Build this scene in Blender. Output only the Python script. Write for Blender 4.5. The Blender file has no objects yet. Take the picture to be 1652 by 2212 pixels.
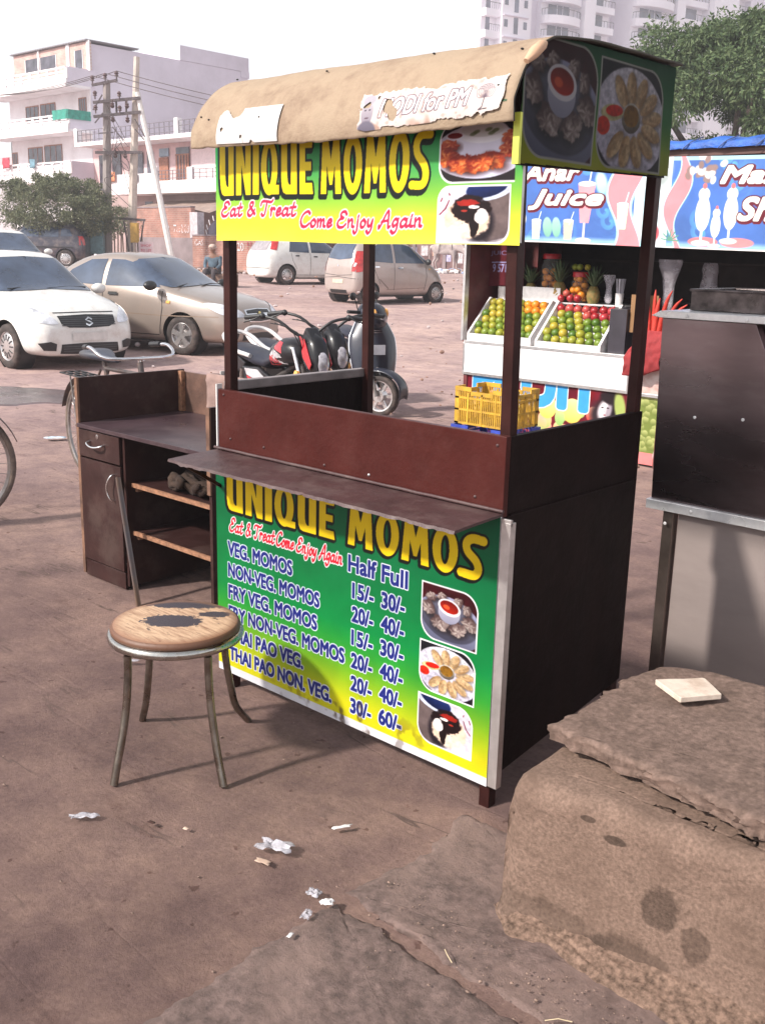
import bpy, bmesh, math, random
import numpy as np
from mathutils import Vector, Matrix
from mathutils.bvhtree import BVHTree
random.seed(7); rng = np.random.default_rng(7)
S = bpy.context.scene
COL = S.collection
PI = math.pi
R = math.radians
# ------------------------------------------------------------------ camera
# world frame: +X runs along the momo stall's front, +Y into depth, stall corner at the origin, metres
cam = bpy.data.cameras.new('camera'); cob = bpy.data.objects.new('camera', cam); COL.objects.link(cob)
M3 = Matrix(((0.737437, -0.184548, 0.649714), (0.674994, 0.167377, -0.718588), (0.023867, 0.968466, 0.247999)))
cob.matrix_world = Matrix.Translation((1.623, -2.302, 1.65)) @ M3.to_4x4()
cam.sensor_fit = 'VERTICAL'; cam.sensor_height = 24.0; cam.lens = 24.0*2200/2212
cam.clip_start = 0.05; cam.clip_end = 2000
S.camera = cob
# ------------------------------------------------------------------ light
W = bpy.data.worlds.new('World'); S.world = W; W.use_nodes = True
nt = W.node_tree; nt.nodes.clear()
sky = nt.nodes.new('ShaderNodeTexSky'); sky.sky_type = 'NISHITA'; sky.sun_disc = False
SUN_EL = R(38); SUN_AZ = math.atan2(-0.34, -0.94)      # compass angle of the sun, from +Y towards +X
sky.sun_elevation = SUN_EL; sky.sun_rotation = SUN_AZ
sky.altitude = 200; sky.air_density = 1.0; sky.dust_density = 1.0; sky.ozone_density = 1.0
hs = nt.nodes.new('ShaderNodeHueSaturation'); hs.inputs["Saturation"].default_value = 0.2; hs.inputs['Value'].default_value = 1.0
bg = nt.nodes.new('ShaderNodeBackground'); bg.inputs['Strength'].default_value = 0.15
wo = nt.nodes.new('ShaderNodeOutputWorld')
nt.links.new(sky.outputs[0], hs.inputs['Color']); nt.links.new(hs.outputs[0], bg.inputs[0]); nt.links.new(bg.outputs[0], wo.inputs[0])
sl = bpy.data.lights.new('sun', 'SUN'); sl.energy = 4.1; sl.angle = R(3.6); sl.color = (1.0, 0.93, 0.84)
so = bpy.data.objects.new('sun', sl); COL.objects.link(so)
sd = Vector((math.sin(SUN_AZ)*math.cos(SUN_EL), math.cos(SUN_AZ)*math.cos(SUN_EL), math.sin(SUN_EL)))
so.rotation_euler = sd.to_track_quat('Z', 'Y').to_euler(); so.location = sd*50
S.view_settings.view_transform = 'Standard'; S.view_settings.look = 'None'
S.view_settings.exposure = 0.8; S.view_settings.gamma = 1.0
S.cycles.max_bounces = 6; S.cycles.transparent_max_bounces = 12
# ------------------------------------------------------------------ helpers
def link(o, parent=None):
    COL.objects.link(o)
    if parent: o.parent = parent
    return o
def tag(o, label=None, cat=None, group=None, kind=None):
    if label: o['label'] = label
    if cat: o['category'] = cat
    if group: o['group'] = group
    if kind: o['kind'] = kind
    return o
def empty(name, loc=(0, 0, 0), rz=0, label=None, cat=None, group=None):
    o = bpy.data.objects.new(name, None); COL.objects.link(o); o.location = loc; o.rotation_euler = (0, 0, rz)
    o.empty_display_size = 0.1
    return tag(o, label, cat, group)
def s2l(c):
    c = np.asarray(c, float)
    return np.where(c <= 0.04045, c/12.92, ((c+0.055)/1.055)**2.4)
MATS = {}
def mat(name, col, rough=0.6, metal=0.0, var=0.12, scale=8.0, bump=0.0, bscale=40.0, coat=0.0, spec=0.5, col2=None, stretch=(1, 1, 1), brough=.65, dirt=None, dscale=3.0, damt=0.5, alpha=None, trans=0.0, sheen=0.0, rvar=0.0):
    if name in MATS: return MATS[name]
    m = bpy.data.materials.new(name); m.use_nodes = True
    n = m.node_tree.nodes; l = m.node_tree.links
    b = n['Principled BSDF']
    tc = n.new('ShaderNodeTexCoord'); mp = n.new('ShaderNodeMapping'); mp.inputs['Scale'].default_value = stretch
    l.new(tc.outputs['Object'], mp.inputs[0])
    no = n.new('ShaderNodeTexNoise'); no.inputs['Scale'].default_value = scale; no.inputs['Detail'].default_value = 5; no.inputs['Roughness'].default_value = 0.6
    l.new(mp.outputs[0], no.inputs['Vector'])
    cr = n.new('ShaderNodeValToRGB')
    a = np.clip(np.array(col[:3])*(1-var*1.6), 0, 1); c2 = np.array(col2[:3]) if col2 is not None else np.clip(np.array(col[:3])*(1+var*1.6), 0, 1)
    if col2 is not None: a = np.array(col[:3])
    cr.color_ramp.elements[0].position = 0.32; cr.color_ramp.elements[1].position = 0.68
    cr.color_ramp.elements[0].color = (*a, 1); cr.color_ramp.elements[1].color = (*c2, 1)
    l.new(no.outputs['Fac'], cr.inputs[0]); out = cr.outputs[0]
    if dirt is not None:
        n2 = n.new('ShaderNodeTexNoise'); n2.inputs['Scale'].default_value = dscale; n2.inputs['Detail'].default_value = 8; n2.inputs['Roughness'].default_value = 0.7
        l.new(mp.outputs[0], n2.inputs['Vector'])
        r2 = n.new('ShaderNodeValToRGB'); r2.color_ramp.elements[0].position = 0.48; r2.color_ramp.elements[1].position = 0.66
        r2.color_ramp.elements[1].color = (damt, damt, damt, 1)
        l.new(n2.outputs['Fac'], r2.inputs[0])
        mx = n.new('ShaderNodeMixRGB'); mx.inputs[2].default_value = (*dirt[:3], 1)
        l.new(r2.outputs[0], mx.inputs[0]); l.new(out, mx.inputs[1]); out = mx.outputs[0]
    l.new(out, b.inputs['Base Color'])
    b.inputs['Roughness'].default_value = rough; b.inputs['Metallic'].default_value = metal
    b.inputs['Specular IOR Level'].default_value = spec
    if rvar:
        mr = n.new('ShaderNodeMapRange'); mr.inputs['From Min'].default_value = .3; mr.inputs['From Max'].default_value = .7
        mr.inputs['To Min'].default_value = max(0, rough-rvar); mr.inputs['To Max'].default_value = min(1, rough+rvar)
        n3 = n.new('ShaderNodeTexNoise'); n3.inputs['Scale'].default_value = scale*.7; n3.inputs['Detail'].default_value = 6
        l.new(mp.outputs[0], n3.inputs['Vector']); l.new(n3.outputs['Fac'], mr.inputs[0]); l.new(mr.outputs[0], b.inputs['Roughness'])
    if coat: b.inputs['Coat Weight'].default_value = coat; b.inputs['Coat Roughness'].default_value = 0.06
    if trans: b.inputs['Transmission Weight'].default_value = trans
    if alpha is not None: b.inputs['Alpha'].default_value = alpha
    if sheen: b.inputs['Sheen Weight'].default_value = sheen
    if bump:
        n4 = n.new('ShaderNodeTexNoise'); n4.inputs['Scale'].default_value = bscale; n4.inputs['Detail'].default_value = 7; n4.inputs['Roughness'].default_value = brough
        l.new(mp.outputs[0], n4.inputs['Vector'])
        bp = n.new('ShaderNodeBump'); bp.inputs['Strength'].default_value = min(1, bump); bp.inputs['Distance'].default_value = 0.6/bscale if bump <= 1 else 0.6/bscale*bump
        l.new(n4.outputs['Fac'], bp.inputs['Height']); l.new(bp.outputs[0], b.inputs['Normal'])
    MATS[name] = m
    return m
class MB:
    def __init__(s): s.v = []; s.f = []; s.m = []; s.cur = 0; s.X = None
    def add(s, vs, fs, mi=None):
        o = len(s.v)
        if s.X is not None: vs = [s.X @ Vector(q) for q in vs]
        s.v.extend([tuple(q) for q in vs]); s.f.extend([tuple(i+o for i in f) for f in fs]); s.m.extend([s.cur if mi is None else mi]*len(fs))
        return s
    def box(s, x0, x1, y0, y1, z0, z1, mi=None):
        if x0 > x1: x0, x1 = x1, x0
        if y0 > y1: y0, y1 = y1, y0
        if z0 > z1: z0, z1 = z1, z0
        vs = [(x0,y0,z0),(x1,y0,z0),(x1,y1,z0),(x0,y1,z0),(x0,y0,z1),(x1,y0,z1),(x1,y1,z1),(x0,y1,z1)]
        return s.add(vs, [(0,3,2,1),(4,5,6,7),(0,1,5,4),(1,2,6,5),(2,3,7,6),(3,0,4,7)], mi)
    def bar(s, a, b, w, h=None, mi=None, up=(0, 0, 1)):
        a = Vector(a); b = Vector(b); h = h or w; d = (b-a); L = d.length; d.normalize()
        u = Vector(up)
        if abs(d.dot(u)) > 0.99: u = Vector((0, 1, 0))
        sd_ = d.cross(u).normalized(); u = sd_.cross(d).normalized()
        vs = [p+sd_*(i*w/2)+u*(j*h/2) for p in (a, b) for i, j in ((-1,-1),(1,-1),(1,1),(-1,1))]
        return s.add(vs, [(0,1,2,3),(7,6,5,4),(0,4,5,1),(1,5,6,2),(2,6,7,3),(3,7,4,0)], mi)
    def tube(s, pts, r, n=10, mi=None, closed=False, smooth=0):
        pts = [Vector(p) for p in pts]
        if smooth: pts = crom(pts, smooth, closed)
        rs = r if isinstance(r, (list, tuple)) else [r]*len(pts)
        if len(rs) != len(pts): rs = list(np.interp(np.linspace(0, 1, len(pts)), np.linspace(0, 1, len(rs)), rs))
        N = len(pts); vs = []; fs = []; u = None
        for i, p in enumerate(pts):
            if closed: t = pts[(i+1) % N]-pts[i-1]
            else: t = pts[min(i+1, N-1)]-pts[max(i-1, 0)]
            t.normalize()
            if u is None:
                u = Vector((0, 0, 1)) if abs(t.z) < .9 else Vector((1, 0, 0))
            u = (u-t*u.dot(t)).normalized(); w = t.cross(u)
            for k in range(n):
                a = 2*PI*k/n; vs.append(p+(u*math.cos(a)+w*math.sin(a))*rs[i])
        for i in range(N if closed else N-1):
            j = (i+1) % N
            for k in range(n):
                k2 = (k+1) % n; fs.append((i*n+k, i*n+k2, j*n+k2, j*n+k))
        if not closed: fs.append(tuple(range(n-1, -1, -1))); fs.append(tuple((N-1)*n+k for k in range(n)))
        return s.add(vs, fs, mi)
    def lathe(s, prof, c=(0, 0, 0), axis='z', n=24, mi=None, a0=0, a1=2*PI):
        full = abs(a1-a0-2*PI) < 1e-6; vs = []; fs = []; K = len(prof); nn = n if full else n+1
        for k in range(nn):
            a = a0+(a1-a0)*k/n
            for r, h in prof:
                if axis == 'z': q = (r*math.cos(a), r*math.sin(a), h)
                elif axis == 'y': q = (r*math.cos(a), h, r*math.sin(a))
                else: q = (h, r*math.cos(a), r*math.sin(a))
                vs.append((q[0]+c[0], q[1]+c[1], q[2]+c[2]))
        for k in range(n if full else n):
            k2 = (k+1) % nn
            for i in range(K-1):
                if prof[i][0] < 1e-7 and prof[i+1][0] < 1e-7: continue
                fs.append((k*K+i, k2*K+i, k2*K+i+1, k*K+i+1))
        return s.add(vs, fs, mi)
    def prism(s, poly, axis, d0, d1, mi=None):
        def P(u, v, d): return {'y': (u, d, v), 'x': (d, u, v), 'z': (u, v, d)}[axis]
        n = len(poly); vs = [P(u, v, d0) for u, v in poly]+[P(u, v, d1) for u, v in poly]
        fs = [tuple(range(n-1, -1, -1)), tuple(range(n, 2*n))]+[(i, (i+1) % n, n+(i+1) % n, n+i) for i in range(n)]
        return s.add(vs, fs, mi)
    def ball(s, c, r, n=10, mi=None, sc=(1, 1, 1)):
        m_ = max(4, n//2)
        prof = [(r*math.sin(PI*i/m_), -r*math.cos(PI*i/m_)) for i in range(m_+1)]
        o = len(s.v); X = s.X; s.X = None; s.lathe(prof, n=n, mi=mi); s.X = X
        for i in range(o, len(s.v)):
            q = Vector((s.v[i][0]*sc[0]+c[0], s.v[i][1]*sc[1]+c[1], s.v[i][2]*sc[2]+c[2]))
            s.v[i] = tuple(X @ q) if X is not None else tuple(q)
        return s
    def grid(s, P, mi=None, closed_u=False):
        nu = len(P); nv = len(P[0]); vs = [q for row in P for q in row]
        fs = [(i*nv+j, i*nv+j+1, ((i+1) % nu)*nv+j+1, ((i+1) % nu)*nv+j) for i in range(nu if closed_u else nu-1) for j in range(nv-1)]
        return s.add(vs, fs, mi)
    def build(s, name, mats, parent=None, smooth=None, bevel=0, seg=2, subsurf=0):
        me = bpy.data.meshes.new(name); me.from_pydata([tuple(v) for v in s.v], [], s.f)
        if not isinstance(mats, (list, tuple)): mats = [mats]
        for m in mats: me.materials.append(m)
        me.polygons.foreach_set('material_index', s.m)
        me.validate(); me.update()
        bm = bmesh.new(); bm.from_mesh(me); bmesh.ops.remove_doubles(bm, verts=bm.verts, dist=1e-6); bmesh.ops.recalc_face_normals(bm, faces=bm.faces); bm.to_mesh(me); bm.free()
        if smooth is not None:
            me.polygons.foreach_set('use_smooth', [True]*len(me.polygons))
            if smooth < 180: me.set_sharp_from_angle(angle=R(smooth))
        o = bpy.data.objects.new(name, me); link(o, parent)
        if bevel:
            b = o.modifiers.new('bevel', 'BEVEL'); b.width = bevel; b.segments = seg; b.limit_method = 'ANGLE'; b.angle_limit = R(35)
        if subsurf:
            b = o.modifiers.new('sub', 'SUBSURF'); b.levels = subsurf; b.render_levels = subsurf
        return o
def crom(pts, k=6, closed=False):
    pts = [Vector(p) for p in pts]; N = len(pts); out = []
    for i in range(N if closed else N-1):
        p1, p2 = pts[i], pts[(i+1) % N]
        p0 = pts[i-1] if (i > 0 or closed) else p1*2-p2
        p3 = pts[(i+2) % N] if (i+2 < N or closed) else p2*2-p1
        for j in range(k):
            t = j/k
            out.append(0.5*((2*p1)+(p2-p0)*t+(2*p0-5*p1+4*p2-p3)*t*t+(3*p1-p0-3*p2+p3)*t**3))
    if not closed: out.append(pts[-1])
    return out
def clone(o, parent=None):
    c = o.copy(); COL.objects.link(c)
    if parent: c.parent = parent
    for ch in [q for q in bpy.data.objects if q.parent == o]: clone(ch, c)
    return c
def evaluated_mesh(o, name=None):
    dg = bpy.context.evaluated_depsgraph_get(); dg.update()
    me = bpy.data.meshes.new_from_object(o.evaluated_get(dg)); o.modifiers.clear(); o.data = me
    if name: me.name = name
    return o
def hnoise(x, y, z=0.0): 
    from mathutils import noise
    return noise.noise(Vector((x, y, z)))
# ------------------------------------------------------------------ printed artwork: colours computed per vertex of a fine flat mesh
class Canvas:
    """a print w x h metres; colours are painted as on a printer, then stored on the sign's own mesh"""
    def __init__(s, w, h, cell, ss=2, bg_=(1, 1, 1)):
        s.w, s.h, s.ss = w, h, ss
        s.nx = int(round(w/cell))+1; s.ny = int(round(h/cell))+1
        s.W = s.nx*ss; s.H = s.ny*ss; s.sx = s.W/w; s.sy = s.H/h
        s.A = np.empty((s.H, s.W, 3), np.float32); s.A[:] = bg_
        s.U, s.V = np.meshgrid((np.arange(s.W)+.5)/s.sx, (np.arange(s.H)+.5)/s.sy)
    def noise(s, scale, seed=0, octs=3, ax=1.0):
        r = np.random.default_rng(seed); out = np.zeros((s.H, s.W), np.float32); amp = 1; tot = 0
        for k in range(octs):
            gx = max(2, int(s.w*scale*ax*2**k)+2); gy = max(2, int(s.h*scale*2**k)+2)
            g = r.random((gy+1, gx+1)); fx = s.U/s.w*(gx-1); fy = s.V/s.h*(gy-1)
            ix = fx.astype(int); iy = fy.astype(int); tx = fx-ix; ty = fy-iy; tx = tx*tx*(3-2*tx); ty = ty*ty*(3-2*ty)
            out += amp*((g[iy, ix]*(1-tx)+g[iy, ix+1]*tx)*(1-ty)+(g[iy+1, ix]*(1-tx)+g[iy+1, ix+1]*tx)*ty); tot += amp; amp *= .5
        return out/tot
    def box(s, u0, v0, u1, v1):
        a = max(0, int(u0*s.sx)); b = min(s.W, int(u1*s.sx)+1); c = max(0, int(v0*s.sy)); d = min(s.H, int(v1*s.sy)+1)
        return slice(c, max(c, d)), slice(a, max(a, b))
    def comp(s, sl, m, col, op=1.0):
        m = (m*op)[..., None] if m.dtype != bool else (m[..., None]*op)
        s.A[sl] = s.A[sl]*(1-m)+np.asarray(col, np.float32)*m
    def ell(s, c, r, rot=0, col=(1, 1, 1), col2=None, soft=.12, op=1.0, clip=None, ang=None):
        rx, ry = r if hasattr(r, '__len__') else (r, r); q = max(rx, ry)*1.2
        sl = s.box(c[0]-q, c[1]-q, c[0]+q, c[1]+q)
        u = s.U[sl]-c[0]; v = s.V[sl]-c[1]; cs, sn = math.cos(rot), math.sin(rot)
        x = (u*cs+v*sn)/rx; y = (-u*sn+v*cs)/ry; d = np.hypot(x, y)
        m = np.clip((1-d)/soft+.5, 0, 1)
        if clip is not None: m = m*clip[sl]
        cc = np.asarray(col, np.float32)
        if col2 is not None:
            t = np.clip(.5+.5*(y if ang is None else x*math.cos(ang)+y*math.sin(ang)), 0, 1)[..., None]; cc = cc*(1-t)+np.asarray(col2, np.float32)*t
        s.comp(sl, m, cc, op)
    def poly_mask(s, P):
        P = np.asarray(P, float); sl = s.box(P[:, 0].min(), P[:, 1].min(), P[:, 0].max(), P[:, 1].max())
        u = s.U[sl]; v = s.V[sl]; m = np.zeros(u.shape, bool)
        for i in range(len(P)):
            (x0, y0), (x1, y1) = P[i-1], P[i]
            if y0 == y1: continue
            m ^= ((y0 > v) != (y1 > v)) & (u < (x1-x0)*(v-y0)/(y1-y0)+x0)
        M = np.zeros((s.H, s.W), bool); M[sl] = m
        return M
    def stroke_mask(s, P, w, pen=None):
        M = np.zeros((s.H, s.W), bool); P = [np.asarray(p, float) for p in P]
        for i in range(len(P)-1):
            a, b = P[i], P[i+1]; q = w
            sl = s.box(min(a[0], b[0])-q, min(a[1], b[1])-q, max(a[0], b[0])+q, max(a[1], b[1])+q)
            u = s.U[sl]-a[0]; v = s.V[sl]-a[1]; d = b-a; L = d@d+1e-12
            t = np.clip((u*d[0]+v*d[1])/L, 0, 1); ex = u-t*d[0]; ey = v-t*d[1]
            if pen is not None:      # a broad nib: ellipse turned by pen angle
                c_, s_ = math.cos(pen), math.sin(pen); m = np.hypot((ex*c_+ey*s_), (-ex*s_+ey*c_)*1.8) < w/2
            else: m = np.hypot(ex, ey) < w/2
            M[sl] |= m
        return M
    def dilate(s, M, r):
        out = M.copy(); ys, xs = np.nonzero(M)
        if len(ys) == 0: return out
        for k in range(28):
            for q in (1.0, .55):
                dx = int(round(r*s.sx*q*math.cos(2*PI*k/28))); dy = int(round(r*s.sy*q*math.sin(2*PI*k/28)))
                out[np.clip(ys+dy, 0, s.H-1), np.clip(xs+dx, 0, s.W-1)] = True
        return out
    def shift(s, M, du, dv):
        dx = int(round(du*s.sx)); dy = int(round(dv*s.sy)); o = np.zeros_like(M); ys, xs = np.nonzero(M); ys = ys+dy; xs = xs+dx
        k = (ys >= 0) & (ys < s.H) & (xs >= 0) & (xs < s.W); o[ys[k], xs[k]] = True
        return o
    def put(s, M, col, op=1.0): s.comp((slice(None), slice(None)), M, col, op)
    def text_mask(s, body, u0, v0, wid, hei, bold=0.02, shear=0.0, ref=None):
        tris, bb = glyphs(body, 0, shear)
        x0, y0, x1, y1 = bb if ref is None else (bb[0], glyphs(ref, 0, 0)[1][1], bb[2], glyphs(ref, 0, 0)[1][3])
        M = np.zeros((s.H, s.W), bool); kx = wid/(x1-x0); ky = hei/(y1-y0)
        for T in tris:
            P = np.array([((x-x0)*kx+u0, (y-y0)*ky+v0) for x, y in T])
            sl = s.box(P[:, 0].min(), P[:, 1].min(), P[:, 0].max(), P[:, 1].max()); u = s.U[sl]; v = s.V[sl]
            if u.size == 0: continue
            e = [(P[(i+1) % 3, 0]-P[i, 0])*(v-P[i, 1])-(P[(i+1) % 3, 1]-P[i, 1])*(u-P[i, 0]) for i in range(3)]
            M[sl] |= ((e[0] >= -1e-9) & (e[1] >= -1e-9) & (e[2] >= -1e-9)) | ((e[0] <= 1e-9) & (e[1] <= 1e-9) & (e[2] <= 1e-9))
        return s.dilate(M, bold*hei) if bold*hei*s.sx > .5 else M
    def paste(s, sub, u0, v0, w, h, mask, flip=False):
        sl = s.box(u0, v0, u0+w, v0+h); u = (s.U[sl]-u0)/w; v = (s.V[sl]-v0)/h
        if flip: u = 1-u
        ix = np.clip((u*sub.W).astype(int), 0, sub.W-1); iy = np.clip((v*sub.H).astype(int), 0, sub.H-1)
        s.comp(sl, mask[sl], sub.A[iy, ix])
    def to_object(s, name, place, parent, rough=.35, alpha=None, spec=.22, bumpy=0.0):
        """place(u, v) -> (x, y, z) vectorised; alpha: bool mask of what is kept"""
        ss = s.ss; C_ = s.A[:s.ny*ss, :s.nx*ss].reshape(s.ny, ss, s.nx, ss, 3).mean(axis=(1, 3))
        lin = s2l(np.clip(C_, 0, 1))
        uu, vv = np.meshgrid(np.linspace(0, s.w, s.nx), np.linspace(0, s.h, s.ny))
        x, y, z = place(uu, vv); co = np.stack([x+0*uu, y+0*uu, z+0*uu], -1).reshape(-1, 3).astype(np.float32)
        i, j = np.meshgrid(np.arange(s.nx-1), np.arange(s.ny-1)); b = (j*s.nx+i)
        F = np.stack([b, b+1, b+1+s.nx, b+s.nx], -1).reshape(-1, 4)
        if alpha is not None:
            al = alpha[::ss, ::ss][:s.ny, :s.nx]; k = (al[:-1, :-1] & al[1:, 1:] & al[1:, :-1] & al[:-1, 1:]).reshape(-1); F = F[k]
        me = bpy.data.meshes.new(name); me.vertices.add(len(co)); me.vertices.foreach_set('co', co.ravel())
        me.loops.add(len(F)*4); me.loops.foreach_set('vertex_index', F.ravel().astype(np.int32))
        me.polygons.add(len(F)); me.polygons.foreach_set('loop_start', (np.arange(len(F))*4).astype(np.int32))
        me.update(calc_edges=True)
        ca = me.color_attributes.new('print', 'FLOAT_COLOR', 'POINT')
        ca.data.foreach_set('color', np.concatenate([lin.reshape(-1, 3), np.ones((len(co), 1))], 1).astype(np.float32).ravel())
        key = 'printed_vinyl_%g_%g_%g' % (rough, bumpy, spec)
        if key not in MATS:
            m = bpy.data.materials.new(key); m.use_nodes = True; n = m.node_tree.nodes; l = m.node_tree.links; b_ = n['Principled BSDF']
            at = n.new('ShaderNodeAttribute'); at.attribute_name = 'print'
            no = n.new('ShaderNodeTexNoise'); no.inputs['Scale'].default_value = 9; no.inputs['Detail'].default_value = 6
            tc = n.new('ShaderNodeTexCoord'); l.new(tc.outputs['Object'], no.inputs['Vector'])
            mx = n.new('ShaderNodeMixRGB'); mx.blend_type = 'MULTIPLY'; mx.inputs[0].default_value = .35
            l.new(at.outputs['Color'], mx.inputs[1]); cr = n.new('ShaderNodeValToRGB'); cr.color_ramp.elements[0].color = (.75, .72, .7, 1); cr.color_ramp.elements[0].position = .35; cr.color_ramp.elements[1].position = .6
            l.new(no.outputs['Fac'], cr.inputs[0]); l.new(cr.outputs[0], mx.inputs[2]); l.new(mx.outputs[0], b_.inputs['Base Color'])
            b_.inputs['Roughness'].default_value = rough; b_.inputs['Specular IOR Level'].default_value = spec
            n2 = n.new('ShaderNodeTexNoise'); n2.inputs['Scale'].default_value = 6; n2.inputs['Detail'].default_value = 2; l.new(tc.outputs['Object'], n2.inputs['Vector'])
            bp = n.new('ShaderNodeBump'); bp.inputs['Strength'].default_value = .25; bp.inputs['Distance'].default_value = .02+bumpy; l.new(n2.outputs['Fac'], bp.inputs['Height']); l.new(bp.outputs[0], b_.inputs['Normal'])
            MATS[key] = m
        me.materials.append(MATS[key])
        o = bpy.data.objects.new(name, me); link(o, parent)
        me.polygons.foreach_set('use_smooth', [True]*len(me.polygons))
        return o
_G = {}
def glyphs(body, bold=0.02, shear=0.0):
    k = (body, bold, shear)
    if k in _G: return _G[k]
    cu = bpy.data.curves.new('t', 'FONT'); cu.body = body; cu.offset = bold; cu.shear = shear; cu.resolution_u = 4
    o = bpy.data.objects.new('t', cu); COL.objects.link(o)
    dg = bpy.context.evaluated_depsgraph_get(); dg.update(); me = bpy.data.meshes.new_from_object(o.evaluated_get(dg))
    me.calc_loop_triangles(); v = [(q.co.x, q.co.y) for q in me.vertices]
    t = [[v[i] for i in lt.vertices] for lt in me.loop_triangles]; a = np.array(v)
    bb = (a[:, 0].min(), a[:, 1].min(), a[:, 0].max(), a[:, 1].max())
    bpy.data.objects.remove(o); bpy.data.curves.remove(cu); bpy.data.meshes.remove(me)
    _G[k] = (t, bb); return _G[k]
# ------------------------------------------------------------------ lettering and pictures for the prints
def _e(cx, cy, rx, ry, n=40): return [(cx+rx*math.cos(2*PI*k/n), cy+ry*math.sin(2*PI*k/n)) for k in range(n)]
HEAVY = {
 'U': (1.0, [[(0,1),(0,.34),(.04,.14),(.14,.03),(.3,0),(.97,0),(.97,1),(.6,1),(.6,.17),(.5,.17),(.42,.22),(.38,.33),(.38,1)]], []),
 'N': (1.0, [[(0,0),(0,1),(.38,1),(.64,.5),(.64,1),(1,1),(1,0),(.68,0),(.36,.58),(.36,0)]], []),
 'I': (.42, [[(.02,0),(.02,1),(.98,1),(.98,0)]], []),
 'Q': (1.15, [_e(.46,.5,.46,.52), [(.45,0),(.5,.17),(1,.17),(1,0)]], [_e(.46,.52,.15,.34)]),
 'E': (.8, [[(0,0),(1,0),(.93,.2),(.42,.2),(.42,.42),(.86,.42),(.86,.58),(.42,.58),(.42,.82),(.93,.82),(1,1),(0,1)]], []),
 'M': (1.2, [[(0,0),(.1,1),(.36,1),(.5,.6),(.64,1),(.9,1),(1,0),(.72,0),(.69,.5),(.56,.16),(.44,.16),(.3,.5),(.27,0)]], []),
 'O': (1.05, [_e(.5,.5,.5,.52)], [_e(.5,.5,.17,.33)]),
 'S': (.9, None, None)}
def heavy_word(cv, word, u0, v0, w, h):
    tot = sum(HEAVY[c][0] for c in word)+.13*(len(word)-1); k = w/tot; u = u0; M = np.zeros((cv.H, cv.W), bool)
    for c in word:
        a, out, ins = HEAVY[c]; a *= k
        if c == 'S':
            P = crom([(1.0,.9,0),(.5,.9,0),(.24,.78,0),(.3,.6,0),(.7,.42,0),(.82,.24,0),(.62,.1,0),(.02,.1,0)], 6)
            M |= cv.stroke_mask([(u+p.x*a*.95, v0+p.y*h) for p in P], .3*a+.02*h)
        else:
            T = lambda q: [(u+x*a, v0+y*h) for x, y in q]
            m = np.zeros_like(M)
            for q in out[:1]: m |= cv.poly_mask(T(q))
            for q in ins: m &= ~cv.poly_mask(T(q))
            for q in out[1:]: m |= cv.poly_mask(T(q))
            M |= m
        u += a+.13*k
    return M
SCR = {
 'E': (.85, [[(.75,.82),(.58,1),(.32,.93),(.28,.72),(.5,.58)],[(.5,.58),(.2,.5),(.04,.25),(.18,.02),(.5,.02),(.72,.2)]]),
 'a': (.68, [[(.5,.42),(.3,.5),(.1,.3),(.12,.06),(.3,.03),(.48,.25),(.52,.48)],[(.52,.48),(.48,.15),(.56,.02),(.7,.1)]]),
 't': (.55, [[(.32,.85),(.2,.3),(.22,.05),(.35,.02),(.5,.12)],[(.03,.55),(.48,.58)]]),
 '&': (.9, [[(.78,.1),(.3,.65),(.35,.9),(.55,.88),(.5,.65),(.15,.3),(.2,.05),(.45,.02),(.72,.4)]]),
 'T': (.8, [[(.0,.72),(.05,.92),(.3,.98),(.85,.92),(1.0,1.05)],[(.5,.95),(.44,.4),(.36,.05),(.2,.0),(.1,.12)]]),
 'r': (.5, [[(.08,.44),(.16,.5),(.14,.02)],[(.14,.28),(.3,.5),(.45,.42)]]),
 'e': (.52, [[(.12,.25),(.42,.32),(.38,.5),(.2,.45),(.1,.2),(.2,.02),(.46,.12)]]),
 'C': (.85, [[(.8,.85),(.6,1),(.25,.8),(.08,.4),(.2,.05),(.5,.0),(.78,.2)]]),
 'o': (.58, [[(.3,.5),(.1,.3),(.15,.04),(.35,.04),(.48,.3),(.3,.5)]]),
 'm': (.78, [[(.06,.5),(.1,.02)],[(.1,.3),(.25,.5),(.33,.4),(.33,.02)],[(.33,.3),(.5,.5),(.58,.4),(.57,.1),(.7,.03)]]),
 'n': (.62, [[(.06,.5),(.1,.02)],[(.1,.3),(.28,.5),(.4,.4),(.4,.1),(.55,.03)]]),
 'j': (.38, [[(.22,.48),(.2,-.2),(.05,-.36),(-.08,-.22)],[(.24,.68),(.25,.72)]]),
 'y': (.58, [[(.08,.48),(.1,.15),(.28,.1),(.44,.48)],[(.44,.48),(.38,-.1),(.2,-.36),(.02,-.22)]]),
 'A': (.95, [[(.0,.1),(.1,0),(.62,1.0),(.72,.05),(.86,.04)],[(.2,.35),(.68,.42)]]),
 'g': (.6, [[(.45,.45),(.25,.5),(.1,.25),(.2,.05),(.42,.22)],[(.48,.5),(.42,-.15),(.22,-.36),(.02,-.22)]]),
 'i': (.36, [[(.12,.46),(.12,.08),(.3,.04)],[(.15,.66),(.16,.7)]]), ' ': (.38, [])}
def script(cv, s_, u0, v0, w, cap, th):
    tot = sum(SCR[c][0] for c in s_); k = w/tot; u = u0; M = np.zeros((cv.H, cv.W), bool)
    for c in s_:
        for st in SCR[c][1]:
            P = crom([(x, y, 0) for x, y in st], 5) if len(st) > 2 else [Vector((x, y, 0)) for x, y in st]
            M |= cv.stroke_mask([(u+(p.x*k+.14*p.y*cap), v0+p.y*cap) for p in P], th, pen=.9)
        u += SCR[c][0]*k
    return M
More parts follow.
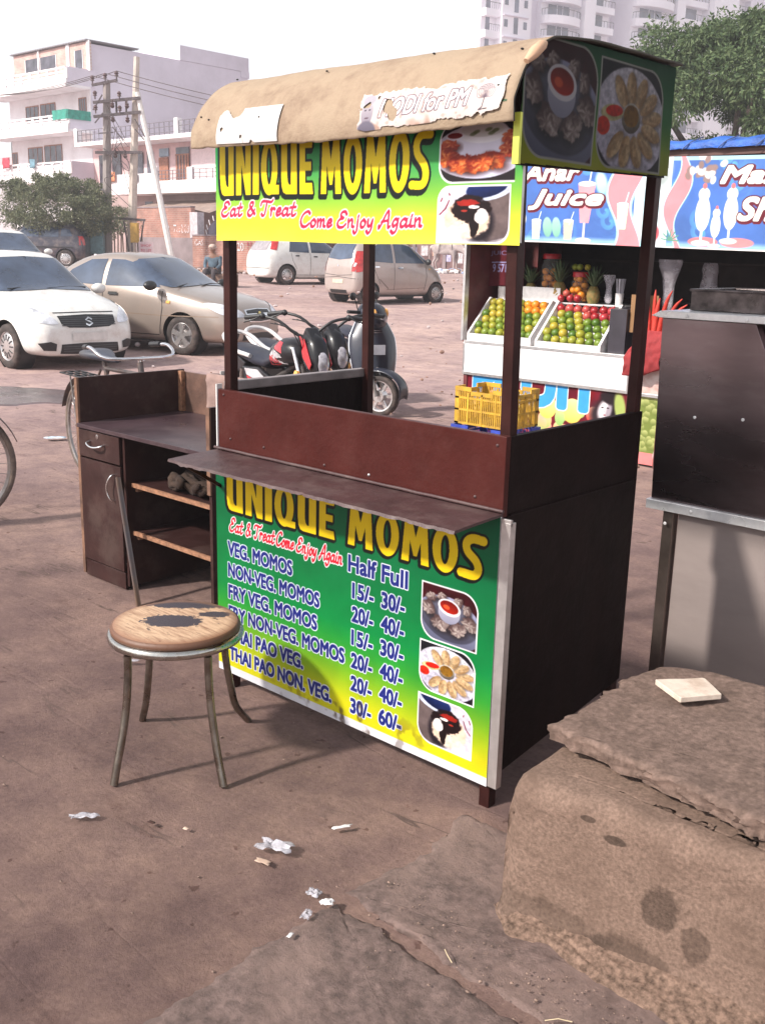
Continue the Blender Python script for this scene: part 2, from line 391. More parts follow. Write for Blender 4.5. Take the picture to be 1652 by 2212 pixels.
def leaf_shape(cv, u0, v0, u1, v1, r, corners='ac'):
    """rectangle with some corners rounded: a=top right, c=bottom left, b=top left, d=bottom right"""
    x = np.clip(cv.U, u0, u1); y = np.clip(cv.V, v0, v1); M = (cv.U >= u0) & (cv.U <= u1) & (cv.V >= v0) & (cv.V <= v1)
    for c, (cx, cy, sx, sy) in dict(a=(u1-r, v1-r, 1, 1), c=(u0+r, v0+r, -1, -1), b=(u0+r, v1-r, -1, 1), d=(u1-r, v0+r, 1, -1)).items():
        if c in corners: M &= ~(((cv.U-cx)*sx > 0) & ((cv.V-cy)*sy > 0) & (np.hypot(cv.U-cx, cv.V-cy) > r))
    return M
def dumpling(cv, c, r, base, dark, lite, rot=0, k=9, seed=0, sq=.8):
    cv.ell((c[0]+r*.15, c[1]-r*.25), (r*1.1, r*.75), rot, [q*.35 for q in dark], soft=.8, op=.8)
    sl = cv.box(c[0]-r*1.2, c[1]-r*1.2, c[0]+r*1.2, c[1]+r*1.2); u = cv.U[sl]-c[0]; v = cv.V[sl]-c[1]; nz = cv.noise(16, int(seed*7)+3)[sl]; n2 = cv.noise(45, int(seed*5)+9)[sl]
    cs, sn = math.cos(rot), math.sin(rot); x = (u*cs+v*sn)/r; y = (-u*sn+v*cs)/(r*sq); d = np.hypot(x, y)+.3*(nz-.5); ox, oy = .25*math.cos(seed*2.1), .3+.2*math.sin(seed); a = np.arctan2(y-oy, x-ox)+1.4*(nz-.5)+.5*d
    pl = .5+.5*np.sin(a*(k-3)+seed)*np.clip(np.hypot(x-ox, y-oy)*2, 0, 1); t = np.clip(.45+.4*y-.35*x*.5-.4*(d-.5)+.55*(pl-.5)*np.clip(1.3-d, 0, 1)+.35*(n2-.5), 0, 1)[..., None]
    col = np.asarray(dark)*(1-t)+np.asarray(base)*t; hl = np.clip((pl-.6)*2.2*(1.1-d)*(y+.4), 0, 1)[..., None]; col = col*(1-hl)+np.asarray(lite)*hl
    m = np.clip((1-d+.10*np.sin(a*(k-3)+seed))/.14+.5, 0, 1)[..., None]; cv.A[sl] = cv.A[sl]*(1-m)+col*m
def pic_steamed():
    c = Canvas(1, 1, 1/130, 2, (.24, .05, .08)); n = c.noise(8, 1); c.A *= (.7+.6*n)[..., None]
    c.ell((.5, .38), (.62, .47), -.18, (.36, .37, .47), (.68, .69, .83), soft=.03); c.ell((.5, .42), (.53, .38), -.18, (.25, .25, .32), (.42, .42, .5), soft=.06)
    for i, (x, y, r) in enumerate([(.16,.78,.1),(.36,.83,.09),(.66,.8,.1),(.82,.7,.1),(.12,.56,.14),(.88,.46,.15),(.34,.33,.17),(.66,.3,.16)]):
        dumpling(c, (x, y), r, (.78,.72,.7), (.33,.24,.24), (.97,.94,.9), rot=.5*i, k=8, seed=i)
    c.ell((.5, .56), (.2, .2), 0, (.6,.6,.7), (.8,.8,.86), soft=.05); c.ell((.5, .66), (.21, .15), -.2, (.93,.92,.95), soft=.05)
    c.ell((.5, .67), (.17, .11), -.2, (.75,.12,.05), (.45,.06,.04), soft=.06); c.ell((.45, .66), (.06, .04), -.2, (.92,.35,.18), soft=.4)
    return c
def pic_fan():
    c = Canvas(1, 1, 1/130, 2, (.1, .09, .12)); c.ell((.5, .46), (.58, .52), -.3, (.78,.76,.86), (.93,.92,.97), soft=.03)
    for k in range(13):
        a = 2*PI*k/13+.2
        if 2.6 < a % (2*PI) < 3.6: continue
        r = .33; x, y = .5+r*math.cos(a)*1.05, .47+r*math.sin(a)*.95
        c.ell((x+.01, y-.02), (.17, .085), a, (.45,.38,.33), soft=.5, op=.7); c.ell((x, y), (.165, .08), a, (.66,.5,.33), (.9,.78,.6), soft=.12)
        for q in (-.035, .03): c.ell((x-q*math.sin(a), y+q*math.cos(a)), (.11, .014), a+q*6, (.92,.8,.64), soft=.9, op=.4)
    c.ell((.5, .5), (.15, .15), 0, (.35,.3,.26), (.85,.83,.8), soft=.05); c.ell((.5, .52), (.12, .11), 0, (.6,.42,.12), (.5,.33,.08), soft=.08)
    c.ell((.2, .52), (.17, .08), .1, (.85,.82,.6), soft=.08); c.ell((.23, .54), (.13, .055), .1, (.92,.12,.06), soft=.1); c.ell((.08, .38), (.1, .09), 0, (.88,.16,.08), soft=.1)
    c.A *= (.72+.5*c.noise(26, 6))[..., None]; return c
def pic_bun():
    c = Canvas(1, 1, 1/130, 2, (.86, .85, .9)); c.put(c.poly_mask([(0,.1),(0,1),(.55,1),(.45,.1),(.3,0)]), (.36,.31,.33)); c.ell((.2,.5), (.28,.5), .1, (.42,.36,.36), soft=.5)
    c.ell((.28, .95), (.36, .2), -.3, (.85,.88,.97), soft=.05); c.ell((.32, .96), (.3, .16), -.3, (.04,.08,.24), (.12,.22,.5), soft=.08)
    c.ell((.42, .35), (.22, .36), 0, (.14,.11,.14), soft=.3); nz = c.noise(9, 31)-.5; n2 = c.noise(30, 32)-.5; W_ = lambda cx, cy, rx, ry, k=.5: np.clip((1-(np.hypot((c.U-cx)/rx, (c.V-cy)/ry)+k*nz+.12*n2))*9, 0, 1); ALL = (slice(None), slice(None))
    c.comp(ALL, W_(.58, .42, .34, .37, .2), (.93, .82, .73)); c.comp(ALL, W_(.66, .22, .2, .16, .2), (.97, .9, .84), .8); c.comp(ALL, W_(.52, .58, .29, .25, .6), (.11, .05, .065)); c.comp(ALL, W_(.48, .32, .07, .24, .5), (.10, .05, .06)); c.comp(ALL, W_(.38, .46, .1, .13, .6), (.96, .93, .93))
    c.comp(ALL, W_(.56, .70, .17, .06, .9), (.62, .12, .09)); c.comp(ALL, W_(.5, .63, .08, .035, .8), (1, .96, .95)); c.comp(ALL, W_(.62, .56, .05, .02, .8), (.7, .2, .15))
    for P in ([(.85,.75),(.9,.6),(.98,.5)], [(.84,.85),(.85,.88)], [(.95,.8),(.97,.74)]): c.put(c.stroke_mask(P, .02), (.55,.08,.2))
    A = c.noise(12, 5); c.A *= (.85+.3*A)[..., None]; return c
def pic_fried():
    c = Canvas(1, 1, 1/130, 2, (.13, .1, .12)); c.ell((.52, .5), (.62, .46), 0, (.83,.83,.93), (.72,.7,.78), soft=.02); c.ell((.5, .56), (.46, .3), 0, (.8,.78,.88), (.88,.87,.94), soft=.2)
    c.ell((.56, .83), (.34, .19), 0, (.93,.92,.96), (.7,.67,.72), soft=.05); c.ell((.56, .86), (.28, .12), 0, (.76,.74,.75), soft=.1)
    for x, y in ((.44,.8),(.48,.83),(.68,.8),(.73,.84),(.64,.86)): c.ell((x, y), (.05, .03), .4, (.35,.38,.25), soft=.5, op=.8)
    c.ell((.19, .78), (.12, .07), 0, (.85,.84,.9), soft=.1); c.ell((.19, .79), (.1, .05), 0, (.45,.05,.08), soft=.15)
    for i, (x, y, r, b) in enumerate([(.12,.62,.13,0),(.95,.72,.13,0),(.92,.52,.14,0),(.1,.42,.17,1),(.72,.35,.17,1),(.3,.3,.19,1),(.53,.3,.18,1)]):
        dumpling(c, (x, y), r, (.95,.5,.22) if b else (.85,.42,.25), (.5,.1,.05), (1,.85,.6), rot=.6*i, k=8, seed=i*1.7, sq=.85)
    return c
PICS = {}
def picture(k):
    if k not in PICS: PICS[k] = {'steamed': pic_steamed, 'fan': pic_fan, 'bun': pic_bun, 'fried': pic_fried}[k]()
    return PICS[k]
def ramp(cv, stops):
    z = [a for a, b in stops]; cols = np.array([b for a, b in stops], float)
    for i in range(3): cv.A[..., i] = np.interp(cv.V, z, cols[:, i])
YEL = (.98, .86, .08)
def menu_print():
    c = Canvas(1.277, .852, .0017, 2); ramp(c, [(.0,(.86,.84,.1)),(.08,(.85,.83,.09)),(.17,(.55,.73,.12)),(.27,(.2,.62,.2)),(.36,(.03,.53,.25)),(.85,(.0,.36,.24))])
    c.put(c.V < .03, (.9,.9,.93)); X = lambda x: x+1.277; Z = lambda z: z-.083
    M = heavy_word(c, 'UNIQUE', X(-1.215), Z(.722), .555, .14) | heavy_word(c, 'MOMOS', X(-.6), Z(.722), .548, .137)
    B = c.dilate(M, .0075); c.put(B | c.shift(B, -.005, -.004), (.05,.07,.06)); c.put(M, (.98,.83,.08))
    M = script(c, 'Eat & Treat', X(-1.203), Z(.645), .245, .05, .0105) | script(c, 'Come Enjoy Again', X(-.95), Z(.645), .325, .05, .0105)
    c.put(c.dilate(M, .0035), (.95,.93,.95)); c.put(M, (.85,.12,.2))
    NV = (.13,.17,.5); M = np.zeros((c.H, c.W), bool)
    for t, x1, z in (('VEG. MOMOS',-.867,.552),('NON-VEG. MOMOS',-.731,.469),('FRY VEG. MOMOS',-.742,.385),('FRY NON-VEG. MOMOS',-.609,.303),('THAI PAO VEG.',-.81,.221),('THAI PAO NON. VEG.',-.669,.14)):
        M |= c.text_mask(t, X(-1.211), Z(z), x1+1.211, .05, .055, ref='H')
    for t, x, w in (('Half', -.594, .122), ('Full', -.446, .106)): M |= c.text_mask(t, X(x), Z(.632), w, .054, .055, ref='H')
    for k, (a, b) in enumerate((('15/-','30/-'),('20/-','40/-'),('15/-','30/-'),('20/-','40/-'),('20/-','40/-'),('30/-','60/-'))):
        M |= c.text_mask(a, X(-.574), Z(.545-.0816*k), .092, .05, .055, ref='H') | c.text_mask(b, X(-.444), Z(.545-.0808*k), .095, .05, .055, ref='H')
    c.put(c.dilate(M, .0034), (.88,.9,.97)); c.put(M, NV)
    for k, z0, z1, fl in (('steamed', .5, .671, 0), ('fan', .327, .482, 0), ('bun', .15, .304, 0)):
        o = leaf_shape(c, X(-.281), Z(z0-.005), X(-.061), Z(z1+.005), .06); c.put(o, (.95,.95,.97))
        i = leaf_shape(c, X(-.276), Z(z0), X(-.066), Z(z1), .056); c.paste(picture(k), X(-.276), Z(z0), .21, z1-z0, i, fl)
    n = c.noise(22, 3); s_ = np.clip((n-.62)*9, 0, 1)*np.clip((.14-c.V)*14, 0, 1)*np.clip(1-abs(c.U-.7)*2.2, 0, 1); c.comp((slice(None), slice(None)), s_, (.3,.22,.18), .75)
    c.A *= .84*(.92+.16*c.noise(5, 9))[..., None]; return c
def banner_print():
    c = Canvas(1.262, .322, .0019, 2); X = lambda x: x+1.256; Z = lambda z: z-1.672
    ramp(c, [(0,(.95,.93,.3)),(.06,(.85,.88,.22)),(.13,(.55,.78,.25)),(.2,(.3,.66,.32)),(.33,(.02,.5,.27))])
    M = heavy_word(c, 'UNIQUE', X(-1.231), Z(1.818), .45, .165) | heavy_word(c, 'MOMOS', X(-.747), Z(1.818), .44, .165)
    B = c.dilate(M, .0075); c.put(B | c.shift(B, -.004, -.009), (.06,.09,.08)); c.put(M, YEL)
    M = script(c, 'Eat & Treat', X(-1.228), Z(1.752), .37, .046, .0115) | script(c, 'Come Enjoy Again', X(-.842), Z(1.72), .515, .046, .0115)
    c.put(c.dilate(M, .004), (.97,.9,.93)); c.put(M, (.86,.14,.3))
    o = leaf_shape(c, X(-.276), Z(1.833), X(-.02), Z(1.99), .05, 'cb') | (leaf_shape(c, X(-.276), Z(1.675), X(-.03), Z(1.828), .04, 'bd')); c.put(o, (.95,.95,.97))
    c.paste(picture('fried'), X(-.271), Z(1.838), .251, .15, leaf_shape(c, X(-.271), Z(1.838), X(-.02), Z(1.988), .046, 'cb'))
    c.paste(picture('bun'), X(-.271), Z(1.68), .238, .145, leaf_shape(c, X(-.271), Z(1.68), X(-.034), Z(1.824), .04, 'bd'), True)
    c.A *= .9*(.95+.1*c.noise(6, 4))[..., None]; return c
def side_print():
    c = Canvas(.80, .345, .0022, 2); Y = lambda y: y+.035; Z = lambda z: z-1.878
    ramp(c, [(0,(.75,.76,.1)),(.08,(.6,.7,.12)),(.17,(.15,.5,.2)),(.35,(.0,.3,.16))])
    for k, a, b, z0, z1 in (('steamed', -.022, .315, 1.903, 2.19), ('fan', .338, .695, 1.905, 2.18)):
        c.put(leaf_shape(c, Y(a-.007), Z(z0-.006), Y(b+.007), Z(z1+.006), .09), (.75,.75,.72))
        c.paste(picture(k), Y(a), Z(z0), b-a, z1-z0, leaf_shape(c, Y(a), Z(z0), Y(b), Z(z1), .085))
    c.A *= .5; return c  # whole print darkened: the shade on this side is put into its colours
# ------------------------------------------------------------------ terrain
VD = Vector((-0.6709, 0.7416)); CAMXY = Vector((1.623, -2.302))
_gx = [0, 13, 16, 27, 34, 49, 60, 75]; _gz = [0, 0, .03, .34, .53, .78, .95, 1.0]
def depth(x, y): return (x-CAMXY.x)*VD.x+(y-CAMXY.y)*VD.y
def gz(x, y): return float(np.interp(depth(x, y), _gx, _gz))
def ground_material():
    m = bpy.data.materials.new('dusty_ground'); m.use_nodes = True; n = m.node_tree.nodes; l = m.node_tree.links; b = n['Principled BSDF']
    tc = n.new('ShaderNodeTexCoord')
    def noise(sc, det=6, ro=.6, st=None):
        k = n.new('ShaderNodeTexNoise'); k.inputs['Scale'].default_value = sc; k.inputs['Detail'].default_value = det; k.inputs['Roughness'].default_value = ro
        if st:
            mp = n.new('ShaderNodeMapping'); mp.inputs['Scale'].default_value = st; mp.inputs['Rotation'].default_value = (0, 0, -.25); l.new(tc.outputs['Object'], mp.inputs[0]); l.new(mp.outputs[0], k.inputs['Vector'])
        else: l.new(tc.outputs['Object'], k.inputs['Vector'])
        return k
    def ramp_(src, p0, p1, c0, c1):
        r = n.new('ShaderNodeValToRGB'); r.color_ramp.elements[0].position = p0; r.color_ramp.elements[1].position = p1
        r.color_ramp.elements[0].color = (*c0, 1); r.color_ramp.elements[1].color = (*c1, 1); l.new(src, r.inputs[0]); return r.outputs[0]
    def mix(f, a, c, mode='MIX', fac=None):
        x = n.new('ShaderNodeMixRGB'); x.blend_type = mode
        if fac is not None: x.inputs[0].default_value = fac
        else: l.new(f, x.inputs[0])
        l.new(a, x.inputs[1]); l.new(c, x.inputs[2]) if not isinstance(c, tuple) else setattr(x.inputs[2], 'default_value', (*c, 1)); return x.outputs[0]
    # trampled damp dirt round the stalls, pale dry dust further out on the open lot
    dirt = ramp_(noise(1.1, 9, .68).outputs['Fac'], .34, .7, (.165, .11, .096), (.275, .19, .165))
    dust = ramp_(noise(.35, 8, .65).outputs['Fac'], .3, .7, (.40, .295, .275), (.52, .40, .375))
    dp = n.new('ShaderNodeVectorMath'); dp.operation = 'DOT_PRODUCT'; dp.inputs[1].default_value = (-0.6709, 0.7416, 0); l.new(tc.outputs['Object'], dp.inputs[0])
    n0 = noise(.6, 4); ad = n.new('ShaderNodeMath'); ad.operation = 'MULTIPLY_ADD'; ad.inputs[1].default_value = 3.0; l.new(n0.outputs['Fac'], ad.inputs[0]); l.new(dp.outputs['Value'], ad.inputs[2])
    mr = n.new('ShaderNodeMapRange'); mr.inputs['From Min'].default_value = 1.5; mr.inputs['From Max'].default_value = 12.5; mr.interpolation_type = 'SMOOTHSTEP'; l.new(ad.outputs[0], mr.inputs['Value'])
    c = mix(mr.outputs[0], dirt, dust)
    fine = ramp_(noise(60, 10, .85).outputs['Fac'], .3, .7, (.6, .58, .58), (1.3, 1.3, 1.3)); c = mix(None, c, fine, 'MULTIPLY', .8)
    patch = ramp_(noise(3.2, 10, .8).outputs['Fac'], .42, .62, (.78, .74, .77), (1.14, 1.1, 1.05)); c = mix(None, c, patch, 'MULTIPLY', .9)
    big = ramp_(noise(.55, 5, .7).outputs['Fac'], .42, .6, (.84, .82, .86), (1.1, 1.08, 1.05)); c = mix(None, c, big, 'MULTIPLY', .9)
    sp_ = ramp_(noise(17, 3, .5).outputs['Fac'], .68, .71, (1, 1, 1), (.5, .42, .4)); c = mix(None, c, sp_, 'MULTIPLY', .8)
    stain = ramp_(noise(2.2, 10, .75, (1, 2.2, 1)).outputs['Fac'], .56, .66, (1, 1, 1), (.68, .63, .63)); c = mix(None, c, stain, 'MULTIPLY', .8)
    mg0 = noise(1.3, 4, .55, (.5, 3.0, 1)); k0 = ramp_(mg0.outputs['Fac'], .500, .507, (1, 1, 1), (0, 0, 0)); k1 = ramp_(mg0.outputs['Fac'], .488, .496, (0, 0, 0), (1, 1, 1)); kk = mix(None, k0, k1, 'MULTIPLY', 1.0)
    gate = ramp_(noise(2.0, 2).outputs['Fac'], .5, .6, (0, 0, 0), (1, 1, 1)); kk = mix(None, kk, gate, 'MULTIPLY', 1.0); c = mix(kk, c, (.12, .08, .07))
    l.new(c, b.inputs['Base Color']); b.inputs['Roughness'].default_value = .93; b.inputs['Specular IOR Level'].default_value = .25
    h = noise(120, 14, .85); h2 = noise(7, 10, .75); s_ = n.new('ShaderNodeMath'); s_.operation = 'MULTIPLY_ADD'; s_.inputs[1].default_value = 1.2; l.new(h2.outputs['Fac'], s_.inputs[0]); l.new(h.outputs['Fac'], s_.inputs[2])
    # long shallow creases in the packed earth
    mg = noise(.9, 3, .5, (.6, 3.2, 1)); cr = ramp_(mg.outputs['Fac'], .495, .51, (1, 1, 1), (0, 0, 0)); cr2 = ramp_(mg.outputs['Fac'], .475, .49, (0, 0, 0), (1, 1, 1))
    s2 = n.new('ShaderNodeMath'); s2.operation = 'MULTIPLY_ADD'; s2.inputs[1].default_value = -.14; l.new(mix(None, cr, cr2, 'MULTIPLY', 1.0), s2.inputs[0]); l.new(s_.outputs[0], s2.inputs[2])
    bp = n.new('ShaderNodeBump'); bp.inputs['Strength'].default_value = .8; bp.inputs['Distance'].default_value = .0085; l.new(s2.outputs[0], bp.inputs['Height']); l.new(bp.outputs[0], b.inputs['Normal'])
    return m
RTV = Vector((VD.y, -VD.x))
def ground_z(x, y):
    q = depth(x, y); near = max(0, 1-max(0, q-5)/25)
    return float(np.interp(q, _gx, _gz))+(.012*hnoise(x*1.3, y*1.3)+.006*hnoise(x*4, y*4, 3))*near + .05*hnoise(x*.25, y*.25, 9)*min(1, max(0, q-9)/10)
def build_ground():
    ps = [-260, -160, -120, -80, -60]+list(np.arange(-50, -8, 2.0))+list(np.arange(-8, 4.01, .08))+list(np.arange(4.3, 12, .6))+[14, 20, 30, 50, 80, 140, 220]
    qs = [-60, -20, -8]+list(np.arange(-4, 7, .08))+list(np.arange(7, 60, .5))+[65, 70, 80, 100, 140, 200, 280]
    RT = Vector((VD.y, -VD.x)); mb = MB(); P = []
    for q in qs:
        row = []
        for p in ps:
            x = CAMXY.x+RT.x*p+VD.x*q; y = CAMXY.y+RT.y*p+VD.y*q; z = ground_z(x, y)
            row.append((x, y, z))
        P.append(row)
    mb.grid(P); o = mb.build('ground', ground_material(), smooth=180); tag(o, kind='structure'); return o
build_ground()
# ------------------------------------------------------------------ materials shared below
paint = mat('maroon_paint', (.055, .0115, .0095), .38, spec=.14, var=.12, scale=5, bump=.12, bscale=18, rvar=.1, dirt=(.085, .03, .026), damt=.4, dscale=6)
paint_dk = mat('dark_brown_paint', (.009, .004, .0038), .5, spec=.07, var=.2, scale=4, bump=.12, bscale=14, rvar=.12, dirt=(.022, .013, .012), damt=.4)
paint_shelf = mat('dusty_maroon_shelf', (.055, .025, .026), .5, var=.15, scale=7, bump=.2, bscale=30, dirt=(.11, .07, .066), damt=.7, dscale=8, rvar=.15)
post_m = mat('post_paint', (.03, .009, .008), .4, spec=.15, var=.2, scale=9, bump=.1, bscale=40)
alu = mat('aluminium_strip', (.62, .6, .6), .35, .8, var=.08, scale=20)
white_m = mat('dirty_white', (.72, .7, .7), .5, var=.06, scale=10, dirt=(.45, .38, .36), damt=.5, dscale=12)
tan = mat('weathered_tan_sheet', (.33, .245, .17), .8, var=.08, scale=5, bump=.35, bscale=30, dirt=(.19, .125, .085), damt=.8, dscale=5)
black_m = mat('black_plastic', (.02, .02, .022), .45, var=.2)
# ------------------------------------------------------------------ the momo stall
def momo_stall():
    st = empty('food_stall', (0, 0, 0), 0, 'brown momo stall with green menu board, arched tan roof and two picture signs', 'food stall')
    w, d = 1.268, .767
    m = MB(); m.box(-w, 0, 0, .022, .925, 1.158); m.build('front_board', paint, st, bevel=.002)
    m = MB(); m.box(-w+.01, -.03, .003, .02, .1, .925); m.build('lower_board', paint_dk, st)
    m = MB(); m.X = None
    m.add([(0,.022,.1),(-.02,.022,.1),(-.02,d,.2),(0,d,.2),(0,.022,1.156),(-.02,.022,1.156),(-.02,d,1.156),(0,d,1.156)], [(0,1,2,3),(7,6,5,4),(0,3,7,4),(1,5,6,2),(0,4,5,1),(3,2,6,7)])
    m.box(.0, .006, .03, d-.01, .925, .931); m.build('side_board', paint_dk, st, bevel=.0015)
    m = MB(); m.box(-w, -w+.02, .022, d-.03, .12, 1.150); m.build('side_board', paint_dk, st, bevel=.0015)
    m = MB(); m.box(-w-.004, -w+.03, .03, d-.02, 1.151, 1.185); m.build('side_capping', mat('grey_capping', (.2, .17, .17), .4, var=.2), st, bevel=.004)
    m = MB(); m.box(-w-.006, -w-.001, -.005, .02, .095, 1.175); m.build('edge_strip', white_m, st)
    m = MB(); m.box(.001, .034, -.006, .02, .085, .915); m.box(-.2, .034, -.0055, .004, .905, .925); m.build('corner_strip', alu, st, bevel=.001)
    for x, y, z0, xt, yt in ((-w+.024, .042, 1.1, -w+.026, .044), (-.02, .04, 1.0, -.046, .044), (-.026, d-.02, .9, -.012, d-.034), (-w+.042, d-.02, .2, -w+.024, d-.02)):
        m = MB(); m.bar((x, y, z0), (xt, yt, 2.15 if y < .1 else 2.19), .035, .035, up=(0, 1, 0)); m.build('post', post_m, st, bevel=.002)
    for x, y, h in ((-w+.02, .04, .12), (-.02, .03, .12), (-.02, d-.03, .23), (-w+.02, d-.03, .2)):
        m = MB(); m.box(x-.02, x+.018, y-.018, y+.018, -.005, h); m.build('leg', post_m, st, bevel=.002)
    # shelf with its bent, chipped edge
    P = []; N = 90
    for i in range(N+1):
        x = -w-.004+(w+.008)*i/N; e = .0035*hnoise(x*14, 1)+.002*hnoise(x*50, 3)
        P.append([(x, -.004, .938), (x, -.06, .937+.002*hnoise(x*6, 5)), (x, -.14, .934+.003*hnoise(x*7, 7)), (x, -.222+e, .929+e*.8), (x, -.226+e*2, .920+e*1.5), (x, -.221+e, .9205), (x, -.14, .926), (x, -.004, .931)])
    m = MB(); m.grid(P); m.f += [tuple(range(7, -1, -1)), tuple(N*8+k for k in range(8))]; m.m += [0, 0]; sh = m.build('shelf', paint_shelf, st, smooth=40)
    m = MB(); m.tube([(-w-.012+i*.0644, -.009, .946+.0015*hnoise(i*.9, 2)) for i in range(21)], .0055, 8); m.build('hinge_rod', paint_shelf, st, smooth=60)
    m = MB(); m.bar((-w+.015, -.2, .925), (-w+.015, .0, .8), .012); m.build('bracket', post_m, st)
    for x, z in ((-1.2, .985), (-1.02, .98), (-.72, .965), (-.52, .965), (-.1, .97), (-1.235, 1.14), (-.03, 1.13)):
        m = MB(); m.lathe([(0, -.004), (.004, -.003), (.005, 0)], (x, 0, z), 'y', 8); m.build('screw', alu if x == -.52 else paint_shelf, st, smooth=60)
    # signs
    c = menu_print(); c.to_object('menu_board', lambda u, v: (u-1.277, -.0085+.003*np.sin(u*5)*np.sin(v*4)*0, v+.083), st, rough=.4)
    m = MB(); m.box(-1.275, -.002, -.008, .0, .083, .93); m.build('menu_backing', white_m, st)
    c = banner_print(); c.to_object('banner', lambda u, v: (u-1.256, -.004-.006*np.sin(u*9)*(1-v/.32)*.8, v+1.672+.002*np.sin(u*7)), st, rough=.4)
    m = MB(); m.box(-1.25, .0, .003, .018, 1.68, 1.99); m.build('banner_backing', white_m, st)
    m = MB(); m.grid([[(x, -.012-.004*math.sin(x*30), 1.974+.016*(x+.5)/.5), (x, -.01, 2.045)] for x in np.linspace(-.51, -.03, 30)]); m.build('paper_strip', white_m, st)
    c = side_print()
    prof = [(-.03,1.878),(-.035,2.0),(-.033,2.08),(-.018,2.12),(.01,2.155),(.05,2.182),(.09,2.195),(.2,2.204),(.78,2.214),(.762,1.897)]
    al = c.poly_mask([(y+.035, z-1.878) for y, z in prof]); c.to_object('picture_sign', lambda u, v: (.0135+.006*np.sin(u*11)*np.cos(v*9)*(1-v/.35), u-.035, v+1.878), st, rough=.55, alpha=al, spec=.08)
    m = MB(); m.prism([(y, z-.004) for y, z in prof][::-1], 'x', .0, .006); m.build('sign_backing', paint_dk, st)
    m = MB(); m.box(.0, .02, -.046, -.036, 1.875, 2.0); m.build('sign_edge', mat('yellow_green_edge', (.55, .6, .08), .5), st)
    # roof sheet, arched over the front and nearly flat behind
    rp = [(-.085,1.972),(-.089,2.0),(-.082,2.04),(-.062,2.085),(-.03,2.127),(.005,2.158),(.05,2.186),(.1,2.201),(.25,2.214),(.5,2.222),(.778,2.225)]
    rr = [(p.x, p.y) for p in crom([(a, b, 0) for a, b in rp], 4)]
    P = []; NX = 70
    for i in range(NX+1):
        t = i/NX; x = -1.264+1.291*t; row = []
        for j, (y, z) in enumerate(rr):
            k = j/len(rr); sag = (.010*math.sin(t*PI)*-1 if j < 12 else 0)*max(0, 1-j/12); wv = .004*hnoise(x*5, y*5, 2)+.002*hnoise(x*20, y*10)
            e = (.004*hnoise(x*25, 7) if j == 0 else 0); row.append((x+(.006*hnoise(k*9, 4) if i in (0, NX) else 0), y-.012*(1-t)*(j < 16)*(1-j/16)+wv, z+sag+wv+e-.006*(1-t)))
        P.append(row)
    m = MB(); m.grid(P); o = m.build('roof_sheet', [tan, mat('dark_roof_edge', (.05, .045, .035), .8)], st, smooth=180)
    s_ = o.modifiers.new('thick', 'SOLIDIFY'); s_.thickness = .006; s_.offset = -1; s_.material_offset_rim = 1; s_.material_offset = 1
    m = MB(); m.grid([[(x, y-.004, z-.018) for y, z in rr[8:]] for x in np.linspace(-1.245, .004, 12)]); o = m.build('roof_underside', mat('green_board', (.03, .07, .03), .7), st); s2 = o.modifiers.new('t', 'SOLIDIFY'); s2.thickness = .008
    m = MB(); m.tube([(.028, -.045, 2.118), (.034, -.02, 2.142), (.034, .01, 2.162), (.028, .035, 2.172)], [.008, .016, .014, .006], 8); m.build('peeled_flap', mat('peeled_tan', (.6, .38, .25), .7), st, smooth=60)
    for x, j in ((-1.22, 26), (-1.235, 10), (-1.19, 9), (-.75, 22), (-.35, 24), (-.02, 20), (-.03, 10), (-1.2, 5)):
        y, z = rr[j]; m = MB(); m.ball((x, y-.003, z+.001), .0045, 8, sc=(1, 1, .6)); m.build('roof_nail', black_m, st, smooth=60)
    # torn posters glued on the arch
    L = [0.0]
    for a, b in zip(rr, rr[1:]): L.append(L[-1]+math.dist(a, b))
    def on_roof(x0, s0, off=.0045, tilt=0.0):
        def f(u, v):
            s_ = s0+v+tilt*u; y = np.interp(s_, L, [p[0] for p in rr]); z = np.interp(s_, L, [p[1] for p in rr]); t = (x0+u+1.264)/1.291
            ny = np.interp(s_, [0, .1, .25, .4], [-1, -.95, -.5, -.05]); nz = np.interp(s_, [0, .1, .25, .4], [.05, .35, .85, 1])
            return x0+u, y+ny*off-.012*(1-t)*np.clip(1-s_/.16, 0, 1)-.002, z+nz*off-.006*(1-t)-.010*np.sin(t*PI)*np.clip(1-s_/.12, 0, 1)+.002
        return f
    c = Canvas(.5, .1, .0016, 2, (.76, .72, .71)); n = c.noise(60, 2); n2 = c.noise(14, 8)
    c.comp((slice(None), slice(None)), np.clip((n2-.6)*8, 0, 1), (.6, .44, .36), .6)
    G_ = (.42, .36, .4); T = c.text_mask('MODI for PM', .08, .03, .31, .045, .02, .25); c.put(c.dilate(T, .0032) & ~T, G_); c.put(T, (.88, .85, .86)); c.comp((slice(None), slice(None)), np.clip((n-.66)*9, 0, 1), (.6, .5, .46), .5)
    for k in range(7):
        a = PI/2+(k-3)*.33; P = crom([(0, 0, 0), (.018, .012, 0), (.034, 0, 0), (.018, -.012, 0)], 6, True); pp = [(.44+p.x*math.cos(a)-p.y*math.sin(a), .045+p.x*math.sin(a)+p.y*math.cos(a)) for p in P]
        c.put(c.stroke_mask(pp+[pp[0]], .0016), G_)
    c.put(c.stroke_mask([(.44, .045), (.435, .02), (.425, .015), (.45, .016)], .003), (.3, .25, .28))
    c.ell((.035, .045), (.022, .032), 0, (.5, .47, .52), (.68, .65, .68), soft=.15); c.ell((.035, .078), (.024, .014), 0, (.62, .6, .64), soft=.2); c.ell((.035, .0), (.035, .025), 0, (.4, .38, .44), soft=.2)
    for q in (.027, .043): c.ell((q, .052), (.004, .002), 0, (.25, .22, .27), soft=.4)
    c.ell((.035, .032), (.008, .002), 0, (.35, .28, .33), soft=.4)
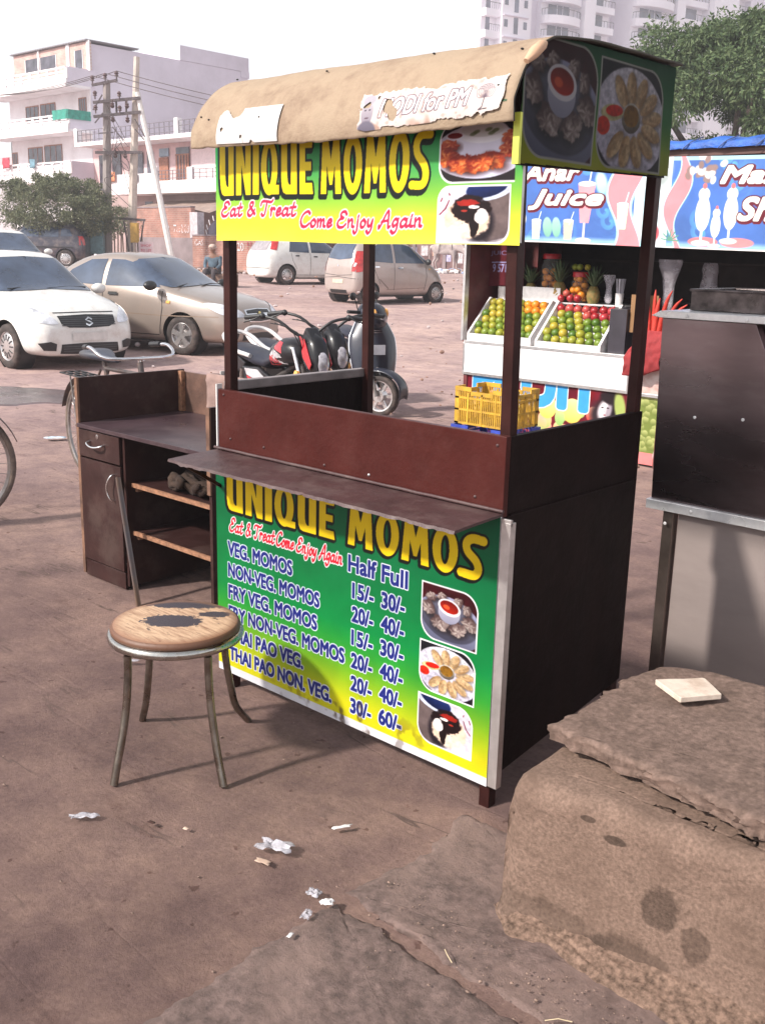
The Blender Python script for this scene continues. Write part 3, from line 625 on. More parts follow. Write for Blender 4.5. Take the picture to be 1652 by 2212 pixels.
    al = (n*.5+n2*.5 > .2+.36*np.clip(.014-np.minimum(np.minimum(c.U, .5-c.U), np.minimum(c.V, .1-c.V)), 0, .014)/.014) & (n2 > .27)
    c.to_object('torn_poster', on_roof(-.505, .012, off=.002, tilt=.02), st, rough=.7, alpha=al)
    c = Canvas(.29, .105, .002, 2, (.78, .76, .76)); n = c.noise(40, 5); c.put(c.stroke_mask([(.13, 0), (.135, .105)], .0015), (.6, .5, .48))
    for k in range(3): c.put(c.text_mask(('LIVE ART', '99103 230', 'CALL')[k], .165, .02+.012*k, .055, .008, .02), (.72, .6, .62))
    al = (n > .14) & ~((c.V > .078+.015*np.sin(c.U*60)+.02*n) & (c.U < .1)) & ~((np.hypot(c.U-.09, c.V-.10) < .02)); c.to_object('torn_poster', on_roof(-1.13, .006, off=.002, tilt=.0), st, rough=.7, alpha=al)
    return st
momo_stall()
# ------------------------------------------------------------------ foreground: paving, plinth, slab, tile, litter
def rough_slab(name, outline, z0, z1, m, label=None, cat=None, amp=.006, f=18, res=.02, kind=None, parent=None, tilt=(0, 0), edge=.008):
    """a stone with a ragged outline: a fine top sheet, ragged side, real thickness"""
    O = crom([(x, y, 0) for x, y in outline], 1, True); pts = []
    n = len(outline)
    for i in range(n):
        a = Vector(outline[i]); b = Vector(outline[(i+1) % n]); k = max(2, int((b-a).length/.012)); nn = Vector((-(b-a).y, (b-a).x)).normalized()
        for j in range(k):
            q = a.lerp(b, j/k); pts.append(q+nn*(amp*1.4*hnoise(q.x*f, q.y*f, z0*9)+amp*.7*hnoise(q.x*f*4, q.y*f*4, 5)))
    c = sum(pts, Vector((0, 0)))/len(pts); mb = MB(); rings = 26; N = len(pts)
    zt = lambda x, y: z1+tilt[0]*(x-c.x)+tilt[1]*(y-c.y)+amp*.6*hnoise(x*9, y*9, 2)+amp*.25*hnoise(x*40, y*40, 4)
    V = [(c.x, c.y, zt(c.x, c.y))]; F = []
    for r in range(1, rings+1):
        t = (r/rings)**.8
        for q in pts:
            p = c.lerp(q, t); dz = -edge*max(0, (t-.985)/.015)**2; V.append((p.x, p.y, zt(p.x, p.y)+dz))
    for i in range(N): F.append((0, 1+i, 1+(i+1) % N))
    for r in range(rings-1):
        for i in range(N): a = 1+r*N+i; b = 1+r*N+(i+1) % N; F.append((a, a+N, b+N, b))
    base = 1+(rings-1)*N; o = base; L = 6
    for k in range(1, L+1):
        t = k/L
        for q in pts:
            z = zt(q.x, q.y)*(1-t)+z0*t-edge*(1-t); w = 1+.0; s_ = amp*1.6*hnoise(q.x*30, q.y*30, t*4)+amp*.8*hnoise(q.x*90, q.y*90, t*9); d = (q-c).normalized()*(s_-amp*.9*t)
            V.append((q.x+d.x, q.y+d.y, z))
    for k in range(L):
        a0 = base+k*N if k == 0 else base+N*k; b0 = base+N*(k+1)
        for i in range(N): F.append((a0+i, b0+i, b0+(i+1) % N, a0+(i+1) % N))
    mb.add(V, F); ob = mb.build(name, m, parent, smooth=60)
    return tag(ob, label, cat, kind=kind)
stone_m = mat('grey_flagstone', (.16, .108, .096), .75, var=.25, scale=40, bump=.9, bscale=80, brough=.85, dirt=(.26, .175, .15), damt=.95, dscale=2.2)
conc = mat('earthy_plaster', (.27, .182, .142), .95, var=.2, scale=110, bump=1.3, bscale=110, brough=.88, dirt=(.175, .115, .088), damt=.7, dscale=5, spec=.2)
slab_m = mat('stone_slab', (.205, .14, .115), .9, var=.22, scale=60, bump=1.0, bscale=100, brough=.85, dirt=(.11, .075, .06), damt=.75, dscale=13, spec=.25)
rough_slab('flagstone', [(-.02,-.60),(.02,-.3),(-.03,-.08),(.3,-.02),(1.4,-.1),(1.5,-.66),(.5,-.63)], -.02, .009, stone_m, kind='structure', amp=.012)
rough_slab('flagstone', [(.01,-1.5),(.0,-1.1),(-.01,-.85),(-.0,-.645),(.5,-.672),(1.5,-.70),(1.5,-1.6)], -.02, .010, stone_m, kind='structure', amp=.014)
def plinth():
    mb = MB(); x0, x1, y0, y1, H = .335, 2.0, -.385, .44, .405
    def bump(x, y, z): return Vector((.006*hnoise(x*4, y*4, z*4)+.004*hnoise(x*14, y*14, z*14)+.0012*hnoise(x*45, y*45, z*45), .009*hnoise(x*4+9, y*4, z*4)+.003*hnoise(x*15, y*15+4, z*15)+.0013*hnoise(x*48, y*48+4, z*48), .006*hnoise(x*4, y*4+8, z*4)+.003*hnoise(x*16, y*16, z*16+3)+.0018*hnoise(x*50, y*50, z*50)))
    prof = [(y0-.05, -.02), (y0-.03, .005), (y0-.012, .04)]+[(y0, z) for z in np.linspace(.07, H-.05, 30)]+[(y0+.004, H-.025), (y0+.018, H-.007), (y0+.04, H+.002)]+[(y, H+.012*(y-y0)) for y in np.linspace(y0+.055, y0+.22, 16)]+[(y, H+.012*(y-y0)) for y in np.linspace(y0+.25, y1, 8)]
    P = []
    xs = list(x0+(x1-x0)*np.linspace(0, 1, 190)**1.15)
    for i, x in enumerate(xs):
        f = max(0, 1-(x-x0)/.035); row = []
        for (y, z) in prof:
            zz = z-.022*f*f*(z > .3); yy = y+.02*f*f; cut = max(0, (x-x0)/1.0); yy += .09*cut*(y < y0+.1)
            top = max(0, 1-abs(z-H)/.06)*(y < y0+.06); b = bump(x, yy, zz); row.append((x+b.x+.012*top*hnoise(3, y*9), yy+b.y+.014*top*hnoise(x*11, 7), zz+b.z*(1 if z > .02 else .3)-.012*top*max(0, hnoise(x*9, 2))))
        P.append(row)
    mb.grid(P)
    e = P[0]; Q = [[(px+.012*min(1, t*8)*-1+.006*hnoise(py*9, t*4), py, pz*(1-t)-.02*t) for t in (0, .05, .15, .3, .45, .6, .75, .9, 1)] for (px, py, pz) in e]; mb.grid(Q)
    m = conc.copy(); m.name = 'stained_plaster'; n = m.node_tree.nodes; l = m.node_tree.links; b = n['Principled BSDF']; src = b.inputs['Base Color'].links[0].from_socket; tc = n.new('ShaderNodeTexCoord')
    for (x, z, rx, rz, d) in ((.74, .20, .05, .06, .5), (.83, .15, .035, .05, .6), (.62, .33, .03, .012, .4), (.55, .36, .02, .008, .45), (.45, .05, .2, .05, .7), (.68, .04, .12, .06, .6)):
        mp = n.new('ShaderNodeMapping'); mp.vector_type = 'TEXTURE'; mp.inputs['Location'].default_value = (x, -.37, z); mp.inputs['Scale'].default_value = (rx, .3, rz); l.new(tc.outputs['Object'], mp.inputs[0]); vl = n.new('ShaderNodeVectorMath'); vl.operation = 'LENGTH'; l.new(mp.outputs[0], vl.inputs[0])
        no = n.new('ShaderNodeTexNoise'); no.inputs['Scale'].default_value = 26; no.inputs['Detail'].default_value = 5; l.new(tc.outputs['Object'], no.inputs['Vector']); ad = n.new('ShaderNodeMath'); ad.operation = 'MULTIPLY_ADD'; ad.inputs[1].default_value = 1.1; l.new(no.outputs['Fac'], ad.inputs[0]); l.new(vl.outputs['Value'], ad.inputs[2])
        mr = n.new('ShaderNodeMapRange'); mr.inputs['From Min'].default_value = 1.35; mr.inputs['From Max'].default_value = 1.55; mr.inputs['To Min'].default_value = d; mr.inputs['To Max'].default_value = 1; l.new(ad.outputs[0], mr.inputs['Value'])
        vm = n.new('ShaderNodeVectorMath'); vm.operation = 'SCALE'; l.new(src, vm.inputs[0]); l.new(mr.outputs[0], vm.inputs['Scale']); src = vm.outputs[0]
    l.new(src, b.inputs['Base Color'])
    o = mb.build('masonry_plinth', m, smooth=180); tag(o, 'low rough mud-plastered masonry plinth in the right foreground under a stone slab', 'plinth')
    # loose earth banked against its foot, spilling over the flagstones
    mb = MB(); P = []
    for i in range(120):
        x = .30+1.5*i/119; row = []; w = .10+.05*hnoise(x*3, 1)+.02*hnoise(x*11, 2); w *= min(1, max(.1, (x-.29)/.10))
        for j in range(26):
            t = j/25; y = -.36-w*t+.05*max(0, (x-.33)); ed = min(1, max(0, (x-.30)/.08))*min(1, (1-t)/.25); row.append((x+.01*hnoise(t*5, x*9), y+.006*hnoise(x*20, t*4), .006+.012*ed+.045*ed*(1-t)**1.7+.006*hnoise(x*22, t*9)+.003*hnoise(x*70, t*30)-.012*(t > .97)))
        P.append(row)
    mb.grid(P); o = mb.build('loose_earth', mat('loose_earth', (.25, .165, .125), .95, var=.35, scale=70, bump=1.6, bscale=110, brough=.88, spec=.2), smooth=180); tag(o, kind='structure')
plinth()
rough_slab('stone_slab', [(.325,-.2),(.33,.0),(.325,.24),(.36,.34),(.42,.40),(.7,.415),(1.9,.4),(1.9,-.33),(.93,-.275)], .428, .486, slab_m, 'worn grey-brown stone slab with chipped edge lying on the plinth', 'slab', amp=.011, tilt=(.01, .02))
def tile():
    mb = MB(); P = [(.429,.177),(.515,.282),(.6,.214),(.53,.115)]; m_ = mat('broken_tile', (.62, .52, .44), .55, var=.08, scale=16, bump=.2, bscale=60, dirt=(.36, .24, .17), damt=.6, dscale=14)
    Q = [(.424,.174),(.45,.207),(.478,.236),(.512,.281),(.521,.281),(.56,.249),(.6,.214),(.566,.165),(.532,.113),(.527,.113),(.48,.141)]
    mb.prism(Q, 'z', .496, .512); o = mb.build('broken_tile', m_, bevel=.002); tag(o, 'small cream broken floor tile lying on the stone slab', 'tile')
tile()
def scrap(name, x, y, sx, sy, rz, m, label, cat, amp=.3, seed=0, z=0.012, n=9, group=None):
    mb = MB(); P = []
    for i in range(n):
        row = []
        for j in range(n):
            u = i/(n-1)-.5; v = j/(n-1)-.5; k = 1+.5*hnoise(u*3+seed, v*3); h = amp*(.5+hnoise(u*4+seed, v*4, 2)*.9)*(1-.5*(abs(u)+abs(v)))
            row.append((u*sx*k, v*sy*(1+.5*hnoise(v*3, u*3+seed)), max(.001, h*max(sx, sy)*.6)))
        P.append(row)
    mb.grid(P); o = mb.build(name, m, smooth=50); o.location = (x, y, z+.004); o.rotation_euler = (0, 0, rz); s_ = o.modifiers.new('t', 'SOLIDIFY'); s_.thickness = .0008
    return tag(o, label, cat, group)
film = mat('thin_plastic', (.55, .54, .6), .25, var=.25, scale=30, alpha=.5, bump=.6, bscale=90)
paper = mat('scrap_paper', (.6, .59, .6), .7, var=.08, scale=20)
gl = 'litter scattered on the packed earth'
scrap('plastic_wrapper', -.289, -.602, .09, .05, .4, film, 'largest crumpled clear plastic bag on the ground in front of the menu board', 'litter', .5, 1, .012, 11, gl)
scrap('plastic_wrapper', -.807, -.89, .07, .025, .9, film, 'thin grey plastic shred on the ground left below the stool', 'litter', .4, 2, .012, 9, gl)
scrap('paper_scrap', -.229, -.394, .016, .055, -.5, paper, 'narrow white paper strip on the ground below the menu board', 'litter', .15, 3, .012, 7, gl)
scrap('plastic_wrapper', -.057, -.673, .035, .03, .2, film, 'small round shiny plastic ball of wrap beside the flagstone edge', 'litter', .8, 4, .012, 9, gl)
scrap('paper_scrap', .002, -.683, .032, .024, .7, paper, 'folded white paper square at the edge of the flagstone', 'litter', .6, 5, .02, 7, gl)
scrap('plastic_wrapper', .0, -.755, .04, .022, 1.9, film, 'small twisted bluish plastic wrap nearest the flagstone edge', 'litter', .5, 6, .018, 9, gl)
scrap('paper_scrap', -.262, -.67, .04, .02, .2, mat('card_scrap', (.45, .32, .25), .8), 'torn tan card scrap beside the large plastic bag', 'litter', .15, 7, .012, 7, gl)
scrap('paper_scrap', .027, -.835, .01, .02, .2, paper, 'tiny white paper fleck lying lowest by the flagstone', 'litter', .1, 8, .018, 5, gl)
scrap('paper_scrap', -.545, -.719, .016, .012, .2, mat('peel_scrap', (.6, .45, .36), .8), 'tiny cream crumb right of the stool feet', 'litter', .2, 9, .012, 5, gl)
scrap('paper_scrap', -.642, -.77, .022, .014, .2, mat('dark_scrap', (.05, .02, .015), .8), 'tiny dark brown crumb below the stool', 'litter', .3, 10, .012, 5, gl)
scrap('plastic_wrapper', -1.67, .02, .16, .05, .8, film, 'long twisted white plastic strip lying behind the stool', 'litter', .3, 11, .012, 11, gl)
scrap('plastic_wrapper', -1.70, -.12, .06, .02, .8, film, 'short white plastic strip lying left behind the stool', 'litter', .2, 12, .012, 7, gl)
scrap('plastic_wrapper', -6.275, 2.21, .16, .09, .9, mat('blue_wrapper', (.3, .45, .62), .4, col2=(.75, .78, .8), scale=14), 'blue and white wrapper on the dirt left of the desk', 'litter', .15, 13, .02, 7, gl)
def pebbles():
    mb = MB(); r = random.Random(3)
    for i in range(360):
        if i < 220: x = r.gauss(.62, .35); y = -.47-abs(r.gauss(0, .13)); z = .018
        else: x = r.uniform(-3.5, .3); y = r.uniform(-1.5, .9); z = .004
        if -1.27 < x < .33 and y > -.0: continue
        if x > .33 and y > -.42: continue
        s_ = r.uniform(.001, .003)*(1.6 if r.random() < .1 else 1); mb.ball((x, y, z), s_, 5, sc=(r.uniform(.8, 1.6), r.uniform(.8, 1.4), .7))
    o = mb.build('grit', mat('grit', (.22, .15, .12), .95, var=.3, scale=60), smooth=60); tag(o, kind='stuff', label='fine grit and crumbs of earth on the ground before the plinth')
pebbles()
for x, y, a, l_, z in ((.66, -.62, .7, .06, .02), (.94, -.36, 2.2, .07, .02), (.35, -.62, 2.6, .05, .018)):
    mb = MB(); mb.tube([(-l_/2, 0, 0), (0, .003, .004), (l_/2, 0, 0)], .0012, 5); o = mb.build('straw_twig', mat('straw', (.62, .5, .32), .8)); o.location = (x, y, z); o.rotation_euler = (0, 0, a)
    tag(o, {.66: 'pale dry twig on the grit at the foot of the plinth', .94: 'dry straw stalk stuck below the slab edge at right', .35: 'thin brown twig on the seam between flagstones'}[x], 'twig')
# ------------------------------------------------------------------ stool
def stool():
    cx, cy = -.955, -.437; st = empty('stool', (cx, cy, 0), 0, 'round stool with peeling wooden seat and four splayed chrome legs before the menu board', 'stool')
    m = MB(); m.lathe([(0, .474), (.17, .474), (.195, .472), (.205, .467), (.209, .457), (.207, .450), (.200, .446), (.196, .44), (0, .44)], n=64)
    m.v = [(x*1.0, y*1.0, z) for x, y, z in m.v]
    w = bpy.data.materials.new('peeling_seat'); w.use_nodes = True; n = w.node_tree.nodes; l = w.node_tree.links; b = n['Principled BSDF']
    tc = n.new('ShaderNodeTexCoord')
    def noise(sc, st_=(1, 1, 1)):
        mp = n.new('ShaderNodeMapping'); mp.inputs['Scale'].default_value = st_; mp.inputs['Rotation'].default_value = (0, 0, .735); l.new(tc.outputs['Object'], mp.inputs[0])
        k = n.new('ShaderNodeTexNoise'); k.inputs['Scale'].default_value = sc; k.inputs['Detail'].default_value = 8; k.inputs['Roughness'].default_value = .7; l.new(mp.outputs[0], k.inputs['Vector']); return k.outputs['Fac']
    def blob(x, y, rx, ry, amt, rot=.735):       # a worn patch of the old dark laminate, edge broken up by noise
        mp = n.new('ShaderNodeMapping'); mp.vector_type = 'TEXTURE'; mp.inputs['Location'].default_value = (x, y, .474); mp.inputs['Scale'].default_value = (rx, ry, 1); mp.inputs['Rotation'].default_value = (0, 0, rot); l.new(tc.outputs['Object'], mp.inputs[0])
        vl = n.new('ShaderNodeVectorMath'); vl.operation = 'LENGTH'; l.new(mp.outputs[0], vl.inputs[0])
        ma = n.new('ShaderNodeMath'); ma.operation = 'MULTIPLY_ADD'; ma.inputs[1].default_value = amt; l.new(noise(38), ma.inputs[0]); l.new(vl.outputs['Value'], ma.inputs[2])
        cr = n.new('ShaderNodeValToRGB'); cr.color_ramp.elements[0].position = 1+amt*.5-.04; cr.color_ramp.elements[1].position = 1+amt*.5; cr.color_ramp.elements[0].color = (1, 1, 1, 1); cr.color_ramp.elements[1].color = (0, 0, 0, 1)
        mm = n.new('ShaderNodeMath'); mm.operation = 'MULTIPLY'; mm.inputs[1].default_value = .5; l.new(ma.outputs[0], mm.inputs[0])
        cr.color_ramp.elements[0].position = (1+amt*.5-.03)/2; cr.color_ramp.elements[1].position = (1+amt*.5+.01)/2; l.new(mm.outputs[0], cr.inputs[0]); return cr.outputs[0]
    def mixc(f, a, c):
        x = n.new('ShaderNodeMixRGB'); l.new(f, x.inputs[0]); l.new(a, x.inputs[1]) if not isinstance(a, tuple) else setattr(x.inputs[1], 'default_value', (*a, 1)); x.inputs[2].default_value = (*c, 1); return x.outputs[0]
    gr = n.new('ShaderNodeValToRGB'); gr.color_ramp.elements[0].color = (.22, .105, .06, 1); gr.color_ramp.elements[0].position = .3; gr.color_ramp.elements[1].color = (.56, .38, .25, 1); gr.color_ramp.elements[1].position = .55
    l.new(noise(10, (1.2, 9, 1)), gr.inputs[0]); c = gr.outputs[0]; DK = (.045, .035, .045)
    # away from the viewer is (-.67,.74); to the viewer's right is (.74,.67)
    c = mixc(blob(.0, -.012, .098, .058, 1.3), c, DK)
    c = mixc(blob(-.125, .145, .21, .078, .9), c, DK)
    c = mixc(blob(.045, .125, .055, .026, 1.4), c, DK)
    rs = n.new('ShaderNodeValToRGB'); rs.color_ramp.elements[0].position = .60; rs.color_ramp.elements[1].position = .63; l.new(noise(17, (1, 2, 1)), rs.inputs[0]); c = mixc(rs.outputs[0], c, (.10, .06, .05))
    rim = n.new('ShaderNodeVectorMath'); rim.operation = 'LENGTH'; mpx = n.new('ShaderNodeMapping'); mpx.inputs['Scale'].default_value = (1, 1, 0); l.new(tc.outputs['Object'], mpx.inputs[0]); l.new(mpx.outputs[0], rim.inputs[0]); rr_ = n.new('ShaderNodeMapRange'); rr_.inputs['From Min'].default_value = .165; rr_.inputs['From Max'].default_value = .2; l.new(rim.outputs['Value'], rr_.inputs['Value']); c = mixc(rr_.outputs[0], c, (.24, .12, .07))
    sp = n.new('ShaderNodeSeparateXYZ'); l.new(tc.outputs['Object'], sp.inputs[0]); cz = n.new('ShaderNodeMath'); cz.operation = 'LESS_THAN'; cz.inputs[1].default_value = .4700; l.new(sp.outputs[2], cz.inputs[0])
    c = mixc(cz.outputs[0], c, (.13, .06, .035)); l.new(c, b.inputs['Base Color']); b.inputs['Roughness'].default_value = .5
    bp = n.new('ShaderNodeBump'); bp.inputs['Strength'].default_value = .5; bp.inputs['Distance'].default_value = .004; l.new(noise(30, (1, 4, 1)), bp.inputs['Height']); l.new(bp.outputs[0], b.inputs['Normal'])
    m.build('seat', w, st, smooth=50)
    ch = mat('dull_chrome', (.5, .49, .46), .22, 1.0, var=.12, scale=30, rvar=.12, dirt=(.2, .15, .1), damt=.5, dscale=30)
    m = MB(); m.lathe([(.199, .447), (.210, .449), (.2165, .443), (.219, .433), (.216, .422), (.208, .419), (.199, .422)], n=64); m.build('seat_ring', ch, st, smooth=60)
    lg = mat('tarnished_leg', (.25, .22, .19), .33, 1.0, var=.2, scale=22, rvar=.12, dirt=(.16, .11, .08), damt=.6, dscale=18)
    for fx, fy in ((-.922,-.713), (-.673,-.477), (-1.243,-.385), (-.972,-.121)):
        a = math.atan2(fy-cy, fx-cx); d = math.hypot(fx-cx, fy-cy); q = lambda r, z: (r*math.cos(a), r*math.sin(a), z)
        m = MB(); m.tube([q(.203, .415), q(.206, .34), q(.216, .25), q(.235, .16), q(.258, .08), q(d, .004)], .0125, 12, smooth=5); m.build('leg', lg, st, smooth=60)
stool()
# ------------------------------------------------------------------ desk
desk_m = mat('desk_laminate', (.034, .015, .014), .42, spec=.2, var=.14, scale=8, bump=.08, bscale=60, dirt=(.09, .06, .052), damt=.45, dscale=5, rvar=.12)
raw_m = mat('raw_board_edge', (.26, .125, .07), .8, var=.25, scale=40, bump=.4, bscale=80)
def desk():
    d = empty('desk', (-2.35, .72, 0), 0, 'dark brown open counter desk with a drawer, a door and two shelves', 'desk'); X = Matrix.Translation((2.35, -.72, 0))
    def P(name, boxes, m, bev=.0015, par=d, X_=X):
        mb = MB(); mb.X = X_
        for b in boxes: mb.box(*b)
        return mb.build(name, m, par, bevel=bev)
    P('side_panel', [(-2.875, -2.857, .40, 1.04, .005, 1.012)], desk_m); P('edge_band', [(-2.877, -2.855, .388, .3995, .01, 1.012)], mat('worn_edge', (.07, .035, .025), .6, col2=(.25, .13, .08), scale=9), 0)
    P('table_top', [(-2.853, -1.845, .375, 1.02, .77, .79)], mat('desk_top', (.05, .03, .036), .35, spec=.35, var=.15, scale=5, bump=.05, bscale=50, dirt=(.12, .085, .085), damt=.5, rvar=.1))
    P('back_panel', [(-2.855, -1.845, 1.022, 1.042, .04, 1.0)], mat('worn_back_board', (.1, .05, .036), .7, var=.25, scale=6, bump=.2, dirt=(.2, .11, .075), damt=.5))
    P('corner_batten', [(-2.855, -2.825, .995, 1.021, .791, 1.006)], raw_m)
    P('side_panel', [(-1.842, -1.822, .40, 1.04, .005, .985)], desk_m); P('edge_band', [(-1.844, -1.82, .39, .3995, .6, .985)], MATS['worn_edge'], 0)
    P('partition', [(-2.498, -2.48, .40, 1.02, .02, .769)], desk_m)
    dr = P('drawer', [(-2.852, -2.502, .384, .40, .628, .762)], desk_m); do = P('door', [(-2.852, -2.502, .386, .40, .095, .618)], desk_m)
    P('kick_board', [(-2.852, -2.502, .392, .402, .004, .088)], desk_m)
    for z in (.54, .30):
        s_ = P('shelf', [(-2.478, -1.846, .44, 1.02, z-.018, z)], desk_m); P('edge_band', [(-2.478, -1.846, .428, .4397, z-.019, z+.0005)], raw_m, 0, s_, X)
        P('shelf_cleat', [(-2.478, -2.46, .45, .95, z-.045, z-.02)], raw_m, 0)
    chr_ = mat('bright_handle', (.75, .75, .75), .18, 1.0, var=.05)
    mb = MB(); mb.X = X; mb.tube([(-2.752, .384, .713), (-2.75, .362, .705), (-2.71, .352, .694), (-2.665, .352, .694), (-2.63, .362, .703), (-2.628, .384, .708)], .0055, 8, smooth=4); mb.build('handle', chr_, dr, smooth=60)
    mb = MB(); mb.X = X; mb.lathe([(.011, .386), (.011, .381), (.006, .380), (0, .3805)], (-2.685, 0, .742), 'y', 14); mb.build('lock', chr_, dr, smooth=50)
    mb = MB(); mb.X = X; mb.tube([(-2.553, .386, .575), (-2.556, .366, .57), (-2.575, .355, .53), (-2.577, .355, .49), (-2.562, .364, .452), (-2.558, .386, .447)], .0045, 8, smooth=4); mb.build('handle', chr_, do, smooth=60)
    return d
desk()
def leaning_bar():
    mb = MB(); a = Vector((-2.5, .362, .575)); b = Vector((-2.262, .292, .004)); mb.bar(a, b, .03, .006, up=(.4, 1, 0)); mb.bar(a+Vector((.012, .004, 0)), b+Vector((.012, .004, 0)), .006, .018, up=(.4, 1, 0))
    o = mb.build('metal_bar', mat('rusty_steel_bar', (.2, .18, .19), .4, .7, var=.2, scale=4, col2=(.3, .16, .07), stretch=(1, 1, .5))); tag(o, 'thin rusty steel angle bar leaning against the desk front', 'metal bar')
leaning_bar()
def cloth_on_back():
    mb = MB(); P = []
    for i in range(34):
        t = i/33; x = -2.62+.74*t; row = []
        for j in range(22):
            s_ = j/21; L_ = .16+.07*math.sin(t*3.0)+.03*hnoise(t*6, 3); k = s_*2*L_-L_*.55
            if k < 0: y, z = 1.052+.004*hnoise(t*12, s_*3), 1.008+k
            else: y, z = 1.012-.01*math.sin(t*20+s_*2)*s_, 1.010-k*.9
            if abs(k) < .03: z = 1.012; y = 1.032-k
            row.append((x+.01*hnoise(s_*5, t*4), y-.012*hnoise(t*14, s_*4)*(k > .03)-.004, z))
        P.append(row)
    mb.grid(P); o = mb.build('cloth', mat('dusty_cloth', (.27, .18, .16), .95, var=.12, scale=12, bump=.4, bscale=90), smooth=180); s_ = o.modifiers.new('t', 'SOLIDIFY'); s_.thickness = .004
    tag(o, 'dusty pinkish brown cloth draped over the back board of the desk', 'cloth')
cloth_on_back()
def rag():
    mb = MB(); r = random.Random(5)
    for k in range(9):
        c = Vector((-2.12+r.uniform(-.12, .14), .55+r.uniform(-.06, .06), .556)); pts = [c+Vector((r.uniform(-.09, .09), r.uniform(-.05, .05), r.uniform(0, .05))) for _ in range(4)]; mb.tube(pts, [.012, .024, .02, .008], 8, smooth=4)
    for v in range(len(mb.v)): x, y, z = mb.v[v]; mb.v[v] = (x, y, max(.542, z+.01*hnoise(x*30, y*30, z*30)))
    o = mb.build('rag', mat('dirty_rag', (.016, .008, .007), .95, col2=(.05, .028, .018), scale=18, bump=.6, bscale=80), smooth=180); tag(o, 'crumpled brown rag lying on the upper shelf of the desk', 'rag')
rag()
# ------------------------------------------------------------------ stainless cart
def steel_cart():
    y0 = 1.161; c = empty('steel_cart', (.35, y0+.3, 0), 0, 'stainless steel vending cart with a slanted upper box at the right edge', 'food cart'); X = Matrix.Translation((-.35, -y0-.3, 0))
    sm = mat('brushed_steel', (.2, .145, .15), .27, 1.0, var=.12, scale=2.0, bump=.02, bscale=60, stretch=(1, 1, 3), rvar=.07, dirt=(.3, .26, .27), damt=.35, dscale=2.2)  # dark maroon base paints in the reflection of the brown stall
    sl_ = mat('dull_steel', (.36, .30, .285), .5, .5, var=.05, scale=2, bump=.02, bscale=60, stretch=(1, 1, 3), rvar=.06, dirt=(.27, .22, .21), damt=.4, dscale=1.5)
    tr = mat('bright_steel_trim', (.78, .77, .77), .3, .35, var=.1, scale=14, rvar=.08)
    def P(name, m, f, bev=.002):
        mb = MB(); mb.X = X; f(mb); return mb.build(name, m, c, bevel=bev)
    P('upper_box', sm, lambda m: m.prism([(-.142, .772), (-.162, 1.44), (.186, 1.44), (.3, 1.2), (.36, .772)], 'y', y0, y0+.62))
    P('lower_panel', sl_, lambda m: m.box(-.036, 1.0, y0+.02, y0+.5, .06, .733))
    P('lower_trim', tr, lambda m: m.box(-.152, 1.05, y0-.02, y0+.6, .735, .771)); P('upper_trim', tr, lambda m: m.prism([(-.2, 1.447), (-.165, 1.441), (.3, 1.441), (.3, 1.466), (-.165, 1.466)], 'y', y0-.015, y0+.64))
    for x, y in ((-.085, y0-.005), (-.085, y0+.5), (.9, y0-.005)): P('leg', tr if 0 else mat('steel_leg', (.2, .16, .14), .35, .9, var=.2, scale=5, rvar=.1), lambda m: m.box(x, x+.042, y, y+.042, 0, .734))
    P('side_wing', sm, lambda m: m.prism([(.362, .772), (.302, 1.2), (.19, 1.438), (1.0, 1.438), (1.0, .772)], 'y', y0+.05, y0+.6))
    for x, z in ((0.0, 1.095), (.178, 1.109), (-.066, .69), (.03, .752), (-.06, 1.452), (.16, 1.452)):
        P('rivet', tr, lambda m: m.lathe([(.006, y0-.0005), (.006, y0-.003), (.003, y0-.004), (0, y0-.0035)], (x, -.02 if z > 1.4 or z < .76 else 0, z), 'y', 12), 0)
    # things on it
    tp = MB(); tp.box(-.11, .33, y0+.12, y0+.48, 1.468, 1.474)
    for a in ((-.11, .33, y0+.115, y0+.12), (-.11, .33, y0+.48, y0+.485), (-.115, -.11, y0+.115, y0+.485), (.33, .335, y0+.115, y0+.485)): tp.box(a[0], a[1], a[2], a[3], 1.468, 1.54)
    tp.tube([(-.118, y0+.11, 1.54), (.338, y0+.11, 1.54), (.338, y0+.49, 1.54), (-.118, y0+.49, 1.54)], .005, 6, closed=True)
    o = tp.build('metal_tray', mat('dark_tray', (.12, .1, .1), .3, .8, var=.4, scale=12, rvar=.12), bevel=.001); tag(o, 'dark rectangular metal tray on top of the steel cart', 'tray')
    mb = MB(); mb.box(.16, .5, y0+.5, y0+.62, 1.468, 1.56); mb.box(.12, .52, y0+.49, y0+.63, 1.561, 1.575); o = mb.build('weighing_scale', tr, bevel=.003); tag(o, 'flat steel weighing scale behind the tray on the steel cart', 'scale')
steel_cart()
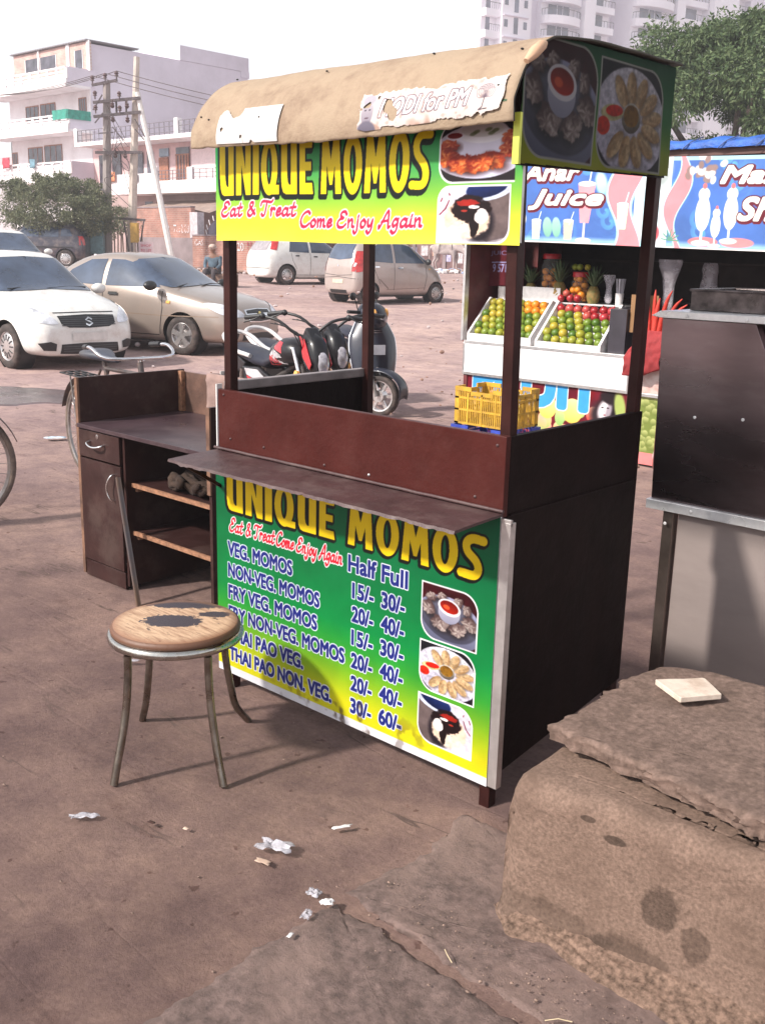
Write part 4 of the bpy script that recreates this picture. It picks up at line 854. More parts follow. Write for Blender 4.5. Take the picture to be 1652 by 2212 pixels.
# ------------------------------------------------------------------ the juice and fruit stall behind
YJ = 5.146
def juice_print():
    c = Canvas(3.36, .66, .0042, 2, (.1, .27, .62)); X = lambda x: x+4.22; Z = lambda z: z-1.735
    n = c.noise(3, 4); sw = np.zeros_like(c.U); r = random.Random(2)
    for k in range(26):
        u0, v0 = r.uniform(0, 3.36), r.uniform(0, .66); d = np.hypot(c.U-u0, c.V-v0); a = np.arctan2(c.V-v0, c.U-u0); s_ = np.clip(np.sin(a+d*75)*2.2, 0, 1)*np.clip(1-d/.13, 0, 1); sw = np.maximum(sw, s_)
    c.A = c.A*(.8+.4*n)[..., None]; c.comp((slice(None), slice(None)), sw, (.22, .58, .85), .9)
    c.comp((slice(None), slice(None)), np.clip((.06-c.V)/.03, 0, 1), (.55, .75, .9), .8); c.put(c.V < .012, (.88, .85, .84)); c.put(c.V > .63, (.55, .72, .8))
    def wavy(x0, w, ph, col=(.87, .42, .46)):
        cx = X(x0)+.05*np.sin(c.V*10+ph); c.put(np.abs(c.U-cx) < w*1.2+.03*np.cos(c.V*10+ph), (.6, .82, .93)); c.put(np.abs(c.U-cx) < w+.03*np.cos(c.V*10+ph), col)
    c.put((c.U > X(-2.52)) & (c.U < X(-2.22)), (.86, .9, .93)); wavy(-2.6, .1, 1.2); wavy(-2.16, .045, 2.4); wavy(-1.1, .1, 1)
    c.ell((X(-2.37), Z(1.98)), (.09, .2), .1, (.93, .96, .97), (.6, .8, .88), soft=.4); c.ell((X(-2.3), Z(2.3)), (.08, .12), 0, (.5, .55, .55), (.75, .75, .73), soft=.5); c.ell((X(-2.33), Z(1.84)), (.05, .06), 0, (.8, .15, .2), soft=.3)
    c.ell((X(-3.6), Z(1.92)), (.08, .08), 0, (.93, .86, .75), soft=.1)
    def glass(x, z0, w, h, col, straw=True):
        c.put(c.poly_mask([(X(x)-w*.36, Z(z0)), (X(x)+w*.36, Z(z0)), (X(x)+w*.5, Z(z0)+h), (X(x)-w*.5, Z(z0)+h)]), col); c.ell((X(x), Z(z0)+h), (w*.5, w*.12), 0, (.97, .97, .97), soft=.15)
        if straw: c.put(c.stroke_mask([(X(x)+w*.1, Z(z0)+h*.8), (X(x)+w*.45, Z(z0)+h*1.45)], .008), (.85, .88, .93))
    def goblet(x, z0, s_, col):
        c.ell((X(x), Z(z0)), (.07*s_, .02*s_), 0, (.93, .88, .85), soft=.2); c.put(c.stroke_mask([(X(x), Z(z0)), (X(x), Z(z0)+.12*s_)], .018*s_), (.93, .9, .85)); c.ell((X(x), Z(z0)+.2*s_), (.055*s_, .12*s_), 0, (.95, .93, .86), col, soft=.1)
        c.ell((X(x), Z(z0)+.33*s_), (.042*s_, .045*s_), 0, (.97, .95, .92), soft=.2); c.ell((X(x), Z(z0)+.385*s_), (.016*s_, .02*s_), 0, (.85, .3, .3), soft=.2)
    glass(-3.42, 1.765, .09, .15, (.93, .85, .66)); glass(-3.1, 1.765, .1, .15, (.95, .82, .6)); glass(-2.62, 1.86, .1, .19, (.95, .9, .75))
    for x in (-3.31, -3.22): c.ell((X(x), Z(1.86)), (.045, .08), .15, (.35, .62, .52), (.55, .78, .68), soft=.15)
    c.ell((X(-2.95), Z(1.765)), (.07, .02), 0, (.9, .85, .88), soft=.2); c.put(c.stroke_mask([(X(-2.95), Z(1.77)), (X(-2.95), Z(1.9))], .02), (.9, .82, .85))
    c.put(c.poly_mask([(X(-2.99), Z(1.9)), (X(-2.91), Z(1.9)), (X(-2.87), Z(2.2)), (X(-3.03), Z(2.2))]), (.92, .5, .55)); c.ell((X(-2.95), Z(2.2)), (.08, .02), 0, (.98, .9, .9), soft=.1)
    c.put(c.stroke_mask([(X(-2.93), Z(2.2)), (X(-2.91), Z(2.35))], .012), (.9, .9, .95)); c.ell((X(-2.82), Z(2.2)), (.05, .09), .3, (.5, .78, .85), (.8, .92, .93), soft=.5)
    for a in range(7): c.put(c.stroke_mask([(X(-2.19), Z(1.79)), (X(-2.19)+.07*math.cos(a*.5), Z(1.79)+.08*math.sin(a*.5))], .01), (.2, .45, .35))
    c.ell((X(-1.93), Z(1.79)), (.12, .035), 0, (.82, .35, .38), soft=.1); c.ell((X(-1.66), Z(1.79)), (.13, .035), 0, (.85, .4, .42), soft=.1)
    goblet(-1.95, 1.78, 1.05, (.9, .85, .7)); goblet(-1.73, 1.8, 1.0, (.9, .83, .7)); goblet(-1.84, 1.765, .7, (.93, .87, .75)); goblet(-1.3, 1.78, 1.05, (.9, .85, .7))
    for k in range(22): c.ell((X(-1.98)+r.gauss(0, .055), Z(2.3)+r.gauss(0, .05)), (.03, .022), r.random()*3, (.93, .9, .88) if k % 2 else (.45, .32, .3), soft=.4)
    def words(t, x, z, w, h):
        M = c.text_mask(t, X(x), Z(z), w, h, .06, .28); B = c.dilate(M, .009); c.put(c.shift(c.dilate(B, .004), .008, -.008), (.4, .1, .15)); c.put(B, (.35, .12, .2)); c.put(M, (.96, .95, .9))
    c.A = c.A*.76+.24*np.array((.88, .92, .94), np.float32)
    words('Anar', -3.57, 2.228, .54, .128); words('Juice', -3.5, 2.003, .7, .15); words('Mango', -1.83, 2.17, .72, .15); words('Shake', -1.67, 1.95, .62, .155)
    return c
def fruit_print():
    c = Canvas(1.66, .60, .004, 2, (.4, .08, .14)); n = c.noise(5, 6); c.A *= (.7+.6*n)[..., None]; X = lambda x: x+4.11; Z = lambda z: z; r = random.Random(8)
    for k in range(44): c.ell((r.uniform(0, 1.66), r.uniform(0, .42)), (r.uniform(.04, .075),)*2, 0, r.choice([(.75,.28,.2),(.85,.45,.35),(.6,.72,.4),(.85,.8,.45),(.7,.2,.18),(.9,.6,.5)]), r.choice([(.95,.7,.6),(.9,.85,.6)]), soft=.12)
    for x, z, q in ((-3.23, .37, .088), (-2.98, .37, .1), (-3.5, .3, .09), (-3.8, .33, .1)): c.ell((X(x), Z(z)), (q, q*1.05), 0, (.85, .75, .35), (.98, .93, .62), soft=.05)
    c.ell((X(-3.1), Z(.3)), (.05, .07), 0, (.55, .7, .4), (.75, .85, .55), soft=.1)
    c.ell((X(-2.86), Z(.54)), (.09, .09), 0, (.35, .04, .08), (.55, .1, .14), soft=.08); c.put(c.stroke_mask([(X(-2.9), .53), (X(-2.87), .56), (X(-2.83), .53)], .01), (.85, .6, .6))
    T = c.text_mask('FRUIT', X(-4.02), .39, 1.29, .34, .085); T &= c.V < .59; c.put(c.dilate(T, .008), (.9, .93, .95)); c.put(T, (.25, .6, .85))
    # a printed face among curls of dark hair
    c.ell((X(-2.63), .45), (.10, .15), -.2, (.12, .09, .11), soft=.5); c.ell((X(-2.73), .37), (.07, .10), 0, (.2, .15, .17), soft=.8); c.ell((X(-2.675), .41), (.055, .085), -.25, (.82, .8, .82), (.9, .88, .9), soft=.5); c.ell((X(-2.63), .41), (.025, .07), -.2, (.6, .56, .6), soft=.9); c.ell((X(-2.65), .51), (.07, .035), -.5, (.14, .1, .12), soft=.5)
    for x in (-2.69, -2.64): c.ell((X(x), .435), (.012, .006), 0, (.2, .16, .18), soft=.4)
    c.ell((X(-2.665), .375), (.014, .006), 0, (.55, .35, .38), soft=.4); c.ell((X(-2.67), .405), (.005, .012), 0, (.72, .68, .7), soft=.5)
    c.ell((X(-2.53), .45), (.05, .13), .2, (.62, .68, .38), soft=.4); return c
def grape_print():
    c = Canvas(.44, .56, .004, 2, (.45, .5, .25)); r = random.Random(4)
    for k in range(150): c.ell((r.uniform(0, .44), r.uniform(.12, .56)), (.026, .028), 0, (.4, .45, .22), (.72, .74, .48), soft=.2)
    c.put(c.V < .1, (.85, .5, .5)); c.ell((.3, .09), (.07, .09), 0, (.93, .93, .95), soft=.05); c.ell((.3, .09), (.055, .07), 0, (.3, .55, .8), soft=.1); return c
def juice_stall():
    o = Vector((-2.9, YJ+.9, gz(-2.9, YJ+.9))); st = empty('fruit_stall', o, 0, 'juice and fruit stall with blue banner, white counter front and sloping fruit racks', 'fruit stall'); X = Matrix.Translation(-o)
    red = mat('stall_maroon', (.13, .028, .03), .5, var=.2, scale=5, dirt=(.2, .12, .1), damt=.4); dark = mat('stall_dark_inside', (.03, .018, .018), .8, var=.3, scale=4)
    def P(name, m, boxes, bev=.002, par=st):
        mb = MB(); mb.X = X
        for b in boxes: mb.box(*b)
        return mb.build(name, m, par, bevel=bev)
    P('counter_front', mat('glossy_white_panel', (.78, .77, .8), .25, var=.04, scale=3, dirt=(.5, .4, .38), damt=.5, dscale=6), [(-4.14, -2.475, YJ-.01, YJ+.0, .60, .862)], 0)
    P('counter_trim', alu, [(-4.155, -2.46, YJ-.014, YJ+.02, .575, .6), (-4.155, -2.46, YJ-.014, YJ+.02, .862, .885), (-4.155, -4.14, YJ-.014, YJ, .6, .862), (-2.475, -2.46, YJ-.014, YJ, .6, .862)])
    P('counter_top', alu, [(-4.15, -2.2, YJ+.02, YJ+.75, .86, .882)])
    P('base_panel', dark, [(-4.1, -2.2, YJ+.02, YJ+.1, 0, .57), (-4.1, -4.08, YJ+.1, YJ+1.6, 0, .86)], 0)
    for x in (-4.13, -2.45, -2.17): P('leg', red, [(x-.02, x+.02, YJ+.0, YJ+.04, -.02, .575)])
    c = fruit_print(); c.to_object('fruit_poster', lambda u, v: (u-4.11-o.x, YJ+.012-o.y+.004*np.sin(u*8), v+.0-o.z), st, rough=.45)
    c = grape_print(); c.to_object('grape_poster', lambda u, v: (u-2.425-o.x, YJ+.0-o.y+.004*np.sin(u*8), v+.02-o.z), st, rough=.45)
    P('counter_front', mat('stained_poster', (.75, .7, .66), .5, col2=(.45, .2, .17), scale=7, var=.1), [(-2.43, -1.3, YJ-.02, YJ-.01, .60, .8)], 0)
    P('counter_trim', alu, [(-2.43, -1.3, YJ-.024, YJ, .57, .598)])
    for x, y, m in ((-4.18, YJ+.02, alu), (-4.25, YJ+1.6, red), (-2.42, YJ+.04, red), (-1.0, YJ+.04, red), (-1.0, YJ+1.6, red)): P('post', m, [(x-.03 if m is red else x-.016, x+.03 if m is red else x+.01, y-.03, y+.03, .0 if m is red else .88, 2.4)])
    P('side_board', red, [(-4.26, -4.24, YJ+.1, YJ+1.6, .86, 2.39), (-4.235, -3.95, YJ+.8, YJ+.83, .88, 2.1)])
    P('back_board', dark, [(-4.23, -.95, YJ+1.62, YJ+1.66, .05, 2.39), (-.97, -.93, YJ+.1, YJ+1.6, .0, 2.39)])
    P('roof_board', dark, [(-4.3, -.9, YJ+.03, YJ+1.7, 2.395, 2.42)])
    P('roof_beam', mat('roof_beam_paint', (.09, .04, .035), .6), [(-4.32, -.9, YJ-.03, YJ+.02, 2.385, 2.44)])
    P('inner_shelf', dark, [(-4.2, -1.0, YJ+1.25, YJ+1.6, z, z+.02) for z in (1.25, 1.6, 1.95)])
    c = juice_print(); c.to_object('juice_banner', lambda u, v: (u-4.22-o.x, YJ-.045-o.y+.012*np.sin(u*9)*(1-v/.66), v+1.735-o.z-.02*np.sin((u-1.8)*1.3)*.5+(.02-.012*u)), st, rough=.42)
    mb = MB(); mb.X = X; P_ = []
    for i in range(100):
        t = i/99; x = -4.36+3.5*t; P_.append([(x, YJ-.07+.01*hnoise(x*6, 2), 2.435+.008*hnoise(x*9, 1)), (x, YJ-.075, 2.47+.012*hnoise(x*5, 8)), (x, YJ-.02+.02*hnoise(x*8, 4), 2.505+.016*hnoise(x*4, 6)+.008*math.sin(x*23)), (x, YJ+.3, 2.53+.03*hnoise(x*3, 5)), (x, YJ+1.75, 2.5)])
    mb.grid(P_); tp = mb.build('tarpaulin', mat('blue_tarpaulin', (.02, .10, .42), .45, var=.25, scale=9, bump=.5, bscale=14), st, smooth=180)
    for i in range(12): mb = MB(); mb.X = X; x = -4.1+i*.28; mb.tube([(x, YJ-.085, 2.43), (x+.06, YJ-.08, 2.48), (x+.13, YJ-.02, 2.52)], .004, 5); mb.build('tarpaulin_rope', mat('rope', (.05, .07, .16), .8), st)
    # racks
    sw = mat('rack_white', (.7, .68, .68), .35, var=.1, scale=14, dirt=(.4, .3, .27), damt=.6, dscale=20)
    for x0, x1, zb in ((-4.12, -3.44, .905), (-3.385, -2.75, .89)):
        yt, zt = YJ+.34, 1.235
        mb = MB(); mb.X = X; mb.prism([(YJ+.035, zb), (YJ+.05, zb-.01), (yt+.02, zt-.055), (yt, zt-.035)], 'x', x0, x1); mb.box(x0, x1, YJ+.0, YJ+.012, zb-.022, zb+.045); rk = mb.build('fruit_rack', sw, st, bevel=.001)
        mb = MB(); mb.X = X
        for x in (x0-.006, x1-.018):
            mb = MB(); mb.X = X; mb.prism([(YJ-.005, zb-.022), (YJ-.005, zb+.05), (yt-.03, zt+.03), (yt+.03, zt+.01), (yt+.03, zb-.022)], 'x', x, x+.024)
            mb.build('side_rail', sw, rk, bevel=.001)
    P('upper_ledge', alu, [(-4.13, -2.75, YJ+.37, YJ+.8, 1.235, 1.25), (-4.13, -3.45, YJ+.44, YJ+.45, 1.25, 1.37)])
    P('dark_cubby', mat('cubby_dark', (.04, .035, .045), .3), [(-2.715, -2.56, YJ+.06, YJ+.5, .884, 1.24)])
    c = Canvas(.24, .3, .004, 2, (.55, .42, .3)); c.put(c.text_mask('14', .06, .18, .11, .075, .03), (.4, .06, .16)); c.put(c.text_mask('2 3', .04, .06, .1, .05, .02), (.45, .15, .2)); c.to_object('price_card', lambda u, v: (u-2.555-o.x, YJ+.1-o.y, v+1.06-o.z), st, rough=.7)
    c = Canvas(.5, .4, .004, 2, (.33, .08, .12)); c.put(c.text_mask('9 57171', .15, .13, .22, .07, .02), (.6, .6, .78)); c.put(c.text_mask('JUICE', .12, .27, .22, .05, .01), (.5, .48, .65)); c.put(c.stroke_mask([(.14, .215), (.4, .22)], .01), (.6, .6, .78)); c.to_object('painted_board', lambda u, v: (u-4.45-o.x+.1, YJ+.44-o.y, v+1.36-o.z), st, rough=.5)
    return st
juice_stall()
def fruit_mat(name, cols, rough=.4, bump=.25):
    m = bpy.data.materials.new(name); m.use_nodes = True; n = m.node_tree.nodes; l = m.node_tree.links; b = n['Principled BSDF']
    oi = n.new('ShaderNodeObjectInfo'); cr = n.new('ShaderNodeValToRGB'); cr.color_ramp.interpolation = 'LINEAR'
    while len(cr.color_ramp.elements) < len(cols): cr.color_ramp.elements.new(.5)
    for i, c in enumerate(cols): cr.color_ramp.elements[i].position = i/(len(cols)-1); cr.color_ramp.elements[i].color = (*c, 1)
    no = n.new('ShaderNodeTexNoise'); no.inputs['Scale'].default_value = 14; tc = n.new('ShaderNodeTexCoord'); l.new(tc.outputs['Object'], no.inputs['Vector'])
    ad = n.new('ShaderNodeMath'); ad.operation = 'MULTIPLY_ADD'; ad.inputs[1].default_value = .5; l.new(no.outputs['Fac'], ad.inputs[0]); l.new(oi.outputs['Random'], ad.inputs[2])
    sb = n.new('ShaderNodeMath'); sb.operation = 'SUBTRACT'; sb.inputs[1].default_value = .25; l.new(ad.outputs[0], sb.inputs[0]); l.new(sb.outputs[0], cr.inputs[0]); l.new(cr.outputs[0], b.inputs['Base Color'])
    b.inputs['Roughness'].default_value = rough; n2 = n.new('ShaderNodeTexNoise'); n2.inputs['Scale'].default_value = 220; l.new(tc.outputs['Object'], n2.inputs['Vector']); bp = n.new('ShaderNodeBump'); bp.inputs['Strength'].default_value = bump; bp.inputs['Distance'].default_value = .002
    l.new(n2.outputs['Fac'], bp.inputs['Height']); l.new(bp.outputs[0], b.inputs['Normal']); return m
LIME = fruit_mat('sweet_lime_skin', [(.06, .13, .012), (.14, .21, .02), (.24, .27, .025), (.42, .32, .03)]); ORG = fruit_mat('orange_skin', [(.62, .2, .015), (.75, .28, .02)]); POM = fruit_mat('pomegranate_skin', [(.3, .015, .02), (.42, .04, .05), (.5, .12, .08)], .3)
def fruit_proto(kind, m):
    mb = MB(); prof = [(0, -.0325), (.012, -.031), (.022, -.025), (.030, -.013), (.0335, 0), (.031, .013), (.023, .024), (.012, .030), (.004, .0312), (0, .030)]
    if kind == 'pomegranate': prof = prof[:-2]+[(.006, .032), (.007, .041), (.004, .040), (0, .034)]
    mb.lathe(prof, n=14); o = mb.build(kind, m, smooth=60); return o
_FP = {}
def fruit(kind, x, y, z, label, group, s_=1.0):
    m = {'sweet_lime': LIME, 'orange': ORG, 'pomegranate': POM}[kind]
    if kind not in _FP: o = _FP[kind] = fruit_proto(kind, m)
    else: o = _FP[kind].copy(); COL.objects.link(o)
    o.location = (x, y, z); o.rotation_euler = (random.uniform(-.9, .2), random.uniform(-.5, .5), random.uniform(0, 6)); k = s_*random.uniform(.95, 1.05); o.scale = (k, k, k*.97)
    o['label'] = label; o['category'] = kind.replace('_', ' '); o['group'] = group
ORD = ['bottom', 'second lowest', 'third lowest', 'middle', 'third highest', 'second highest', 'top']
NTH = ['first', 'second', 'third', 'fourth', 'fifth', 'sixth', 'seventh', 'eighth', 'ninth', 'tenth', 'eleventh']
def fill_rack(x0, x1, zb, right):
    rows = 6
    for r_ in range(rows):
        t = (r_+.25)/rows; y = YJ+.045+.30*t; z = zb+.05+(.30)*t; n = int((x1-x0-.03)/.079)
        for k in range(n):
            x = x0+.045+(x1-x0-.09)*(k+(.0 if r_ % 2 else .5)*.9)/(n-.5)
            if x > x1-.04: continue
            f = (x-x0)/(x1-x0); kind = 'sweet_lime'
            if not right and r_ >= 4 and f > .62: kind = 'orange'
            if right and (r_ == 4 and f > .42 or r_ == 5): kind = 'pomegranate'
            where = 'right' if right else 'left'
            lab = '%s, %s from the left in the %s row of the %s rack' % ({'sweet_lime': 'green sweet lime', 'orange': 'orange', 'pomegranate': 'red pomegranate'}[kind], NTH[k], ORD[r_+(r_ > 2)] + '', where)
            grp = {'sweet_lime': 'sweet limes on the %s rack' % where, 'orange': 'oranges on the left rack', 'pomegranate': 'pomegranates on the right rack'}[kind]
            fruit(kind, x+random.uniform(-.004, .004), y+random.uniform(-.006, .004), z+random.uniform(-.004, .006), lab, grp, 1.2)
fill_rack(-4.12, -3.44, .905, False); fill_rack(-3.385, -2.75, .89, True)
for x, y, z in ((-3.43, .43, 1.285), (-3.33, .42, 1.29), (-3.25, .41, 1.29), (-3.36, .40, 1.33)): fruit('pomegranate', x, YJ+y, z, 'red pomegranate %s in the heap behind the top of the right rack' % {-3.43: 'at the left', -3.33: 'in the middle', -3.25: 'at the right', -3.36: 'uppermost'}[x], 'pomegranates heaped behind the right rack')
for x, y, z in ((-3.32, .45, 1.36), (-3.27, .44, 1.365), (-3.24, .45, 1.32)): fruit('orange', x, YJ+y, z, 'orange %s in the heap before the small jar' % {-3.32: 'at the left', -3.27: 'in the middle', -3.24: 'at the right'}[x], 'oranges heaped by the small jar')
glass_m = mat('jar_glass', (.5, .52, .52), .05, var=.03, alpha=.12)
def jar(x, z, r, h, label, inside, lidc, top=0):
    y = YJ+.56; j = empty('jar', (x, y, z), 0, label, 'jar')
    mb = MB(); mb.lathe([(0, .003), (r*.9, .003), (r, .012), (r, h*.8), (r*.85, h*.88), (r*.82, h)], n=24); mb.build('glass', glass_m, j, smooth=60)
    mb = MB(); mb.lathe([(r*.84, h-.012), (r*.9, h-.012), (r*.9, h+.025), (r*.85, h+.032), (0, h+.034)], n=24); mb.build('lid', lidc, j, smooth=50)
    rr = random.Random(int(x*100)); k = 0
    while k*.055 < h*.72:
        for a in range(3 if r > .07 else 2): fruit(inside, x+math.cos(a*2.1+k)*(r-.037), y+math.sin(a*2.1+k)*(r-.037), z+.037+k*.055, '%s in the %s layer inside the %s' % (inside.replace('_', ' '), ['lowest', 'second lowest', 'third lowest', 'fourth lowest', 'upper', 'uppermost', 'top', 'top'][k], ' '.join(label.split()[:3])), '%ss inside the %s' % (inside.replace('_', ' '), ' '.join(label.split()[:3])), .95)
        k += 1
    return j
redlid = mat('red_lid', (.5, .02, .03), .35)
jar(-3.635, 1.252, .09, .38, 'tall glass jar of oranges with a red lid behind the racks', 'orange', redlid)
jar(-3.32, 1.252, .082, .23, 'small glass jar of oranges with a bright red lid', 'orange', redlid)
jar(-4.06, 1.252, .085, .40, 'leftmost glass jar holding green limes at the stall corner', 'sweet_lime', mat('dark_lid', (.06, .05, .05), .5))
for x, y in ((-3.38, .55), (-3.32, .53), (-3.26, .56)): fruit('sweet_lime', x, YJ+y, 1.555, 'green lime resting %s on the lid of the small jar' % {-3.38: 'leftmost', -3.32: 'in the middle', -3.26: 'rightmost'}[x], 'limes on the lid of the small jar', .85)
leafm = mat('pineapple_leaf', (.07, .11, .05), .55, var=.3, scale=20); pinem = mat('pineapple_skin', (.3, .17, .05), .7, col2=(.1, .12, .03), scale=30, bump=.8, bscale=60)
def pineapple(x, z, label, body=True, s_=1.0):
    y = YJ+.50; p = empty('pineapple', (x, y, z), 0, label, 'pineapple', 'pineapples behind the racks')
    mb = MB(); P = []
    for i in range(14):
        row = []
        for k in range(25):
            a = 2*PI*k/24; t = i/13; r = .055*math.sin(PI*(.12+.80*t))**.5*(1+.07*math.sin(a*8+i*1.6)*math.sin(i*2.2+.5)); row.append((r*math.cos(a)*s_, r*math.sin(a)*s_, .15*t*s_))
        P.append(row)
    mb.grid(P); mb.build('fruit_body', pinem, p, smooth=80)
    mb = MB(); r = random.Random(int(x*77))
    for k in range(46):
        a = k*2.4; L_ = r.uniform(.1, .2)*s_; lean = .15+.9*(1-k/46); base = Vector((.012*math.cos(a), .012*math.sin(a), .14*s_+.03*k/46)); tip = base+Vector((math.cos(a)*L_*lean, math.sin(a)*L_*lean, L_*(1-.35*lean))); mid = base.lerp(tip, .55)+Vector((0, 0, .02)); w = Vector((-math.sin(a), math.cos(a), 0))*.009
        mb.add([base-w, base+w, mid+w*.8, mid-w*.8, tip], [(0, 1, 2, 3), (3, 2, 4)])
    mb.build('leaf_crown', leafm, p)
pineapple(-3.81, 1.252, 'pineapple with pale leaf crown left of the tall orange jar'); pineapple(-3.5, 1.252, 'pineapple with spreading dark crown between the two orange jars', s_=1.15); pineapple(-3.15, 1.24, 'pineapple right of the small orange jar, beside the plastic bag', s_=1.05)
def hanging_bag(name, x, y, z0, z1, r0, r1, m, label, cat='bag'):
    mb = MB(); P = []
    for i in range(16):
        t = i/15; r = r0*(1-t)+r1*t+.01*math.sin(t*9); row = []
        for k in range(21): a = 2*PI*k/20; q = r*(1+.28*hnoise(math.cos(a)*2+x, math.sin(a)*2, t*5)); row.append((x+q*math.cos(a), y+q*.6*math.sin(a), z0+(z1-z0)*t))
        P.append(row)
    mb.grid(P); return tag(mb.build(name, m, smooth=180), label, cat)
pf = mat('polythene', (.6, .56, .62), .2, var=.25, scale=12, alpha=.32, bump=.6, bscale=30)
hanging_bag('plastic_bag', -3.0, YJ+.5, 1.26, 1.5, .02, .05, pf, 'tall clear polythene bag standing behind the red fruit')
hanging_bag('plastic_bag', -2.3, YJ+.22, 1.2, 1.64, .02, .09, pf, 'hanging clear polythene bag with a white corner above the carrots')
hanging_bag('plastic_bag', -2.05, YJ+.4, 1.3, 1.62, .10, .05, mat('polythene_dim', (.3, .27, .3), .3, alpha=.5), 'dim crumpled polythene bag hanging right of the carrots')
def straws():
    e = empty('straw_holder', (-2.875, YJ+.47, 1.25), 0, 'white cup packed with clear drinking straws on the ledge', 'straws'); mb = MB(); mb.lathe([(0, 0), (.03, 0), (.036, .1)], n=16); mb.build('cup', white_m, e, smooth=60)
    r = random.Random(6); mb = MB()
    for k in range(24): a = r.uniform(0, 6.3); q = r.uniform(0, .022); x, y = q*math.cos(a), q*math.sin(a); mb.tube([(x, y, .01), (x*2.4, y*2, .22)], .0035, 5)
    mb.build('straw', mat('clear_straw', (.7, .68, .74), .3, alpha=.75), e, smooth=60)
straws()
def carrots():
    cm = mat('red_carrot', (.5, .04, .025), .45, var=.15, scale=20, bump=.2, bscale=80); r = random.Random(9)
    for k in range(9):
        x = -2.335+.026*k; y = YJ-.05+.02*(k % 3); lean = (-.05, -.02, .0, .03, .08, .12, .15, .16, .1)[k]; h = (.33, .28, .36, .3, .36, .3, .26, .22, .18)[k]; mb = MB()
        mb.tube([(x, y, 1.05), (x+lean*.3, y, 1.05+h*.4), (x+lean*.8, y-.01, 1.05+h*.8), (x+lean*1.25, y-.01, 1.05+h)], [.024, .021, .014, .004], 8, smooth=3)
        tag(mb.build('carrot', cm, smooth=60), 'long thin red carrot, %s from the left in the bunch above the red cloth' % ['first', 'second', 'third', 'fourth', 'fifth', 'sixth', 'seventh', 'eighth', 'ninth'][k], 'carrot', 'red carrots bunched above the red cloth')
    mb = MB(); P = []
    for i in range(22):
        t = i/21; x = -2.40+.27*t; row = []
        for j in range(22): s_ = j/21; row.append((x+.03*hnoise(s_*3, t*2)-.06*s_*(1-t), YJ-.09-.05*math.sin(s_*2.5)+.02*hnoise(t*9, s_*6), 1.10-.36*s_*(1-.35*abs(t-.45))-.14*max(0, .45-t)))
        P.append(row)
    mb.grid(P); o = mb.build('red_cloth', mat('red_cloth', (.26, .025, .028), .85, var=.15, scale=5, bump=.3, bscale=50), smooth=180); s_ = o.modifiers.new('t', 'SOLIDIFY'); s_.thickness = .006; tag(o, 'bright red cloth hanging below the carrots beside the steel cart', 'cloth')
carrots()
def crate(name, x0, y0, z0, lx, ly, h, m, label, wall=.006):
    """near corner x0,y0: runs towards -X and +Y; sides are real lattices"""
    e = empty(name, (x0-lx/2, y0+ly/2, z0), 0, label, 'crate')
    for nm, a, b in (('side', Vector((-lx/2, -ly/2)), Vector((lx/2, -ly/2))), ('side', Vector((lx/2, -ly/2)), Vector((lx/2, ly/2))), ('side', Vector((lx/2, ly/2)), Vector((-lx/2, ly/2))), ('side', Vector((-lx/2, ly/2)), Vector((-lx/2, -ly/2)))):
        mb = MB(); L_ = (b-a).length; d = (b-a)/L_; nrm = Vector((d.y, -d.x)); A3 = Vector((a.x, a.y, 0)); D3 = Vector((d.x, d.y, 0)); mb.X = Matrix(((d.x, -nrm.x, 0, a.x), (d.y, -nrm.y, 0, a.y), (0, 0, 1, 0), (0, 0, 0, 1)))
        dip = .035 if nm else 0
        for z in (0, h*.36, h*.68): mb.box(0, L_, -.002, wall+.002, z, z+.014)
        mb.box(0, L_*.3, -.004, wall+.002, h-.03, h); mb.box(L_*.7, L_, -.004, wall+.002, h-.03, h); mb.box(L_*.3, L_*.7, -.004, wall+.002, h-.03-.025, h-.027)
        mb.box(0, .035, -.002, wall, 0, h-.03); mb.box(L_-.035, L_, -.002, wall, 0, h-.03)
        n = int(L_/.016)
        for k in range(n): x = L_*(k+.5)/n; mb.box(x-.0035, x+.0035, 0, wall-.001, .01, h-(.03 if (x < L_*.3 or x > L_*.7) else .05))
        for k in range(1, 4): mb.box(L_*k/4-.006, L_*k/4+.006, -.004, wall, 0, h-.04)
        mb.build('side', m, e)
    mb = MB(); n = int(lx/.03)
    for k in range(n): mb.box(-lx/2+lx*(k+.2)/n, -lx/2+lx*(k+.75)/n, -ly/2+.006, ly/2-.006, .004, .01)
    mb.build('floor', m, e); return e
ycr = mat('yellow_crate_plastic', (.55, .32, .03), .45, var=.15, scale=10, dirt=(.3, .18, .06), damt=.5, dscale=14); bcr = mat('blue_crate_plastic', (.03, .06, .38), .4, var=.15, scale=10, dirt=(.15, .15, .3), damt=.4)
crate('plastic_crate', -2.36, 3.36, .482, .47, .35, .262, ycr, 'yellow lattice plastic crate, topmost of its stack behind the momo stall')
crate('plastic_crate', -2.345, 3.345, .232, .5, .38, .242, bcr, 'blue plastic crate directly under the yellow crate')
crate('plastic_crate', -2.345, 3.345, -.012, .5, .38, .242, bcr, 'lowest blue plastic crate of the stack standing on the ground')
